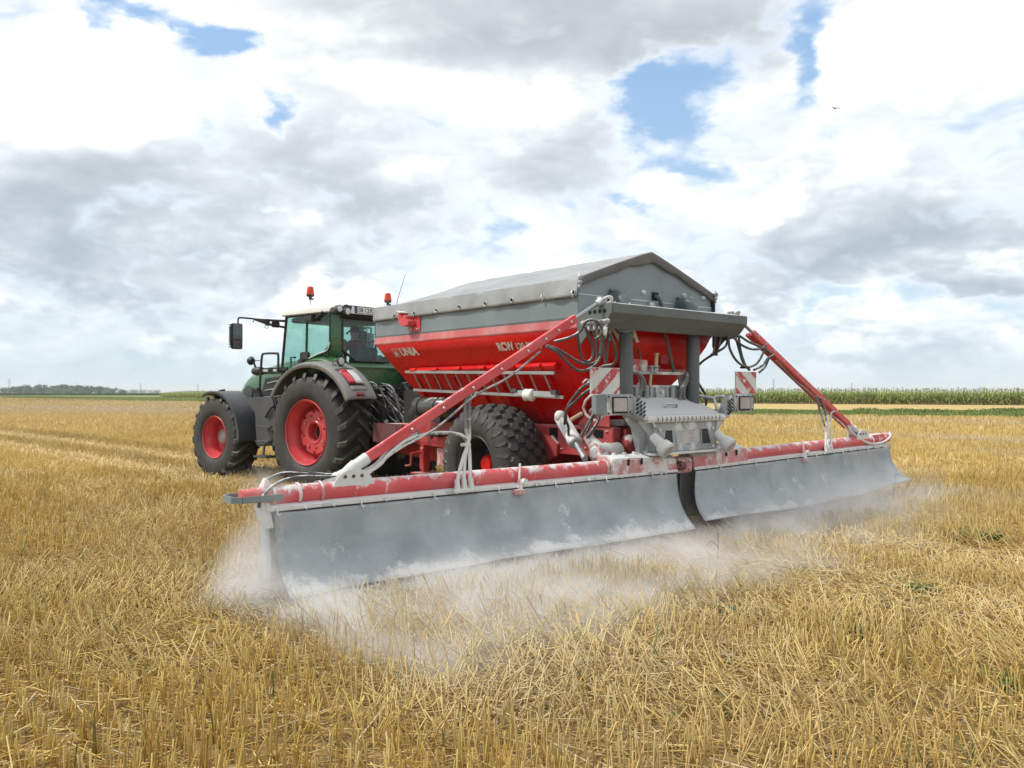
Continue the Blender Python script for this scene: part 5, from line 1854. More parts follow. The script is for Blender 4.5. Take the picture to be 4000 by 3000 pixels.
# ---- front end: tool panel, drawbar, jack stand, air tank
MB().span((-.82, 2.55, .86), (-.80, 3.45, 1.175)).build('side_panel', 'dark_red', S, bevel=.006)
MB().span((-.826, 2.72, .95), (-.822, 3.05, 1.14)).build('panel_plate', 'dark_red', S, bevel=.003)
MB().span((-.80, 2.5, 1.10), (.80, 3.45, 1.16)).build('platform', 'drawbar_red', S, bevel=.006)
ck = MB()
ck.loft([[(-.62, 1.5, .83), (-.62, 1.5, 1.02), (.62, 1.5, 1.02), (.62, 1.5, .83)], [(-.60, 2.55, .86), (-.60, 2.55, 1.09), (.60, 2.55, 1.09), (.60, 2.55, .86)]])
ck.build('drawbar_plate', 'drawbar_red', S, bevel=.008)
db = MB()
db.loft([[(-.32, 1.9, .55), (-.32, 1.9, .84), (.32, 1.9, .84), (.32, 1.9, .55)], [(-.20, 3.2, .60), (-.20, 3.2, .80), (.20, 3.2, .80), (.20, 3.2, .60)], [(-.07, 3.95, .62), (-.07, 3.95, .74), (.07, 3.95, .74), (.07, 3.95, .62)]])
db.build('drawbar', 'drawbar_red', S, bevel=.012)
MB().lathe((0, 4.02, .66), (0, 0, 1), [(-.05, .05), (-.05, .10), (.05, .10), (.05, .05)], 18, closed_prof=True).build('hitch_ring', 'machinery_black', S)
jsd = MB()
jsd.span((-.60, 2.28, .46), (-.48, 2.40, .92))
jsd.span((-.585, 2.295, .42), (-.495, 2.385, .47))
js = jsd.build('jack_stand', 'drawbar_red', S, bevel=.008)
MB().span((-.71, 2.17, .395), (-.37, 2.50, .42)).build('jack_foot', 'drawbar_red', js, bevel=.004)
q = MB()
q.tube([(-.62, 2.34, .735), (-.78, 2.36, .72)], .022, 8); q.tube([(-.78, 2.36, .72), (-.79, 2.36, .54)], .017, 8); q.tube([(-.79, 2.36, .54), (-.87, 2.40, .53)], .015, 8)
q.tube([(-.45, 2.30, .76), (-.30, 2.20, .78)], .022, 8)
q.build('jack_crank', 'drawbar_red', js, smooth=50)
for w in (-.57, -.54):
    MB().sphere((w - .05, 2.31, .80), .016, 8, 6).build('bolt', 'lime_white', js)
MB().span((-.55, 1.6, .55), (-.48, 2.0, .82)).build('spring_plate', 'block_red', S, bevel=.008)
at = MB()
at.tube([(-.86, 1.22, 1.455), (-.86, 1.28, 1.455), (-.86, 2.02, 1.455), (-.86, 2.08, 1.455)], [.10, .148, .148, .10], 26)
tank = at.build('air_tank', 'air_tank_black', S, smooth=45)
for u in (1.45, 1.88):
    MB().lathe((-.86, u, 1.455), (0, 1, 0), [(-.016, .149), (-.016, .153), (.016, .153), (.016, .149)], 26).build('tank_strap', 'hole_black', tank)
MB().span((-.95, 1.35, 1.24), (-.72, 1.98, 1.32)).build('tank_cradle', 'machinery_black', S, bevel=.006)
for k in range(5):
    u = 2.10 + .03 * k
    MB().tube(spline([(-.80, u - .05, 1.50), (-.86, u + .10, 1.35), (-.82, u + .12, 1.15), (-.76, u, 1.0)], 5), .012, 6).build('brake_hose', 'hose_black', S)
v_ = MB()
v_.box((-.68, 1.78, 1.03), (.08, .16, .06)); v_.tube([(-.70, 1.92, 1.09), (-.70, 1.92, .97)], .022, 8); v_.tube([(-.70, 1.92, 1.02), (-.68, 2.05, 1.02)], .016, 8); v_.box((-.68, 1.62, 1.05), (.06, .10, .05))
v_.build('brake_valve', 'machinery_black', S, bevel=.006)
MB().loft([[(-.60, UF - .40, 1.72), (.60, UF - .40, 1.72), (.60, UF - .38, 1.72), (-.60, UF - .38, 1.72)], [(-.60, UF + .05, 1.28), (.60, UF + .05, 1.28), (.60, UF + .07, 1.28), (-.60, UF + .07, 1.28)]]).build('front_guard', 'dark_grey', S)
MB().span((-.58, 2.2, 1.18), (.58, 2.9, 1.72)).build('gear_cover', 'machinery_black', S, bevel=.02)

# ---- hydraulic hoses
HOSES = {
'l1':[(-2.06,-2.25,2.20),(-1.85,-2.30,2.26),(-1.71,-2.30,2.34),(-1.68,-2.35,2.43),(-1.54,-2.35,2.44),(-1.46,-2.35,2.38),(-1.47,-2.35,2.29),(-1.49,-2.30,2.25)],
    'l2':[(-1.67,-2.20,2.31),(-1.64,-2.20,2.16),(-1.59,-2.20,2.04),(-1.51,-2.20,2.01),(-1.44,-2.20,2.06),(-1.43,-2.20,2.17),(-1.50,-2.20,2.29),(-1.55,-2.20,2.39)],
    'l3':[(-2.13,-2.20,2.16),(-2.01,-2.20,2.14),(-1.84,-2.20,2.08),(-1.67,-2.20,2.01),(-1.51,-2.20,1.98),(-1.37,-2.20,2.02),(-1.31,-2.20,2.13),(-1.30,-2.20,2.29)],
    'l4':[(-2.17,-2.25,2.15),(-2.00,-2.25,2.09),(-1.89,-2.25,2.01),(-1.74,-2.25,1.92),(-1.61,-2.25,1.91),(-1.47,-2.25,1.96),(-1.37,-2.25,2.06),(-1.34,-2.25,2.23)],
    'l5':[(-1.42,-2.20,2.36),(-1.38,-2.20,2.21),(-1.36,-2.20,2.08),(-1.38,-2.20,2.01)],
    'l6':[(-1.40,-2.30,2.39),(-1.27,-2.30,2.31),(-1.19,-2.30,2.18),(-1.11,-2.25,2.07),(-1.11,-2.20,1.99),(-1.15,-2.10,1.97),(-1.12,-2.00,1.95)],
    'l7':[(-1.08,-2.10,2.38),(-1.09,-2.10,2.18),(-1.11,-2.10,2.01)],
    'l8':[(-1.15,-2.10,2.38),(-1.15,-2.10,2.23),(-1.13,-2.10,2.00)],
    'l9':[(-1.16,-2.30,2.38),(-1.07,-2.30,2.35),(-0.97,-2.30,2.35),(-0.88,-2.30,2.38)],
    'l10':[(0.14,-1.90,2.43),(0.20,-1.90,2.29),(0.26,-1.90,2.11),(0.33,-1.90,1.92)],
    'l11':[(0.16,-1.90,2.43),(0.22,-1.90,2.29),(0.28,-1.90,2.11),(0.35,-1.90,1.92)],
    'm1':[(-1.25,-2.00,1.78),(-1.38,-2.00,1.74),(-1.42,-1.90,1.63),(-1.43,-1.80,1.51),(-1.37,-1.70,1.39),(-1.28,-1.60,1.31)],
    'm2':[(-1.25,-2.00,1.72),(-1.38,-2.00,1.66),(-1.41,-1.90,1.57),(-1.43,-1.80,1.49),(-1.36,-1.70,1.37),(-1.27,-1.65,1.28),(-1.22,-1.60,1.18)],
    'm3':[(-1.04,-1.90,1.54),(-1.13,-1.90,1.41),(-1.25,-1.90,1.26),(-1.32,-1.90,1.18)],
    'm4':[(-1.01,-1.90,1.52),(-1.03,-1.90,1.41),(-1.10,-1.90,1.26),(-1.20,-1.90,1.16)],
    'm5':[(-1.01,-1.85,1.52),(-1.09,-1.85,1.35),(-1.20,-1.85,1.19)],
    'm6':[(-1.05,-1.95,1.44),(-1.09,-1.95,1.35),(-1.19,-1.95,1.24),(-1.28,-1.95,1.17)],
    'r1':[(0.92,-2.30,2.38),(0.95,-2.30,2.23),(1.08,-2.30,2.09),(1.24,-2.30,2.02),(1.40,-2.30,2.01),(1.57,-2.30,2.07),(1.72,-2.30,2.23),(1.75,-2.30,2.30)],
    'r2':[(1.15,-2.25,2.38),(1.22,-2.25,2.24),(1.31,-2.25,2.07),(1.46,-2.25,1.97)],
    'r3':[(1.29,-2.20,2.41),(1.34,-2.20,2.20),(1.44,-2.20,2.03),(1.53,-2.20,1.97)],
    'r4':[(1.04,-2.30,2.37),(1.20,-2.30,2.29),(1.43,-2.30,2.24),(1.67,-2.30,2.26),(1.76,-2.30,2.30)],
    'r5':[(1.17,-2.30,2.40),(1.38,-2.30,2.33),(1.62,-2.30,2.28),(1.89,-2.30,2.20)],
    'r6':[(1.48,-2.30,1.97),(1.67,-2.30,2.03),(1.81,-2.30,2.13),(1.96,-2.30,2.18)],
    'r7':[(1.68,-2.25,1.94),(1.82,-2.25,2.02),(1.92,-2.25,2.14),(2.04,-2.25,2.18)],
    'r8':[(1.05,-2.20,2.40),(1.00,-2.20,2.27),(0.92,-2.10,2.18),(0.94,-1.90,2.09),(0.91,-1.80,1.99)],
    'r9':[(0.90,-2.20,2.38),(0.85,-2.20,2.24),(0.87,-2.10,2.17),(0.90,-1.90,2.07),(0.91,-1.80,2.00)],
    'r10':[(0.78,-2.20,2.38),(0.76,-2.20,2.23),(0.72,-2.20,2.15)],
    'r11':[(0.78,-1.90,1.85),(0.88,-1.90,1.75),(0.99,-1.90,1.63),(0.99,-1.90,1.51),(0.92,-1.90,1.46)],
    'r12':[(0.77,-1.90,1.73),(0.90,-1.90,1.65),(0.99,-1.90,1.58)],
    'd1':[(3.21,-2.20,1.63),(3.26,-2.22,1.45),(3.35,-2.25,1.20),(3.36,-2.28,1.03),(3.31,-2.32,0.95),(3.28,-2.34,0.84)],
    'd2':[(3.33,-2.20,1.60),(3.41,-2.22,1.43),(3.40,-2.25,1.19),(3.29,-2.30,0.95),(3.21,-2.34,0.84)],
    'd3':[(3.71,-2.20,1.39),(3.60,-2.22,1.36),(3.52,-2.25,1.24),(3.45,-2.30,1.05),(3.35,-2.34,0.85)],
    'd4':[(4.12,-2.20,1.17),(4.21,-2.25,1.04),(4.44,-2.30,0.92),(4.64,-2.35,0.88),(4.98,-2.35,0.90),(5.29,-2.30,0.97),(5.37,-2.25,1.03)],
    'e1':[(-3.04,-2.15,1.68),(-3.10,-2.17,1.61),(-3.13,-2.20,1.44),(-3.14,-2.22,1.26),(-3.18,-2.24,1.17),(-3.24,-2.28,1.05),(-3.28,-2.32,0.91),(-3.30,-2.34,0.84)],
    'e2':[(-3.08,-2.15,1.67),(-3.15,-2.17,1.59),(-3.18,-2.20,1.44),(-3.17,-2.22,1.26),(-3.16,-2.24,1.15),(-3.18,-2.28,1.00),(-3.21,-2.32,0.91),(-3.23,-2.34,0.84)],
    'e3':[(-3.70,-2.15,1.26),(-3.61,-2.17,1.29),(-3.47,-2.20,1.30),(-3.33,-2.22,1.29),(-3.23,-2.24,1.26),(-3.19,-2.25,1.18),(-3.26,-2.28,1.06),(-3.34,-2.32,0.92),(-3.37,-2.34,0.84)],
    'e4':[(-3.693,-2.15,1.30),(-3.82,-2.15,1.258),(-3.90,-2.15,1.238),(-4.03,-2.15,1.144),(-4.10,-2.15,1.065),(-4.18,-2.15,1.015),(-4.304,-2.15,0.968),(-4.40,-2.12,0.955)],
    'e5':[(-3.70,-2.18,1.28),(-3.84,-2.18,1.235),(-4.02,-2.18,1.12),(-4.10,-2.18,1.04),(-4.20,-2.18,0.99),(-4.33,-2.19,0.965)],
    'f1':[(-4.28,-2.10,0.96),(-4.40,-2.10,0.95),(-4.56,-2.10,0.96),(-4.78,-2.10,0.99),(-4.96,-2.10,1.01),(-5.08,-2.10,0.98),(-5.15,-2.10,0.94),(-5.19,-2.10,0.88),(-5.21,-2.10,0.86)],
    'f2':[(-4.34,-2.20,0.97),(-4.56,-2.20,0.96),(-4.83,-2.20,0.98),(-4.98,-2.20,0.97),(-5.11,-2.25,0.94),(-5.20,-2.30,0.90),(-5.27,-2.34,0.84),(-5.28,-2.32,0.79),(-5.28,-2.30,0.75)],
    'f3':[(-4.24,-2.12,1.00),(-4.38,-2.12,0.96),(-4.55,-2.12,0.97),(-4.76,-2.12,1.00)],
}
for k, pts in HOSES.items():
    limed = k[0] in 'de'
    rr = .016 if k[0] in 'lmr' else .014 if k[0] == 'f' else .017
    if k in ('l8', 'l7', 'r10', 'r12', 'm5', 'r9'):
        rr = .012
    MB().tube(spline(pts, 7), rr, 7).build('hydraulic_hose', 'hose_limed' if limed else 'hose_black', S, smooth=60)
for p in ((-3.20, -2.24, 1.18), (1.31, -2.26, 2.0), (.87, -2.12, 2.16)):
    MB().box(p, (.09, .06, .03)).build('hose_tie', 'lime_white' if p[0] < 0 else 'black_plastic', S, bevel=.006)
for s_, wl_ in ((-1, (-3.38, -3.30, -3.22)), (1, (3.21, 3.28, 3.35))):
    zz = .0 if s_ < 0 else .055
    for w in wl_:
        MB().tube([(w, -2.345, .87 + zz), (w, -2.352, .80 + zz), (w, -2.36, .765 + zz)], [.022, .028, .026], 8).build('hose_end', 'lime_white', S)
    MB().span((wl_[0] - .06, -2.385, .745 + zz), (wl_[2] + .07, -2.352, .785 + zz)).build('hose_manifold', 'lime_white', S, bevel=.010)

# ------------------------------------------------------------------ the ladder hung on the hopper's left side
LD = thing('ladder', 'aluminium ladder hung lengthwise on the left side of the red hopper', 'ladder', T_ORG, T_RZ)


def rail_pt(u, top):
    f = (2.06 - u) / 3.28
    return Vector((-1.08, u, 1.985 - .075 * f)) if top else Vector((-.93, u, 1.715 - .10 * f))


for top, u0, u1 in ((True, 2.06, -1.22), (False, 2.06, -1.22)):
    q = MB()
    q.bar(rail_pt(u0, top), rail_pt(u1, top), .030, .040, (0, 0, 1))
    q.build('ladder_rail', 'aluminium', LD, bevel=.004)
for k in range(12):
    u = 1.86 - .262 * k
    a, b = rail_pt(u, True), rail_pt(u, False)
    b = b + Vector((0, -.02, 0))
    MB().tube([a, b], .012, 8).build('rung', 'aluminium', LD)
q = MB()
q.bar(rail_pt(-.35, False) + Vector((-.03, 0, .03)), rail_pt(-1.12, False) + Vector((-.03, 0, .03)), .05, .07)
q.build('extension_piece', 'galvanised', LD, bevel=.004)
for u in (-.36, -1.1):
    MB().box(rail_pt(u, False) + Vector((-.03, 0, .06)), (.08, .10, .05)).build('end_clip', 'dark_grey', LD, bevel=.005)
wrp = MB()
cc = rail_pt(-.62, False) + Vector((-.035, 0, .02))
wrp.loft([[cc + Vector((.075 * math.cos(a) * m_, t, .085 * math.sin(a) * m_ - .012 * (i % 2))) for a in np.linspace(0, 6.283, 11)[:-1]] for i, (t, m_) in enumerate(((-.085, .70), (-.06, .98), (-.03, .80), (0, .90), (.03, .84), (.06, .95), (.085, .65)))])
wrapo = wrp.build('plastic_wrap', 'wrap_white', LD, smooth=60)
MB().sphere(rail_pt(.82, False) + Vector((-.03, 0, .02)), .045, 10, 8).build('rubber_knob', 'black_plastic', LD)
# ------------------------------------------------------------------ the tractor
K = thing('tractor', 'green tractor with white cab roof, grey fenders and red wheel rims pulling the spreader', 'tractor', K_ORG, K_RZ)


def bar_tyre(c, side, r, width, rim_r, lugs, parent, lug_h=.055):
    """farm tyre with slanting bars: c is the tyre centre"""
    c = Vector(c)
    hw = width / 2
    sh = r - lug_h
    prof = [(-hw * .70, rim_r), (-hw * .93, rim_r + .05), (-hw * 1.0, rim_r + (sh - rim_r) * .42), (-hw * .97, rim_r + (sh - rim_r) * .72), (-hw * .90, sh - .035), (-hw * .80, sh - .012), (-hw * .4, sh), (0, sh + .004)]
    prof = prof + [(-o, q) for o, q in prof[-2::-1]]
    t = MB()
    t.lathe(c, (1, 0, 0), prof, 80)
    ty = t.build('tyre', 'rubber_tyre', parent, smooth=50)
    xs = [0, hw * .4, hw * .80, hw * .90, hw * .97, hw * 1.0]
    ys = [sh + .004, sh, sh - .012, sh - .035, rim_r + (sh - rim_r) * .72, rim_r + (sh - rim_r) * .42]
    b = MB()
    for sd in (-1, 1):
        for i in range(lugs):
            a0 = 2 * math.pi * (i + (.5 if sd > 0 else 0)) / lugs
            path = []
            for k in range(7):
                t_ = k / 6
                path.append((sd * (-.03 + t_ * (hw * .945 + .03)), a0 + .30 * min(1, t_ * 1.05) ** 1.1 * (.95 / r)))
            rings = []
            for k, (w, a) in enumerate(path):
                rb_ = float(np.interp(abs(w), xs, ys))
                hh = lug_h * (1.0 if k < 5 else (1.0 if k == 5 else .92))
                if k == 6:
                    rb_ -= .004
                da = (.026 + .016 * (k / 6)) / r
                w0 = w
                w1 = w + (sd * .006 if k >= 5 else 0)
                def P(ww, rr, aa):
                    # angle counted from the top backwards: forward is +y
                    return c + Vector((ww, -rr * math.sin(aa), rr * math.cos(aa)))
                rings.append([P(w0, rb_ - .02, a - da * 1.35), P(w1, rb_ + hh, a - da), P(w1, rb_ + hh, a + da), P(w0, rb_ - .02, a + da * 1.35)])
            b.loft(rings)
    b.build('tread_bar', 'rubber_lug', parent, smooth=25, kind='stuff')
    return ty


for s in (-1, 1):
    # rear wheel
    wr = bpy.data.objects.new('rear_wheel', None); COL.objects.link(wr); wr.parent = K
    cx = s * .98
    bar_tyre((cx, 0, .985), s, 1.045, .70, .545, 21, wr, .078)
    c = Vector((cx, 0, .985))
    rm = MB()
    rm.lathe(c, (s, 0, 0), [(.315, .545), (.325, .562), (.305, .575), (.290, .560), (.285, .530), (.20, .505), (.17, .485), (.10, .478), (.02, .475), (-.04, .470), (-.30, .49), (-.30, .55)], 64)
    rm.build('rim', 'rim_red', wr, smooth=40)
    ds = MB()
    n_ = 80
    out, inn = [], []
    for k in range(n_):
        a = 2 * math.pi * k / n_
        m_ = (k % 10)
        rr = .325 if m_ in (0, 9) else .378
        out.append(c + Vector((s * .13, rr * math.cos(a), rr * math.sin(a))))
        inn.append(c + Vector((s * .13, .165 * math.cos(a), .165 * math.sin(a))))
    back = [p + Vector((-s * .03, 0, 0)) for p in out]
    ds.add(out + inn + back, [(k, (k + 1) % n_, n_ + (k + 1) % n_, n_ + k) for k in range(n_)] + [(k, (k + 1) % n_, 2 * n_ + (k + 1) % n_, 2 * n_ + k) for k in range(n_)])
    ds.lathe(c, (s, 0, 0), [(.134, .205), (.142, .195), (.134, .165), (-.02, .155), (-.08, .10), (-.08, 0.0)], 40)
    ds.build('wheel_disc', 'rim_red', wr, smooth=30)
    dd = MB()
    dd.lathe(c, (s, 0, 0), [(-.02, .48), (.03, .40), (.09, .34), (.09, .15)], 40)
    dd.build('rim_back', 'rim_red', wr)
    for k in range(4):
        a = 2 * math.pi * (k + .35) / 4
        q = c + Vector((s * .132, .285 * math.cos(a), .285 * math.sin(a)))
        MB().lathe(q, (s, 0, 0), [(0, .034), (.012, .032), (.012, .016)], 12).build('disc_bolt', 'rim_red', wr)
        MB().cyl(q, q + Vector((s * .014, 0, 0)), .014, 8).build('bolt_hole', 'bolt_steel', wr)
    for k in range(4):
        a = 2 * math.pi * (k + .85) / 4
        q = c + Vector((s * .131, .285 * math.cos(a), .285 * math.sin(a)))
        MB().box(q, (.006, .035, .03)).build('disc_slot', 'hole_black', wr)
    # front wheel
    wf = bpy.data.objects.new('front_wheel', None); COL.objects.link(wf); wf.parent = K
    c = Vector((s * .92, 3.03, .80))
    bar_tyre(c, s, .845, .58, .395, 19, wf, .068)
    rm = MB()
    rm.lathe(c, (s, 0, 0), [(.255, .395), (.265, .412), (.250, .424), (.235, .41), (.23, .385), (.15, .365), (.12, .345), (.02, .338), (-.08, .33), (-.20, .34), (-.22, .40)], 56)
    rm.build('rim', 'rim_red', wf, smooth=40)
    dd = MB()
    dd.lathe(c, (s, 0, 0), [(-.02, .335), (-.05, .26), (-.06, .15)], 40)
    dd.build('wheel_disc', 'rim_red', wf)
    hb = MB()
    hb.tube([c + Vector((-s * .10, 0, 0)), c + Vector((s * .07, 0, 0)), c + Vector((s * .085, 0, 0))], [.155, .145, .125], 28)
    hb.build('hub', 'fender_grey', wf, smooth=40)

# --- rear fenders
for s in (-1, 1):
    def fpt(a, b):
        """a along the arc (front 0 .. rear 1), b across (outer edge 0 .. inner 1)"""
        an = R(31) + a * R(123)
        rr = 1.175 + .09 * ss(np.array(a), .45, 1.0)
        if b < .10:
            w = 1.305; rr -= .075 * (1 - b / .10)
        else:
            q = (b - .10) / .90
            w = 1.305 - q * .58
            rr = rr + .035 * math.sin(min(1, q * 2.2) * math.pi / 2)
        return (s * w, math.cos(an) * rr, 1.0 + math.sin(an) * rr)
    q = MB()
    q.grid(lambda a, b: fpt(a * .55, b), 24, 12)
    fd = q.build('rear_fender', 'fender_grey', K, smooth=50, thick=.018)
    q = MB()
    q.grid(lambda a, b: fpt(.556 + a * .444, b), 24, 12)
    q.build('fender_rear_panel', 'fender_grey', fd, smooth=50, thick=.022)
    # upright inner wall down to the axle housing, dark
    q = MB()
    q.grid(lambda a, b: (s * .70, math.cos(R(25) + a * R(130)) * (1.19 - b * .75), 1.0 + math.sin(R(25) + a * R(130)) * (1.19 - b * .75)), 24, 2)
    q.build('fender_inner', 'black_plastic', fd, thick=.01)
    q = MB()
    q.grid(lambda a, b: (s * (.98 - .28 * b), .78 - a * 1.25, 2.12 + .12 * math.sin(a * math.pi) + .12 * b * math.sin(a * math.pi)), 16, 4)
    q.build('fender_top', 'tractor_green', fd, smooth=50, thick=.02)
    # tail lamp set in the rear panel
    def onf(a, b, off=0.0):
        p = Vector(fpt(.556 + a * .444, b))
        e = .01
        t1 = Vector(fpt(.556 + (a + e) * .444, b)) - p
        t2 = Vector(fpt(.556 + a * .444, b + e)) - p
        n_ = t1.cross(t2).normalized()
        if n_.y > 0:
            n_ = -n_
        return p + n_ * off
    for nm, b0, b1, mt in (('tail_lamp', .30, .52, 'lamp_red'), ('reverse_lamp', .53, .76, 'lamp_glass')):
        q = MB()
        A0, A1 = .48, .76
        q.grid(lambda i, j: onf(A0 + (A1 - A0) * i, b0 + (b1 - b0) * j, .026), 6, 5)
        q.build(nm, mt, fd, smooth=50, thick=.02)
    q = MB()
    q.grid(lambda i, j: onf(.465 + .33 * i, .28 + .51 * j, .012), 6, 5)
    q.build('lamp_frame', 'black_frame', fd, smooth=50, thick=.016)
    q = MB()
    q.grid(lambda i, j: onf(.80 + .07 * i, .30 + .47 * j, .014), 4, 5)
    q.build('lamp_skirt', 'fender_grey', fd, smooth=50, thick=.014)
    q = MB()
    q.grid(lambda i, j: onf(.905 + .06 * i, .36 + .28 * j, .014), 2, 4)
    q.build('reflector', 'reflector_dark', fd, thick=.012)
    q = MB()
    q.grid(lambda i, j: onf(.44 + .012 * i, .22 + .58 * j, .03), 1, 5)
    q.build('lamp_visor', 'black_plastic', fd, thick=.01)
    for k in range(16):
        q = MB()
        a_, b_ = onf(.86, .08 + .058 * k, .004), onf(.99, .08 + .058 * k, .004)
        q.tube([a_, b_], .007, 5)
        q.build('panel_rib', 'fender_grey', fd)
    # small round lamp on a bracket
    p = onf(.30, .56, .09)
    q = MB()
    q.tube([p + Vector((0, .05, 0)), p + Vector((0, -.005, 0)), p + Vector((0, -.03, 0))], [.05, .078, .078], 20)
    q.tube([p + Vector((0, .03, -.06)), onf(.32, .56, -.01)], .02, 8)
    q.tube(spline([p + Vector((-.08, .02, .03)), p + Vector((-.12, .04, -.03)), p + Vector((-.13, .04, -.09)), p + Vector((-.07, .03, -.05))], 4), .008, 5)
    lm = q.build('fender_lamp', 'black_plastic', fd, smooth=50)
    MB().tube([p + Vector((0, -.028, 0)), p + Vector((0, -.038, 0))], [.064, .05], 20).build('lamp_lens', 'lamp_glass', lm)

# --- cab
ZR = 3.075
cab = MB()
cab.loft([[(-.80, -.22, 1.35), (.80, -.22, 1.35), (.80, 1.28, 1.35), (-.80, 1.28, 1.35)], [(-.815, -.21, 1.90), (.815, -.21, 1.90), (.815, 1.30, 1.90), (-.815, 1.30, 1.90)]])
cabo = cab.build('cab_base', 'black_plastic', K, bevel=.02)
# side glazing outline, left side seen from outside
for s in (-1, 1):
    W = s * .825
    fr = MB()
    fr.tube([(s * .80, 1.345, 1.92), (s * .81, 1.335, 2.2), (s * .80, 1.225, ZR)], .026, 8)
    fr.tube(spline([(s * .80, 1.225, ZR), (s * .815, .6, ZR + .005), (s * .80, -.06, ZR)], 4), .022, 8)
    fr.tube([(W, .575, ZR), (W, .600, 2.25), (W, .62, 1.95)], .022, 8)
    fr.tube(spline([(W, -.07, ZR), (W, -.06, 2.52), (W, .02, 2.40), (W, .20, 2.34), (W, .42, 2.27), (W, .60, 2.20)], 5), .018, 8)
    fr.tube([(s * .80, 1.34, 1.94), (W, .95, 1.92), (W, .62, 1.96)], .022, 8)
    fr.build('door_frame', 'black_frame', cabo, smooth=50)
    dg = MB()
    dg.add([(s * .815, 1.335, 1.94), (s * .80, 1.225, ZR), (W, .575, ZR), (W, .615, 1.95)], [(0, 1, 2, 3)])
    dg.build('door_glass', 'cab_glass', cabo, smooth=0)
    sg = MB()
    sg.add([(W, .575, ZR), (W, -.06, ZR), (W, -.055, 2.52), (W, .02, 2.41), (W, .20, 2.35), (W, .42, 2.28), (W, .60, 2.21)], [tuple(range(7))])
    sg.build('side_glass', 'cab_glass', cabo, smooth=0)
    # broad green rear pillar sweeping down to the fender
    cp = MB()
    sec = lambda z, u0, u1, w0, w1: [(s * w0, u0, z), (s * (w0 - .05), u0 + .01, z), (s * (w1 - .05), u1 + .05, z), (s * w1, u1, z)]
    cp.loft([sec(ZR + .01, -.075, -.215, .832, .685), sec(2.75, -.075, -.225, .838, .700), sec(2.52, -.05, -.23, .845, .705), sec(2.40, .06, -.235, .86, .70), sec(2.30, .40, -.24, .88, .66), sec(2.20, .62, -.25, .90, .57), sec(1.95, .62, -.26, .92, .50)])
    cp.build('rear_pillar', 'tractor_green', cabo, smooth=40, bevel=.006)
    ed = MB()
    ed.tube(spline([(s * .848, -.085, 2.56), (s * .855, -.02, 2.42), (s * .875, .20, 2.36), (s * .885, .45, 2.285)], 5), .010, 6)
    ed.build('trim_strip', 'roof_white', cabo)
    for u in (-.10, -.17):
        MB().box((s * .868, u + .12, 2.335), (.02, .02, .11)).build('hinge', 'black_plastic', cabo)
    hd_ = MB()
    hd_.box((s * .87, .58, 2.33), (.06, .26, .15)); hd_.box((s * .88, .68, 2.22), (.06, .16, .12))
    hd_.build('door_handle', 'black_plastic', cabo, bevel=.02)
    bl = MB()
    bl.box((s * .88, .42, 3.0), (.10, .22, .11)); bl.bar((s * .86, .30, 2.98), (s * .86, .05, 3.12), .05, .06)
    bl.build('pillar_lamp', 'black_plastic', cabo, bevel=.015)
wsg = MB()
wsg.add([(-.79, 1.345, 1.95), (.79, 1.345, 1.95), (.78, 1.235, ZR), (-.78, 1.235, ZR)], [(0, 1, 2, 3)])
wsg.build('windscreen', 'cab_glass', cabo, smooth=0)
rg = [(-.68, 2.99), (.68, 2.99), (.69, 2.42), (.40, 2.235), (-.40, 2.235), (-.69, 2.42)]
ru = lambda z: -.225 - .03 * (3.0 - z)
q = MB()
q.add([(x, ru(z), z) for x, z in rg], [tuple(range(6))])
q.build('rear_glass', 'cab_glass', cabo, smooth=0)
q = MB()
for a, b in zip(rg, rg[1:] + rg[:1]):
    q.tube([(a[0], ru(a[1]) - .004, a[1]), (b[0], ru(b[1]) - .004, b[1])], .022, 8)
q.build('rear_window_frame', 'black_frame', cabo)
q = MB()
q.loft([[(-.74, -.20, 1.80), (.74, -.20, 1.80), (.74, -.24, 1.80), (-.74, -.24, 1.80)], [(-.60, -.23, 2.20), (.60, -.23, 2.20), (.60, -.26, 2.20), (-.60, -.26, 2.20)]])
q.build('rear_panel', 'tractor_green', cabo, bevel=.006)
q = MB()
q.loft([[(-.60, -.27, 2.185), (.60, -.27, 2.185), (.60, -.25, 2.20), (-.60, -.25, 2.20)], [(-.56, -.30, 2.12), (.56, -.30, 2.12), (.56, -.26, 2.12), (-.56, -.26, 2.12)]])
q.build('rear_ledge', 'tractor_green', cabo, bevel=.006)
MB().span((-.72, -.23, ZR - .10), (.72, -.19, ZR + .02)).build('rear_header', 'black_plastic', cabo, bevel=.006)
MB().sphere((-.60, -.26, 2.72), .022, 8, 6).build('window_knob', 'black_plastic', cabo)
# roof
rf = MB()
def rring(z, in_, front, rear):
    w = .885 - in_
    pts = []
    u0, u1 = rear + in_, front - in_
    rr = .16
    for cxx, cyy, a0 in ((w - rr, u0 + rr, -90), (w - rr, u1 - rr, 0), (-w + rr, u1 - rr, 90), (-w + rr, u0 + rr, 180)):
        for k in range(6):
            a = R(a0 + 18 * k)
            pts.append((cxx + rr * math.cos(a), cyy + rr * math.sin(a), z(cxx, cyy + rr * math.sin(a)) if callable(z) else z))
    return pts
zc = lambda base: (lambda x, u: base + .07 * (1 - ((u - .35) / 1.1) ** 2))
rf.loft([rring(3.085, .03, 1.36, -.34), rring(3.10, .0, 1.38, -.36), rring(zc(3.15), .0, 1.37, -.36), rring(zc(3.195), .03, 1.34, -.34), rring(zc(3.225), .12, 1.25, -.30), rring(zc(3.24), .35, 1.0, -.1)])
roof = rf.build('roof', 'roof_white', cabo, smooth=45)
rr_ = MB()
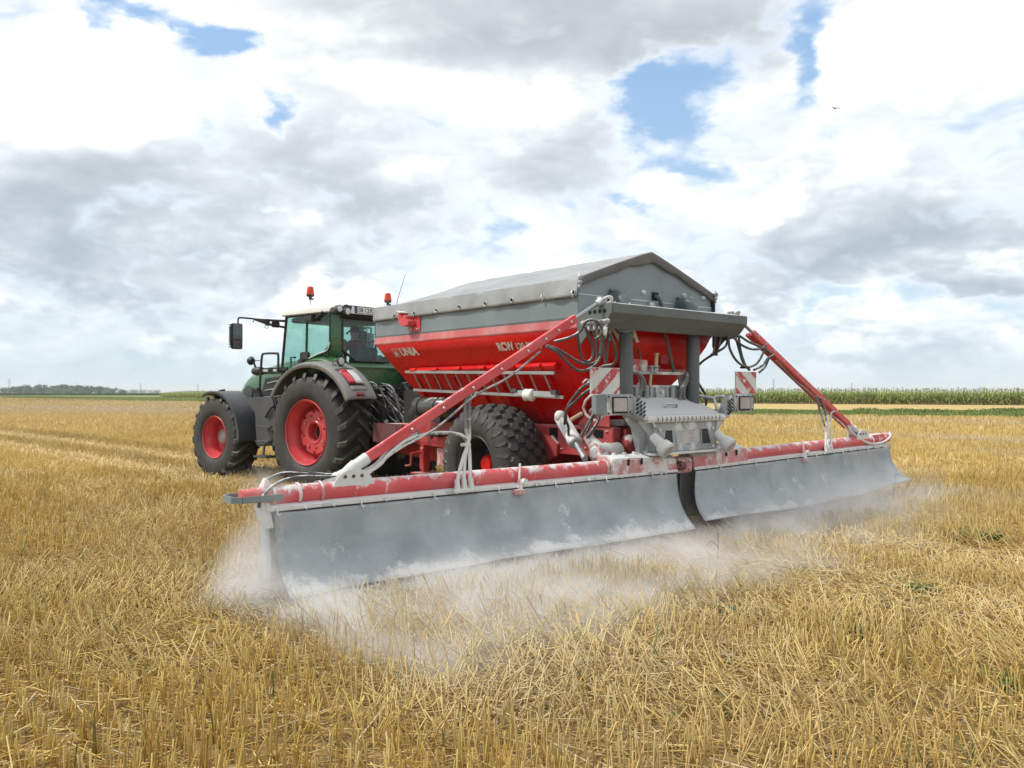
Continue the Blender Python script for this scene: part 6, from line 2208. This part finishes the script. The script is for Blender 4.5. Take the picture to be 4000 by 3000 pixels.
rr_.loft([[(-.70, -.30, 3.07), (.70, -.30, 3.07), (.70, -.10, 3.07), (-.70, -.10, 3.07)], [(-.72, -.425, 3.09), (.72, -.425, 3.09), (.72, -.10, 3.06), (-.72, -.10, 3.06)], [(-.70, -.405, 3.20), (.70, -.405, 3.20), (.70, -.10, 3.22), (-.70, -.10, 3.22)]])
rr_.build('roof_rear_panel', 'black_plastic', cabo, bevel=.012)
for s in (-1, 1):
    q = MB()
    q.loft([[(s * .93, -.36, 3.06), (s * .66, -.42, 3.06), (s * .66, -.20, 3.06), (s * .90, -.12, 3.06)], [(s * .90, -.33, 3.17), (s * .66, -.40, 3.215), (s * .66, -.20, 3.24), (s * .87, -.12, 3.19)]])
    q.build('lamp_cowl', 'black_plastic', cabo, bevel=.02)
    for w, u, z in ((.885, -.40, 3.125), (.745, -.445, 3.085)):
        q = MB()
        q.tube([(s * w, u + .09, z + .005), (s * w, u, z), (s * w, u - .012, z)], [.055, .066, .066], 20)
        lm = q.build('roof_lamp', 'dark_grey', cabo, smooth=50)
        MB().tube([(s * w, u - .011, z), (s * w, u - .020, z)], [.056, .045], 20).build('lamp_lens', 'lamp_glass', lm)
# number plate
q = MB()
q.loft([[(-.68, -.432, 3.055), (.20, -.432, 3.055), (.14, -.420, 3.185), (-.62, -.420, 3.185)], [(-.68, -.44, 3.055), (.20, -.44, 3.055), (.14, -.428, 3.185), (-.62, -.428, 3.185)]])
pm = q.build('plate_holder', 'plate_white', cabo)
MB().box((-.30, -.438, 3.127), (.56, .008, .125)).build('plate_frame', 'black_frame', pm)
npl = MB().box((-.30, -.444, 3.127), (.53, .008, .102)).build('number_plate', 'plate_white', pm)
MB().box((-.547, -.450, 3.127), (.036, .006, .10)).build('plate_band', 'euro_blue', pm)
lettering('OB', (-.510, -.4495, 3.090), (1, 0, 0), (0, 0, 1), (0, -1, 0), .115, .074, 'letter_black', pm, .012)
lettering('1292', (-.350, -.4495, 3.090), (1, 0, 0), (0, 0, 1), (0, -1, 0), .215, .074, 'letter_black', pm, .012)
# beacons, dome, aerial
for w, u, z0 in ((-.80, .52, 3.14), (.75, .16, 3.14)):
    ps = MB()
    ps.tube([(w, u, z0), (w, u, z0 + .22)], .020, 10)
    pole = ps.build('beacon_pole', 'plate_white', cabo)
    q = MB()
    q.tube([(w, u, z0 + .21), (w, u, z0 + .27)], [.024, .03], 10)
    q.box((w + .02, u, z0 + .225), (.09, .03, .03))
    q.tube([(w, u, z0 + .26), (w, u, z0 + .285), (w, u, z0 + .30)], [.05, .072, .072], 20)
    q.build('beacon_base', 'black_plastic', cabo, smooth=50)
    q = MB()
    q.tube([(w, u, z0 + .30), (w, u, z0 + .33), (w, u, z0 + .43), (w, u, z0 + .445)], [.072, .070, .056, .045], 24)
    q.build('beacon', 'beacon_orange', cabo, smooth=50)
    q = MB()
    q.box((w - .01, u - .05, z0 + .03), (.05, .07, .14)); q.bar((w, u - .06, z0 - .02), (w + .03, u - .10, z0 - .10), .04, .05)
    q.build('beacon_clamp', 'machinery_black', cabo, bevel=.012)
MB().tube([(.85, .03, 3.2), (.85, .0, 3.45), (.85, -.22, 3.93)], [.008, .006, .004], 6).build('aerial', 'black_plastic', cabo)
q = MB()
q.lathe((-.05, .95, 3.27), (0, 0, 1), [(0, .17), (.04, .165), (.065, .12), (.075, 0)], 28)
q.build('receiver_dome', 'plate_white', cabo, smooth=50)
q = MB()
q.lathe((-.02, .95, 3.31), (0, 0, 1), [(0, .13), (.035, .12), (.052, .07), (.055, 0)], 28)
q.build('dome_cap', 'yellow_sticker', cabo, smooth=50)

# cab inside: seat, column, wheel, monitor
st_ = MB()
st_.loft([[(-.26, -.02, 1.92), (.26, -.02, 1.92), (.26, .46, 1.92), (-.26, .46, 1.92)], [(-.25, -.02, 2.06), (.25, -.02, 2.06), (.25, .46, 2.05), (-.25, .46, 2.05)]])
st_.loft([[(-.27, -.02, 2.04), (.27, -.02, 2.04), (.27, .10, 2.04), (-.27, .10, 2.04)], [(-.28, -.11, 2.40), (.28, -.11, 2.40), (.28, .0, 2.40), (-.28, .0, 2.40)], [(-.24, -.14, 2.50), (.24, -.14, 2.50), (.24, -.05, 2.50), (-.24, -.05, 2.50)]])
st_.build('seat', 'seat_cloth', cabo, bevel=.03)
MB().span((-.78, -.18, 1.88), (.78, 1.3, 1.93)).build('cab_floor', 'dark_grey', cabo)
MB().loft([[(-.14, .95, 1.92), (.14, .95, 1.92), (.14, 1.2, 1.92), (-.14, 1.2, 1.92)], [(-.10, .82, 2.36), (.10, .82, 2.36), (.10, .94, 2.40), (-.10, .94, 2.40)]]).build('steering_column', 'dark_grey', cabo, bevel=.02)
q = MB()
q.lathe((0, .78, 2.42), (0, -.55, .83), [(-.016, .20), (0, .216), (.016, .20), (0, .184)], 36, closed_prof=True)
q.bar((0, .78, 2.42), (.19, .78, 2.42), .03, .02); q.bar((0, .78, 2.42), (-.19, .78, 2.42), .03, .02); q.bar((0, .78, 2.42), (0, .67, 2.35), .03, .02)
q.build('steering_wheel', 'black_plastic', cabo, smooth=50)
q = MB()
q.span((.22, .50, 2.62), (.54, .56, 2.86))
q.build('monitor', 'monitor_dark', cabo, bevel=.012)
MB().tube([(.38, .55, 2.66), (.42, .62, 2.4), (.45, .6, 1.95)], .014, 6).build('monitor_arm', 'black_plastic', cabo)
MB().tube(spline([(.54, .5, 2.64), (.62, .40, 2.66), (.66, .3, 2.78), (.66, .2, 2.95)], 5), .012, 6).build('monitor_cable', 'black_plastic', cabo)
for pts in ([(.44, .4, 2.60), (.46, .2, 2.4), (.50, -.1, 2.24)], [(.75, -.15, 2.62), (.66, -.2, 2.4), (.58, -.21, 2.24)]):
    MB().tube(spline(pts, 5), .007, 5).build('cab_cable', 'black_plastic', cabo)
MB().span((.34, .0, 2.03), (.48, .5, 2.16)).build('armrest', 'dark_grey', cabo, bevel=.02)
MB().span((.40, 1.05, 2.3), (.50, 1.15, 2.72)).build('side_console', 'dark_grey', cabo, bevel=.02)
MB().span((-.72, -.15, 2.97), (.72, 1.2, 3.06)).build('roof_lining', 'dark_grey', cabo, bevel=.02)
q = MB()
q.box((-.60, 1.10, 2.05), (.14, .12, .28)); q.tube([(-.72, 1.18, 2.02), (-.72, 1.20, 2.33), (-.60, 1.22, 2.33)], .02, 8)
q.build('entry_rail', 'black_plastic', cabo, bevel=.01)

# --- bonnet
hd = MB()
def hsec(u, w, zb, zt):
    return [(-w, u, zb), (-w * 1.02, u, zb + (zt - zb) * .55), (-w * .97, u, zt - .13), (-w * .80, u, zt - .035), (-w * .4, u, zt), (w * .4, u, zt), (w * .80, u, zt - .035), (w * .97, u, zt - .13), (w * 1.02, u, zb + (zt - zb) * .55), (w, u, zb)]
hd.loft([hsec(1.30, .46, 1.45, 2.33), hsec(1.9, .46, 1.42, 2.29), hsec(2.5, .45, 1.36, 2.19), hsec(2.95, .44, 1.30, 2.07), hsec(3.15, .43, 1.25, 1.97), hsec(3.32, .40, 1.22, 1.82), hsec(3.40, .36, 1.2, 1.64)])
hood = hd.build('bonnet', 'tractor_green', K, smooth=40)
for s in (-1, 1):
    q = MB()
    q.add([(s * .458, u, z) for u, z in ((3.16, 1.42), (3.14, 1.72), (2.98, 1.82), (2.80, 1.76), (2.86, 1.42))], [(0, 1, 2, 3, 4)])
    q.build('bonnet_grille', 'dark_grey', hood, smooth=0, thick=.02)
    q = MB()
    q.add([(s * .472, u, z) for u, z in ((2.55, 1.45), (2.35, 1.95), (1.5, 2.02), (1.5, 1.45))], [(0, 1, 2, 3)])
    q.build('side_grille', 'black_plastic', hood, smooth=0, thick=.02)
    for k in range(3):
        MB().bar((s * .495, 2.42 - .08 * k, 1.58 + .14 * k), (s * .495, 1.75, 1.62 + .15 * k), .02, .018).build('engine_pipe', 'galvanised', hood)
    MB().box((s * .43, 3.24, 1.60), (.05, .12, .16)).build('headlight', 'lamp_glass', hood, bevel=.02)
# black bar with lamps and the handrail on the left
q = MB()
q.span((-.88, 1.10, 2.02), (-.84, 1.95, 2.14))
ob = q.build('lamp_bar', 'black_plastic', K, bevel=.008)
MB().box((-.885, 1.78, 2.09), (.01, .18, .05)).build('lamp_slot', 'lamp_glass', ob)
MB().box((-.885, 1.46, 2.09), (.01, .10, .04)).build('lamp_slot', 'lamp_glass', ob)
MB().tube([(-.95, 2.06, 2.08), (-.92, 1.98, 2.08), (-.90, 1.86, 2.08)], [.06, .085, .08], 16).build('front_lamp', 'black_plastic', ob, smooth=50)
q = MB()
q.tube([(-.95, 2.07, 2.27), (-.95, 2.13, 2.28), (-.95, 2.16, 2.285)], [.05, .085, .075], 14)
q.tube([(-.95, 2.05, 2.26), (-.94, 2.0, 2.15)], .02, 8); q.tube([(-.95, 2.02, 2.28), (-.98, 1.80, 2.28)], .008, 5)
q.build('work_spot', 'black_plastic', ob, smooth=50)
MB().tube(spline([(-1.0, 1.78, 1.74), (-1.0, 1.74, 2.1), (-1.0, 1.70, 2.36), (-1.0, 1.62, 2.40), (-1.0, 1.28, 2.395), (-1.0, 1.20, 2.36), (-1.0, 1.20, 2.05)], 5), .022, 8).build('handrail', 'black_plastic', K, smooth=60)
MB().bar((-1.0, 1.20, 2.06), (-.85, 1.2, 2.06), .05, .04).build('rail_foot', 'black_plastic', K)
q = MB()
q.tube([(-.98, 1.80, 1.56), (-1.0, 1.84, 1.70)], [.075, .07], 14); q.tube([(-1.0, 1.84, 1.70), (-1.01, 1.86, 1.735)], [.078, .074], 14)
q.build('filler_cap', 'black_plastic', K, smooth=40)
# fuel tank with the steps
q = MB()
poly = [(2.08, 1.58), (1.22, 1.60), (1.10, 1.30), (1.08, .95), (1.20, .72), (1.74, .66), (1.78, 1.0), (1.80, 1.28), (2.05, 1.48)]
q.prism(poly, 'x', -1.10, -.50)
tk = q.build('fuel_tank', 'dark_grey', K, bevel=.03)
MB().prism(poly, 'x', .50, 1.10).build('fuel_tank', 'dark_grey', K, bevel=.03)
q = MB()
q.tube(spline([(-1.13, 1.40, 1.22), (-1.14, 1.28, 1.33), (-1.14, 1.20, 1.40), (-1.13, 1.15, 1.42)], 4), .022, 8)
q.build('grab_handle', 'black_plastic', tk)
for z, u in ((1.05, 1.22), (.78, 1.28), (.50, 1.34)):
    q = MB()
    q.span((-1.30, u - .20, z - .015), (-1.04, u + .20, z + .02))
    q.build('step', 'dark_grey', tk, bevel=.008)
    for du in (-.2, .2):
        MB().bar((-1.08, u + du, z), (-1.08, u + du * .9 - .04, z + .30), .03, .05).build('step_bracket', 'dark_grey', tk, bevel=.005)
q = MB()
q.tube([(-1.12, 1.02, .7), (-1.12, 1.0, 1.25)], .016, 8); q.tube([(-1.12, 1.0, 1.25), (-1.12, 1.14, 1.32)], .016, 8)
q.build('step_rail', 'machinery_black', tk)
# front fenders
for s in (-1, 1):
    q = MB()
    def ff(a, b):
        an = R(66) + a * R(118)
        rr = .905 - (.05 * (1 - b / .12) if b < .12 else 0)
        w = 1.22 - max(0, (b - .12)) / .88 * .52
        return (s * w, 3.03 + math.cos(an) * rr, .80 + math.sin(an) * (rr - .01))
    q.grid(ff, 28, 8)
    f_ = q.build('front_fender', 'dark_grey', K, smooth=50, thick=.014)
    MB().bar((s * .75, 2.9, 1.68), (s * .45, 2.85, 1.2), .05, .05).build('fender_stay', 'machinery_black', f_)
MB().tube([(-1.05, 3.08, 1.70), (-.92, 3.07, 1.725)], .02, 8).build('fender_bolt', 'black_plastic', K)
# driveline
q = MB()
q.loft([[(-.36, -.45, .62), (.36, -.45, .62), (.36, -.45, 1.50), (-.36, -.45, 1.50)], [(-.38, .5, .58), (.38, .5, .58), (.38, .5, 1.5), (-.38, .5, 1.5)], [(-.30, 1.6, .62), (.30, 1.6, .62), (.30, 1.6, 1.4), (-.30, 1.6, 1.4)], [(-.32, 3.5, .70), (.32, 3.5, .70), (.32, 3.5, 1.3), (-.32, 3.5, 1.3)]])
q.build('transmission', 'machinery_black', K, bevel=.02)
q = MB()
q.cyl((-.95, 0, .985), (.95, 0, .985), .17, 20)
q.build('rear_axle', 'machinery_black', K)
q = MB()
q.cyl((-.85, 3.03, .80), (.85, 3.03, .80), .12, 16)
q.build('front_axle', 'machinery_black', K)
q = MB()
q.span((-.40, 3.5, .62), (.40, 4.0, 1.12))
q.build('front_weight', 'dark_grey', K, bevel=.04)
# mirrors on long arms
for s in (-1, 1):
    q = MB()
    q.tube([(s * .79, 1.22, 3.0), (s * 1.10, 1.36, 3.005)], .022, 8)
    q.tube([(s * .79, 1.24, 2.88), (s * 1.10, 1.36, 2.93)], .022, 8)
    q.box((s * 1.12, 1.36, 2.965), (.07, .05, .12))
    q.loft([[(s * 1.13, 1.35, 3.02), (s * 1.13, 1.38, 3.02), (s * 1.13, 1.38, 2.92), (s * 1.13, 1.35, 2.92)], [(s * 1.35, 1.44, 3.03), (s * 1.35, 1.46, 3.03), (s * 1.35, 1.46, 2.995), (s * 1.35, 1.44, 2.995)]])
    q.tube(spline([(s * 1.34, 1.45, 3.02), (s * 1.54, 1.55, 3.03), (s * 1.58, 1.58, 3.02), (s * 1.59, 1.585, 2.93)], 5), .016, 8)
    ma = q.build('mirror_arm', 'black_plastic', K, smooth=40)
    MB().box((s * .98, 1.31, 2.93), (.16, .06, .11)).build('arm_lamp', 'black_plastic', ma, bevel=.015)
    MB().tube(spline([(s * 1.14, 1.36, 2.92), (s * 1.17, 1.37, 2.87), (s * 1.11, 1.36, 2.86), (s * 1.10, 1.36, 2.91)], 4), .007, 5).build('arm_cable', 'galvanised', ma)
    MB().tube([(s * 1.36, 1.45, 2.99), (s * 1.36, 1.45, 2.955)], .01, 6).build('arm_knob', 'black_plastic', ma)
    q = MB()
    q.loft([[(s * 1.50, 1.57, 2.46), (s * 1.68, 1.63, 2.46), (s * 1.68, 1.67, 2.46), (s * 1.50, 1.64, 2.46)], [(s * 1.50, 1.56, 2.60), (s * 1.69, 1.62, 2.60), (s * 1.70, 1.70, 2.60), (s * 1.50, 1.67, 2.60)], [(s * 1.50, 1.56, 2.85), (s * 1.69, 1.62, 2.85), (s * 1.70, 1.70, 2.85), (s * 1.50, 1.67, 2.85)], [(s * 1.51, 1.57, 2.93), (s * 1.68, 1.63, 2.93), (s * 1.67, 1.67, 2.93), (s * 1.52, 1.65, 2.93)]])
    mi = q.build('mirror', 'black_plastic', ma, bevel=.012)
    for z0, z1 in ((2.475, 2.615), (2.635, 2.92)):
        q = MB()
        q.add([(s * 1.515, 1.552, z0), (s * 1.675, 1.602, z0), (s * 1.675, 1.602, z1), (s * 1.515, 1.552, z1)], [(0, 1, 2, 3)])
        q.build('mirror_glass', 'mirror_glass', ma, smooth=0)
    for k in range(11):
        MB().box((s * 1.70, 1.66, 2.50 + .04 * k), (.02, .06, .018)).build('mirror_rib', 'black_plastic', ma)

# --- rear linkage and couplings, a dark tangle
rl = MB()
rl.span((-.34, -.75, .75), (.34, -.42, 1.55))
rl.build('rear_housing', 'machinery_black', K, bevel=.03)
rl = MB()
rl.span((-.42, -.62, 1.55), (.42, -.35, 1.80))
rl.build('valve_block', 'machinery_black', K, bevel=.02)
for s in (-1, 1):
    q = MB()
    q.bar((s * .42, -.35, .62), (s * .48, -1.15, .66), .06, .11)
    q.tube([(s * .48, -1.15, .66), (s * .48, -1.22, .66)], [.08, .07], 10)
    q.build('lower_link', 'machinery_black', K, bevel=.008)
    q = MB()
    q.tube([(s * .45, -.9, .70), (s * .40, -.62, 1.40)], .035, 8); q.tube([(s * .43, -.78, .98), (s * .415, -.70, 1.2)], .05, 8)
    q.bar((s * .40, -.62, 1.42), (s * .36, -.35, 1.50), .06, .09)
    q.build('lift_rod', 'machinery_black', K, bevel=.006)
q = MB()
q.tube([(0, -.62, 1.42), (0, -.80, 1.25), (0.02, -.88, .98)], [.04, .05, .035], 8)
q.build('top_link', 'machinery_black', K)
q = MB()
q.span((-.10, -1.0, .50), (.10, -.4, .60))
q.build('hitch_bar', 'machinery_black', K, bevel=.01)
rt = random.Random(5)
for k in range(26):
    w0 = rt.uniform(-.55, .45); z0 = rt.uniform(1.35, 1.85)
    w1 = w0 * .5 + rt.uniform(-.2, .2); 
    pts = [(w0, -.62, z0), (w0 + rt.uniform(-.1, .1), -.80 - rt.uniform(0, .2), z0 - rt.uniform(.0, .3)), (w1, -1.05 - rt.uniform(0, .2), rt.uniform(.95, 1.35)), (w1 + rt.uniform(-.1, .1), -1.35 - rt.uniform(0, .35), rt.uniform(.95, 1.25))]
    MB().tube(spline(pts, 5), rt.choice((.010, .013, .016)), 6).build('rear_hose', rt.choice(('hose_black', 'hose_black', 'hose_black', 'hose_limed')), K, smooth=60)
for k in range(14):
    w = -.50 + .07 * k; z = 1.62 + .12 * (k % 2)
    MB().tube([(w, -.60, z), (w, -.68, z - .01), (w, -.72, z - .015)], [.026, .030, .018], 10).build('coupling', rt.choice(('machinery_black', 'galvanised', 'machinery_black')), K)
sp_ = [Vector((-.30 + .035 * math.cos(t * .9) - .006 * t, -1.15 - .012 * t, 1.12 + .035 * math.sin(t * .9))) for t in range(60)]
MB().tube(sp_, .010, 5).build('coiled_cable', 'yellow_cable', K, smooth=60)
sp_ = [Vector((-.15 + .03 * math.cos(t * .9), -1.2 - .012 * t, .90 + .03 * math.sin(t * .9))) for t in range(50)]
MB().tube(sp_, .009, 5).build('coiled_cable', 'dusty_red', K, smooth=60)
MB().box((-.42, -.98, 1.30), (.12, .10, .16)).build('socket_box', 'machinery_black', K, bevel=.02)
MB().tube([(-.36, -1.02, 1.18), (-.42, -1.08, 1.17)], .035, 10).build('socket_plug', 'lamp_glass', K)

# ------------------------------------------------------------------ the driver, seen through the rear window
def driver():
    root = thing('person', 'driver in a dark red shirt and cap sitting with back turned inside the cab', 'person', K_ORG, K_RZ)
    J = {}
    V, E, RD = [], [], []
    def v(n_, p, r_, par=None):
        J[n_] = len(V); V.append(p); RD.append(r_)
        if par is not None:
            E.append((J[par], J[n_]))
    o = Vector((-.02, .17, 2.06))
    P = lambda x, y, z: tuple(o + Vector((x, y, z)))
    v('pelvis', P(0, 0, .10), (.15, .12))
    v('waist', P(0, -.02, .25), (.145, .11), 'pelvis')
    v('chest', P(0, -.01, .42), (.17, .12), 'waist')
    v('neckb', P(0, .01, .555), (.085, .07), 'chest')
    v('neck', P(0, .03, .61), (.052, .055), 'neckb')
    v('jaw', P(0, .055, .665), (.062, .072), 'neck')
    v('head', P(0, .05, .735), (.076, .094), 'jaw')
    v('crown', P(0, .045, .80), (.060, .075), 'head')
    v('nose', P(0, .158, .705), (.012, .014), 'head')
    for s, n_ in ((-1, 'l'), (1, 'r')):
        v('sh' + n_, P(s * .19, 0, .50), (.065, .065), 'neckb')
        v('el' + n_, P(s * .26, .14, .28), (.043, .043), 'sh' + n_)
        v('wr' + n_, P(s * .20, .40, .31), (.029, .026), 'el' + n_)
        v('pa' + n_, P(s * .19, .47, .325), (.036, .018), 'wr' + n_)
        for f, (dx, L) in enumerate(((-.027, .070), (-.009, .082), (.009, .078), (.026, .060))):
            v('f%d' % f + n_, P(s * .19 + dx, .51, .345), (.0095, .0095), 'pa' + n_)
            v('g%d' % f + n_, P(s * .19 + dx, .51 + L * .45, .335), (.0085, .0085), 'f%d' % f + n_)
            v('h%d' % f + n_, P(s * .19 + dx, .51 + L * .5, .305), (.007, .007), 'g%d' % f + n_)
        v('th' + n_, P(s * .19 - s * .035, .47, .34), (.010, .010), 'pa' + n_)
        v('ti' + n_, P(s * .19 - s * .045, .51, .33), (.0085, .0085), 'th' + n_)
        v('hip' + n_, P(s * .10, .05, .07), (.095, .085), 'pelvis')
        v('kn' + n_, P(s * .15, .46, .12), (.065, .065), 'hip' + n_)
        v('an' + n_, P(s * .15, .58, -.10), (.042, .045), 'kn' + n_)
        v('to' + n_, P(s * .16, .68, -.11), (.04, .03), 'an' + n_)
        v('ear' + n_, P(s * .082, .045, .725), (.014, .022), 'head')
    me = bpy.data.meshes.new('body')
    me.from_pydata(V, E, [])
    ob = bpy.data.objects.new('body', me)
    COL.objects.link(ob)
    ob.parent = root
    md = ob.modifiers.new('skin', 'SKIN')
    md.use_smooth_shade = True
    for i, r_ in enumerate(RD):
        me.skin_vertices[0].data[i].radius = r_
    me.skin_vertices[0].data[0].use_root = True
    sb_ = ob.modifiers.new('sub', 'SUBSURF')
    sb_.levels = sb_.render_levels = 2
    m = bpy.data.materials.new('body_clothes')
    m.use_nodes = True
    N = NT(m.node_tree)
    b = m.node_tree.nodes['Principled BSDF']
    x_, y_, z_ = N.sep(N.n('ShaderNodeTexCoord').outputs['Object'])
    face = N.m('GREATER_THAN', z_, 2.06 + .585)
    hand = N.m('GREATER_THAN', N.m('SUBTRACT', y_, N.m('MULTIPLY', N.m('LESS_THAN', z_, 2.06 + .27), 9.0)), .17 + .33)
    sk = N.m('MAXIMUM', face, hand)
    leg = N.m('LESS_THAN', z_, 2.06 + .185)
    c = N.mix(leg, (0.15, 0.020, 0.026, 1), (0.03, 0.04, 0.07, 1))
    c = N.mix(sk, c, (0.42, 0.23, 0.16, 1))
    N.l.new(c, b.inputs['Base Color'])
    b.inputs['Roughness'].default_value = .75
    me.materials.append(m)
    cp = MB()
    rings = []
    for z, k in ((.735, 1.06), (.775, 1.05), (.81, .9), (.838, .55), (.845, .1)):
        rings.append([P(.082 * k * math.cos(a), .047 + .100 * k * math.sin(a), z + .0) for a in np.linspace(0, 6.2832, 17)[:-1]])
    cp.loft(rings)
    cp.loft([[P(-.07, .12, .765), P(.07, .12, .765), P(.05, .20, .745), P(-.05, .20, .745)], [P(-.07, .12, .755), P(.07, .12, .755), P(.05, .20, .735), P(-.05, .20, .735)]])
    cp.build('cap', 'cap_dark', root, smooth=50)
    for s in (-1, 1):
        MB().sphere(P(s * .030, .132, .735), .011, 8, 6).build('eye', 'plate_white', root)
    MB().box(P(0, .126, .678), (.045, .012, .012)).build('mouth', 'reflector_dark', root, bevel=.004)


driver()
# ------------------------------------------------------------------ lime dust drifting out under the skirts
def dust_cloud():
    mb = MB()
    mb.span((-6.6, -5.2, .004), (6.2, -1.55, 1.25))
    o = mb.build('lime_dust', 'hole_black', None, smooth=0)
    o.location = T_ORG
    o.rotation_euler = (0, 0, T_RZ)
    tag(o, 'pale lime dust cloud drifting from under the two skirts over the stubble', 'dust', kind='stuff')
    m = bpy.data.materials.new('lime_dust')
    m.use_nodes = True
    m.node_tree.nodes.clear()
    N = NT(m.node_tree)
    tc = N.n('ShaderNodeTexCoord').outputs['Object']
    wn = N.n('ShaderNodeTexNoise', {'Vector': tc, 'Scale': 1.1, 'Detail': 3.0})
    p = N.vm('ADD', tc, N.vm('SCALE', N.vm('SUBTRACT', wn.outputs['Color'], (.5, .5, .5)), s=.5))
    w, u, z = N.sep(p)
    _, u0, z0 = N.sep(tc)
    n1 = N.noise(N.vm('MULTIPLY', p, (1, 1, 1.3)), 2.1, 6, .62)
    puff = N.sstep(n1, .35, .66, .12, 1.6)
    t = N.sstep(w, -5.0, 4.5)                                  # left .. right
    # sheet of dust behind the rear skirt's lower edge
    s = N.m('SUBTRACT', -2.62, u)
    reach = N.m('MULTIPLY_ADD', t, -.75, 1.15)
    behind = N.m('EXPONENT', N.m('MULTIPLY', N.m('DIVIDE', N.m('MAXIMUM', s, 0.0), reach), -1.0))
    front = N.sstep(s, -.05, .45)
    hgt = N.m('MULTIPLY_ADD', t, .07, .125)
    low = N.m('EXPONENT', N.m('MULTIPLY', N.m('POWER', N.m('DIVIDE', N.m('MAXIMUM', z, 0.0), hgt), 1.5), -1.0))
    ends = N.m('MULTIPLY', N.sstep(w, -5.55, -5.05), N.sstep(w, 2.6, 4.6, 1.0, 0.0))
    left = N.sstep(w, -5.2, .5, 6.5, 2.0)
    a = N.m('MULTIPLY', N.m('MULTIPLY', behind, low), N.m('MULTIPLY', front, ends))
    a = N.m('MULTIPLY', a, left)
    # plume pouring out at the open left end
    rad = N.sstep(z, 0.0, .75, .30, .10)
    dx = N.m('DIVIDE', N.m('ADD', w, 5.24), rad)
    dy = N.m('DIVIDE', N.m('ADD', u, 2.28), N.m('MULTIPLY', rad, 1.15))
    g = N.m('EXPONENT', N.m('MULTIPLY', N.m('ADD', N.m('MULTIPLY', dx, dx), N.m('MULTIPLY', dy, dy)), -1.0))
    g = N.m('MULTIPLY', g, N.sstep(z, .05, .80, 2.6, 0.9))
    # thin veil in front of the right skirt
    v = N.m('MULTIPLY', N.m('MULTIPLY', N.sstep(w, .4, 2.2), N.sstep(w, 3.8, 5.4, 1.0, 0.0)), N.sstep(z, .1, .8, .30, 0.0))
    v = N.m('MULTIPLY', v, N.m('MULTIPLY', N.sstep(s, -.1, .15), N.sstep(s, .3, 1.1, 1.0, 0.0)))
    d = N.m('MULTIPLY', N.m('ADD', N.m('ADD', a, g), v), puff)
    top = N.sstep(z0, .85, 1.2, 1.0, 0.0)
    back = N.sstep(u0, -5.1, -4.3)
    d = N.m('MULTIPLY', N.m('MULTIPLY', d, top), N.m('MULTIPLY', back, DUST_DENSITY))
    d = N.m('MAXIMUM', N.m('SUBTRACT', d, .02), 0.0)
    pv = N.n('ShaderNodeVolumePrincipled', {'Color': (.945, .948, .95, 1), 'Density': d, 'Anisotropy': .1})
    out = N.n('ShaderNodeOutputMaterial')
    N.l.new(pv.outputs[0], out.inputs['Volume'])
    o.data.materials.clear()
    o.data.materials.append(m)


DUST_DENSITY = 3.0
dust_cloud()


def haze_box():
    mb = MB()
    mb.span((-7100, -70, -1.0), (7100, 12100, 50))
    o = mb.build('haze', 'hole_black', None, smooth=0)
    tag(o, 'thin pale summer haze lying over the whole plain', 'haze', kind='stuff')
    m = bpy.data.materials.new('haze')
    m.use_nodes = True
    m.node_tree.nodes.clear()
    N = NT(m.node_tree)
    pv = N.n('ShaderNodeVolumePrincipled', {'Color': (.80, .91, 1.0, 1), 'Density': HAZE_DENSITY, 'Anisotropy': 0.0})
    out = N.n('ShaderNodeOutputMaterial')
    N.l.new(pv.outputs[0], out.inputs['Volume'])
    o.data.materials.clear()
    o.data.materials.append(m)


HAZE_DENSITY = 0.00022
haze_box()
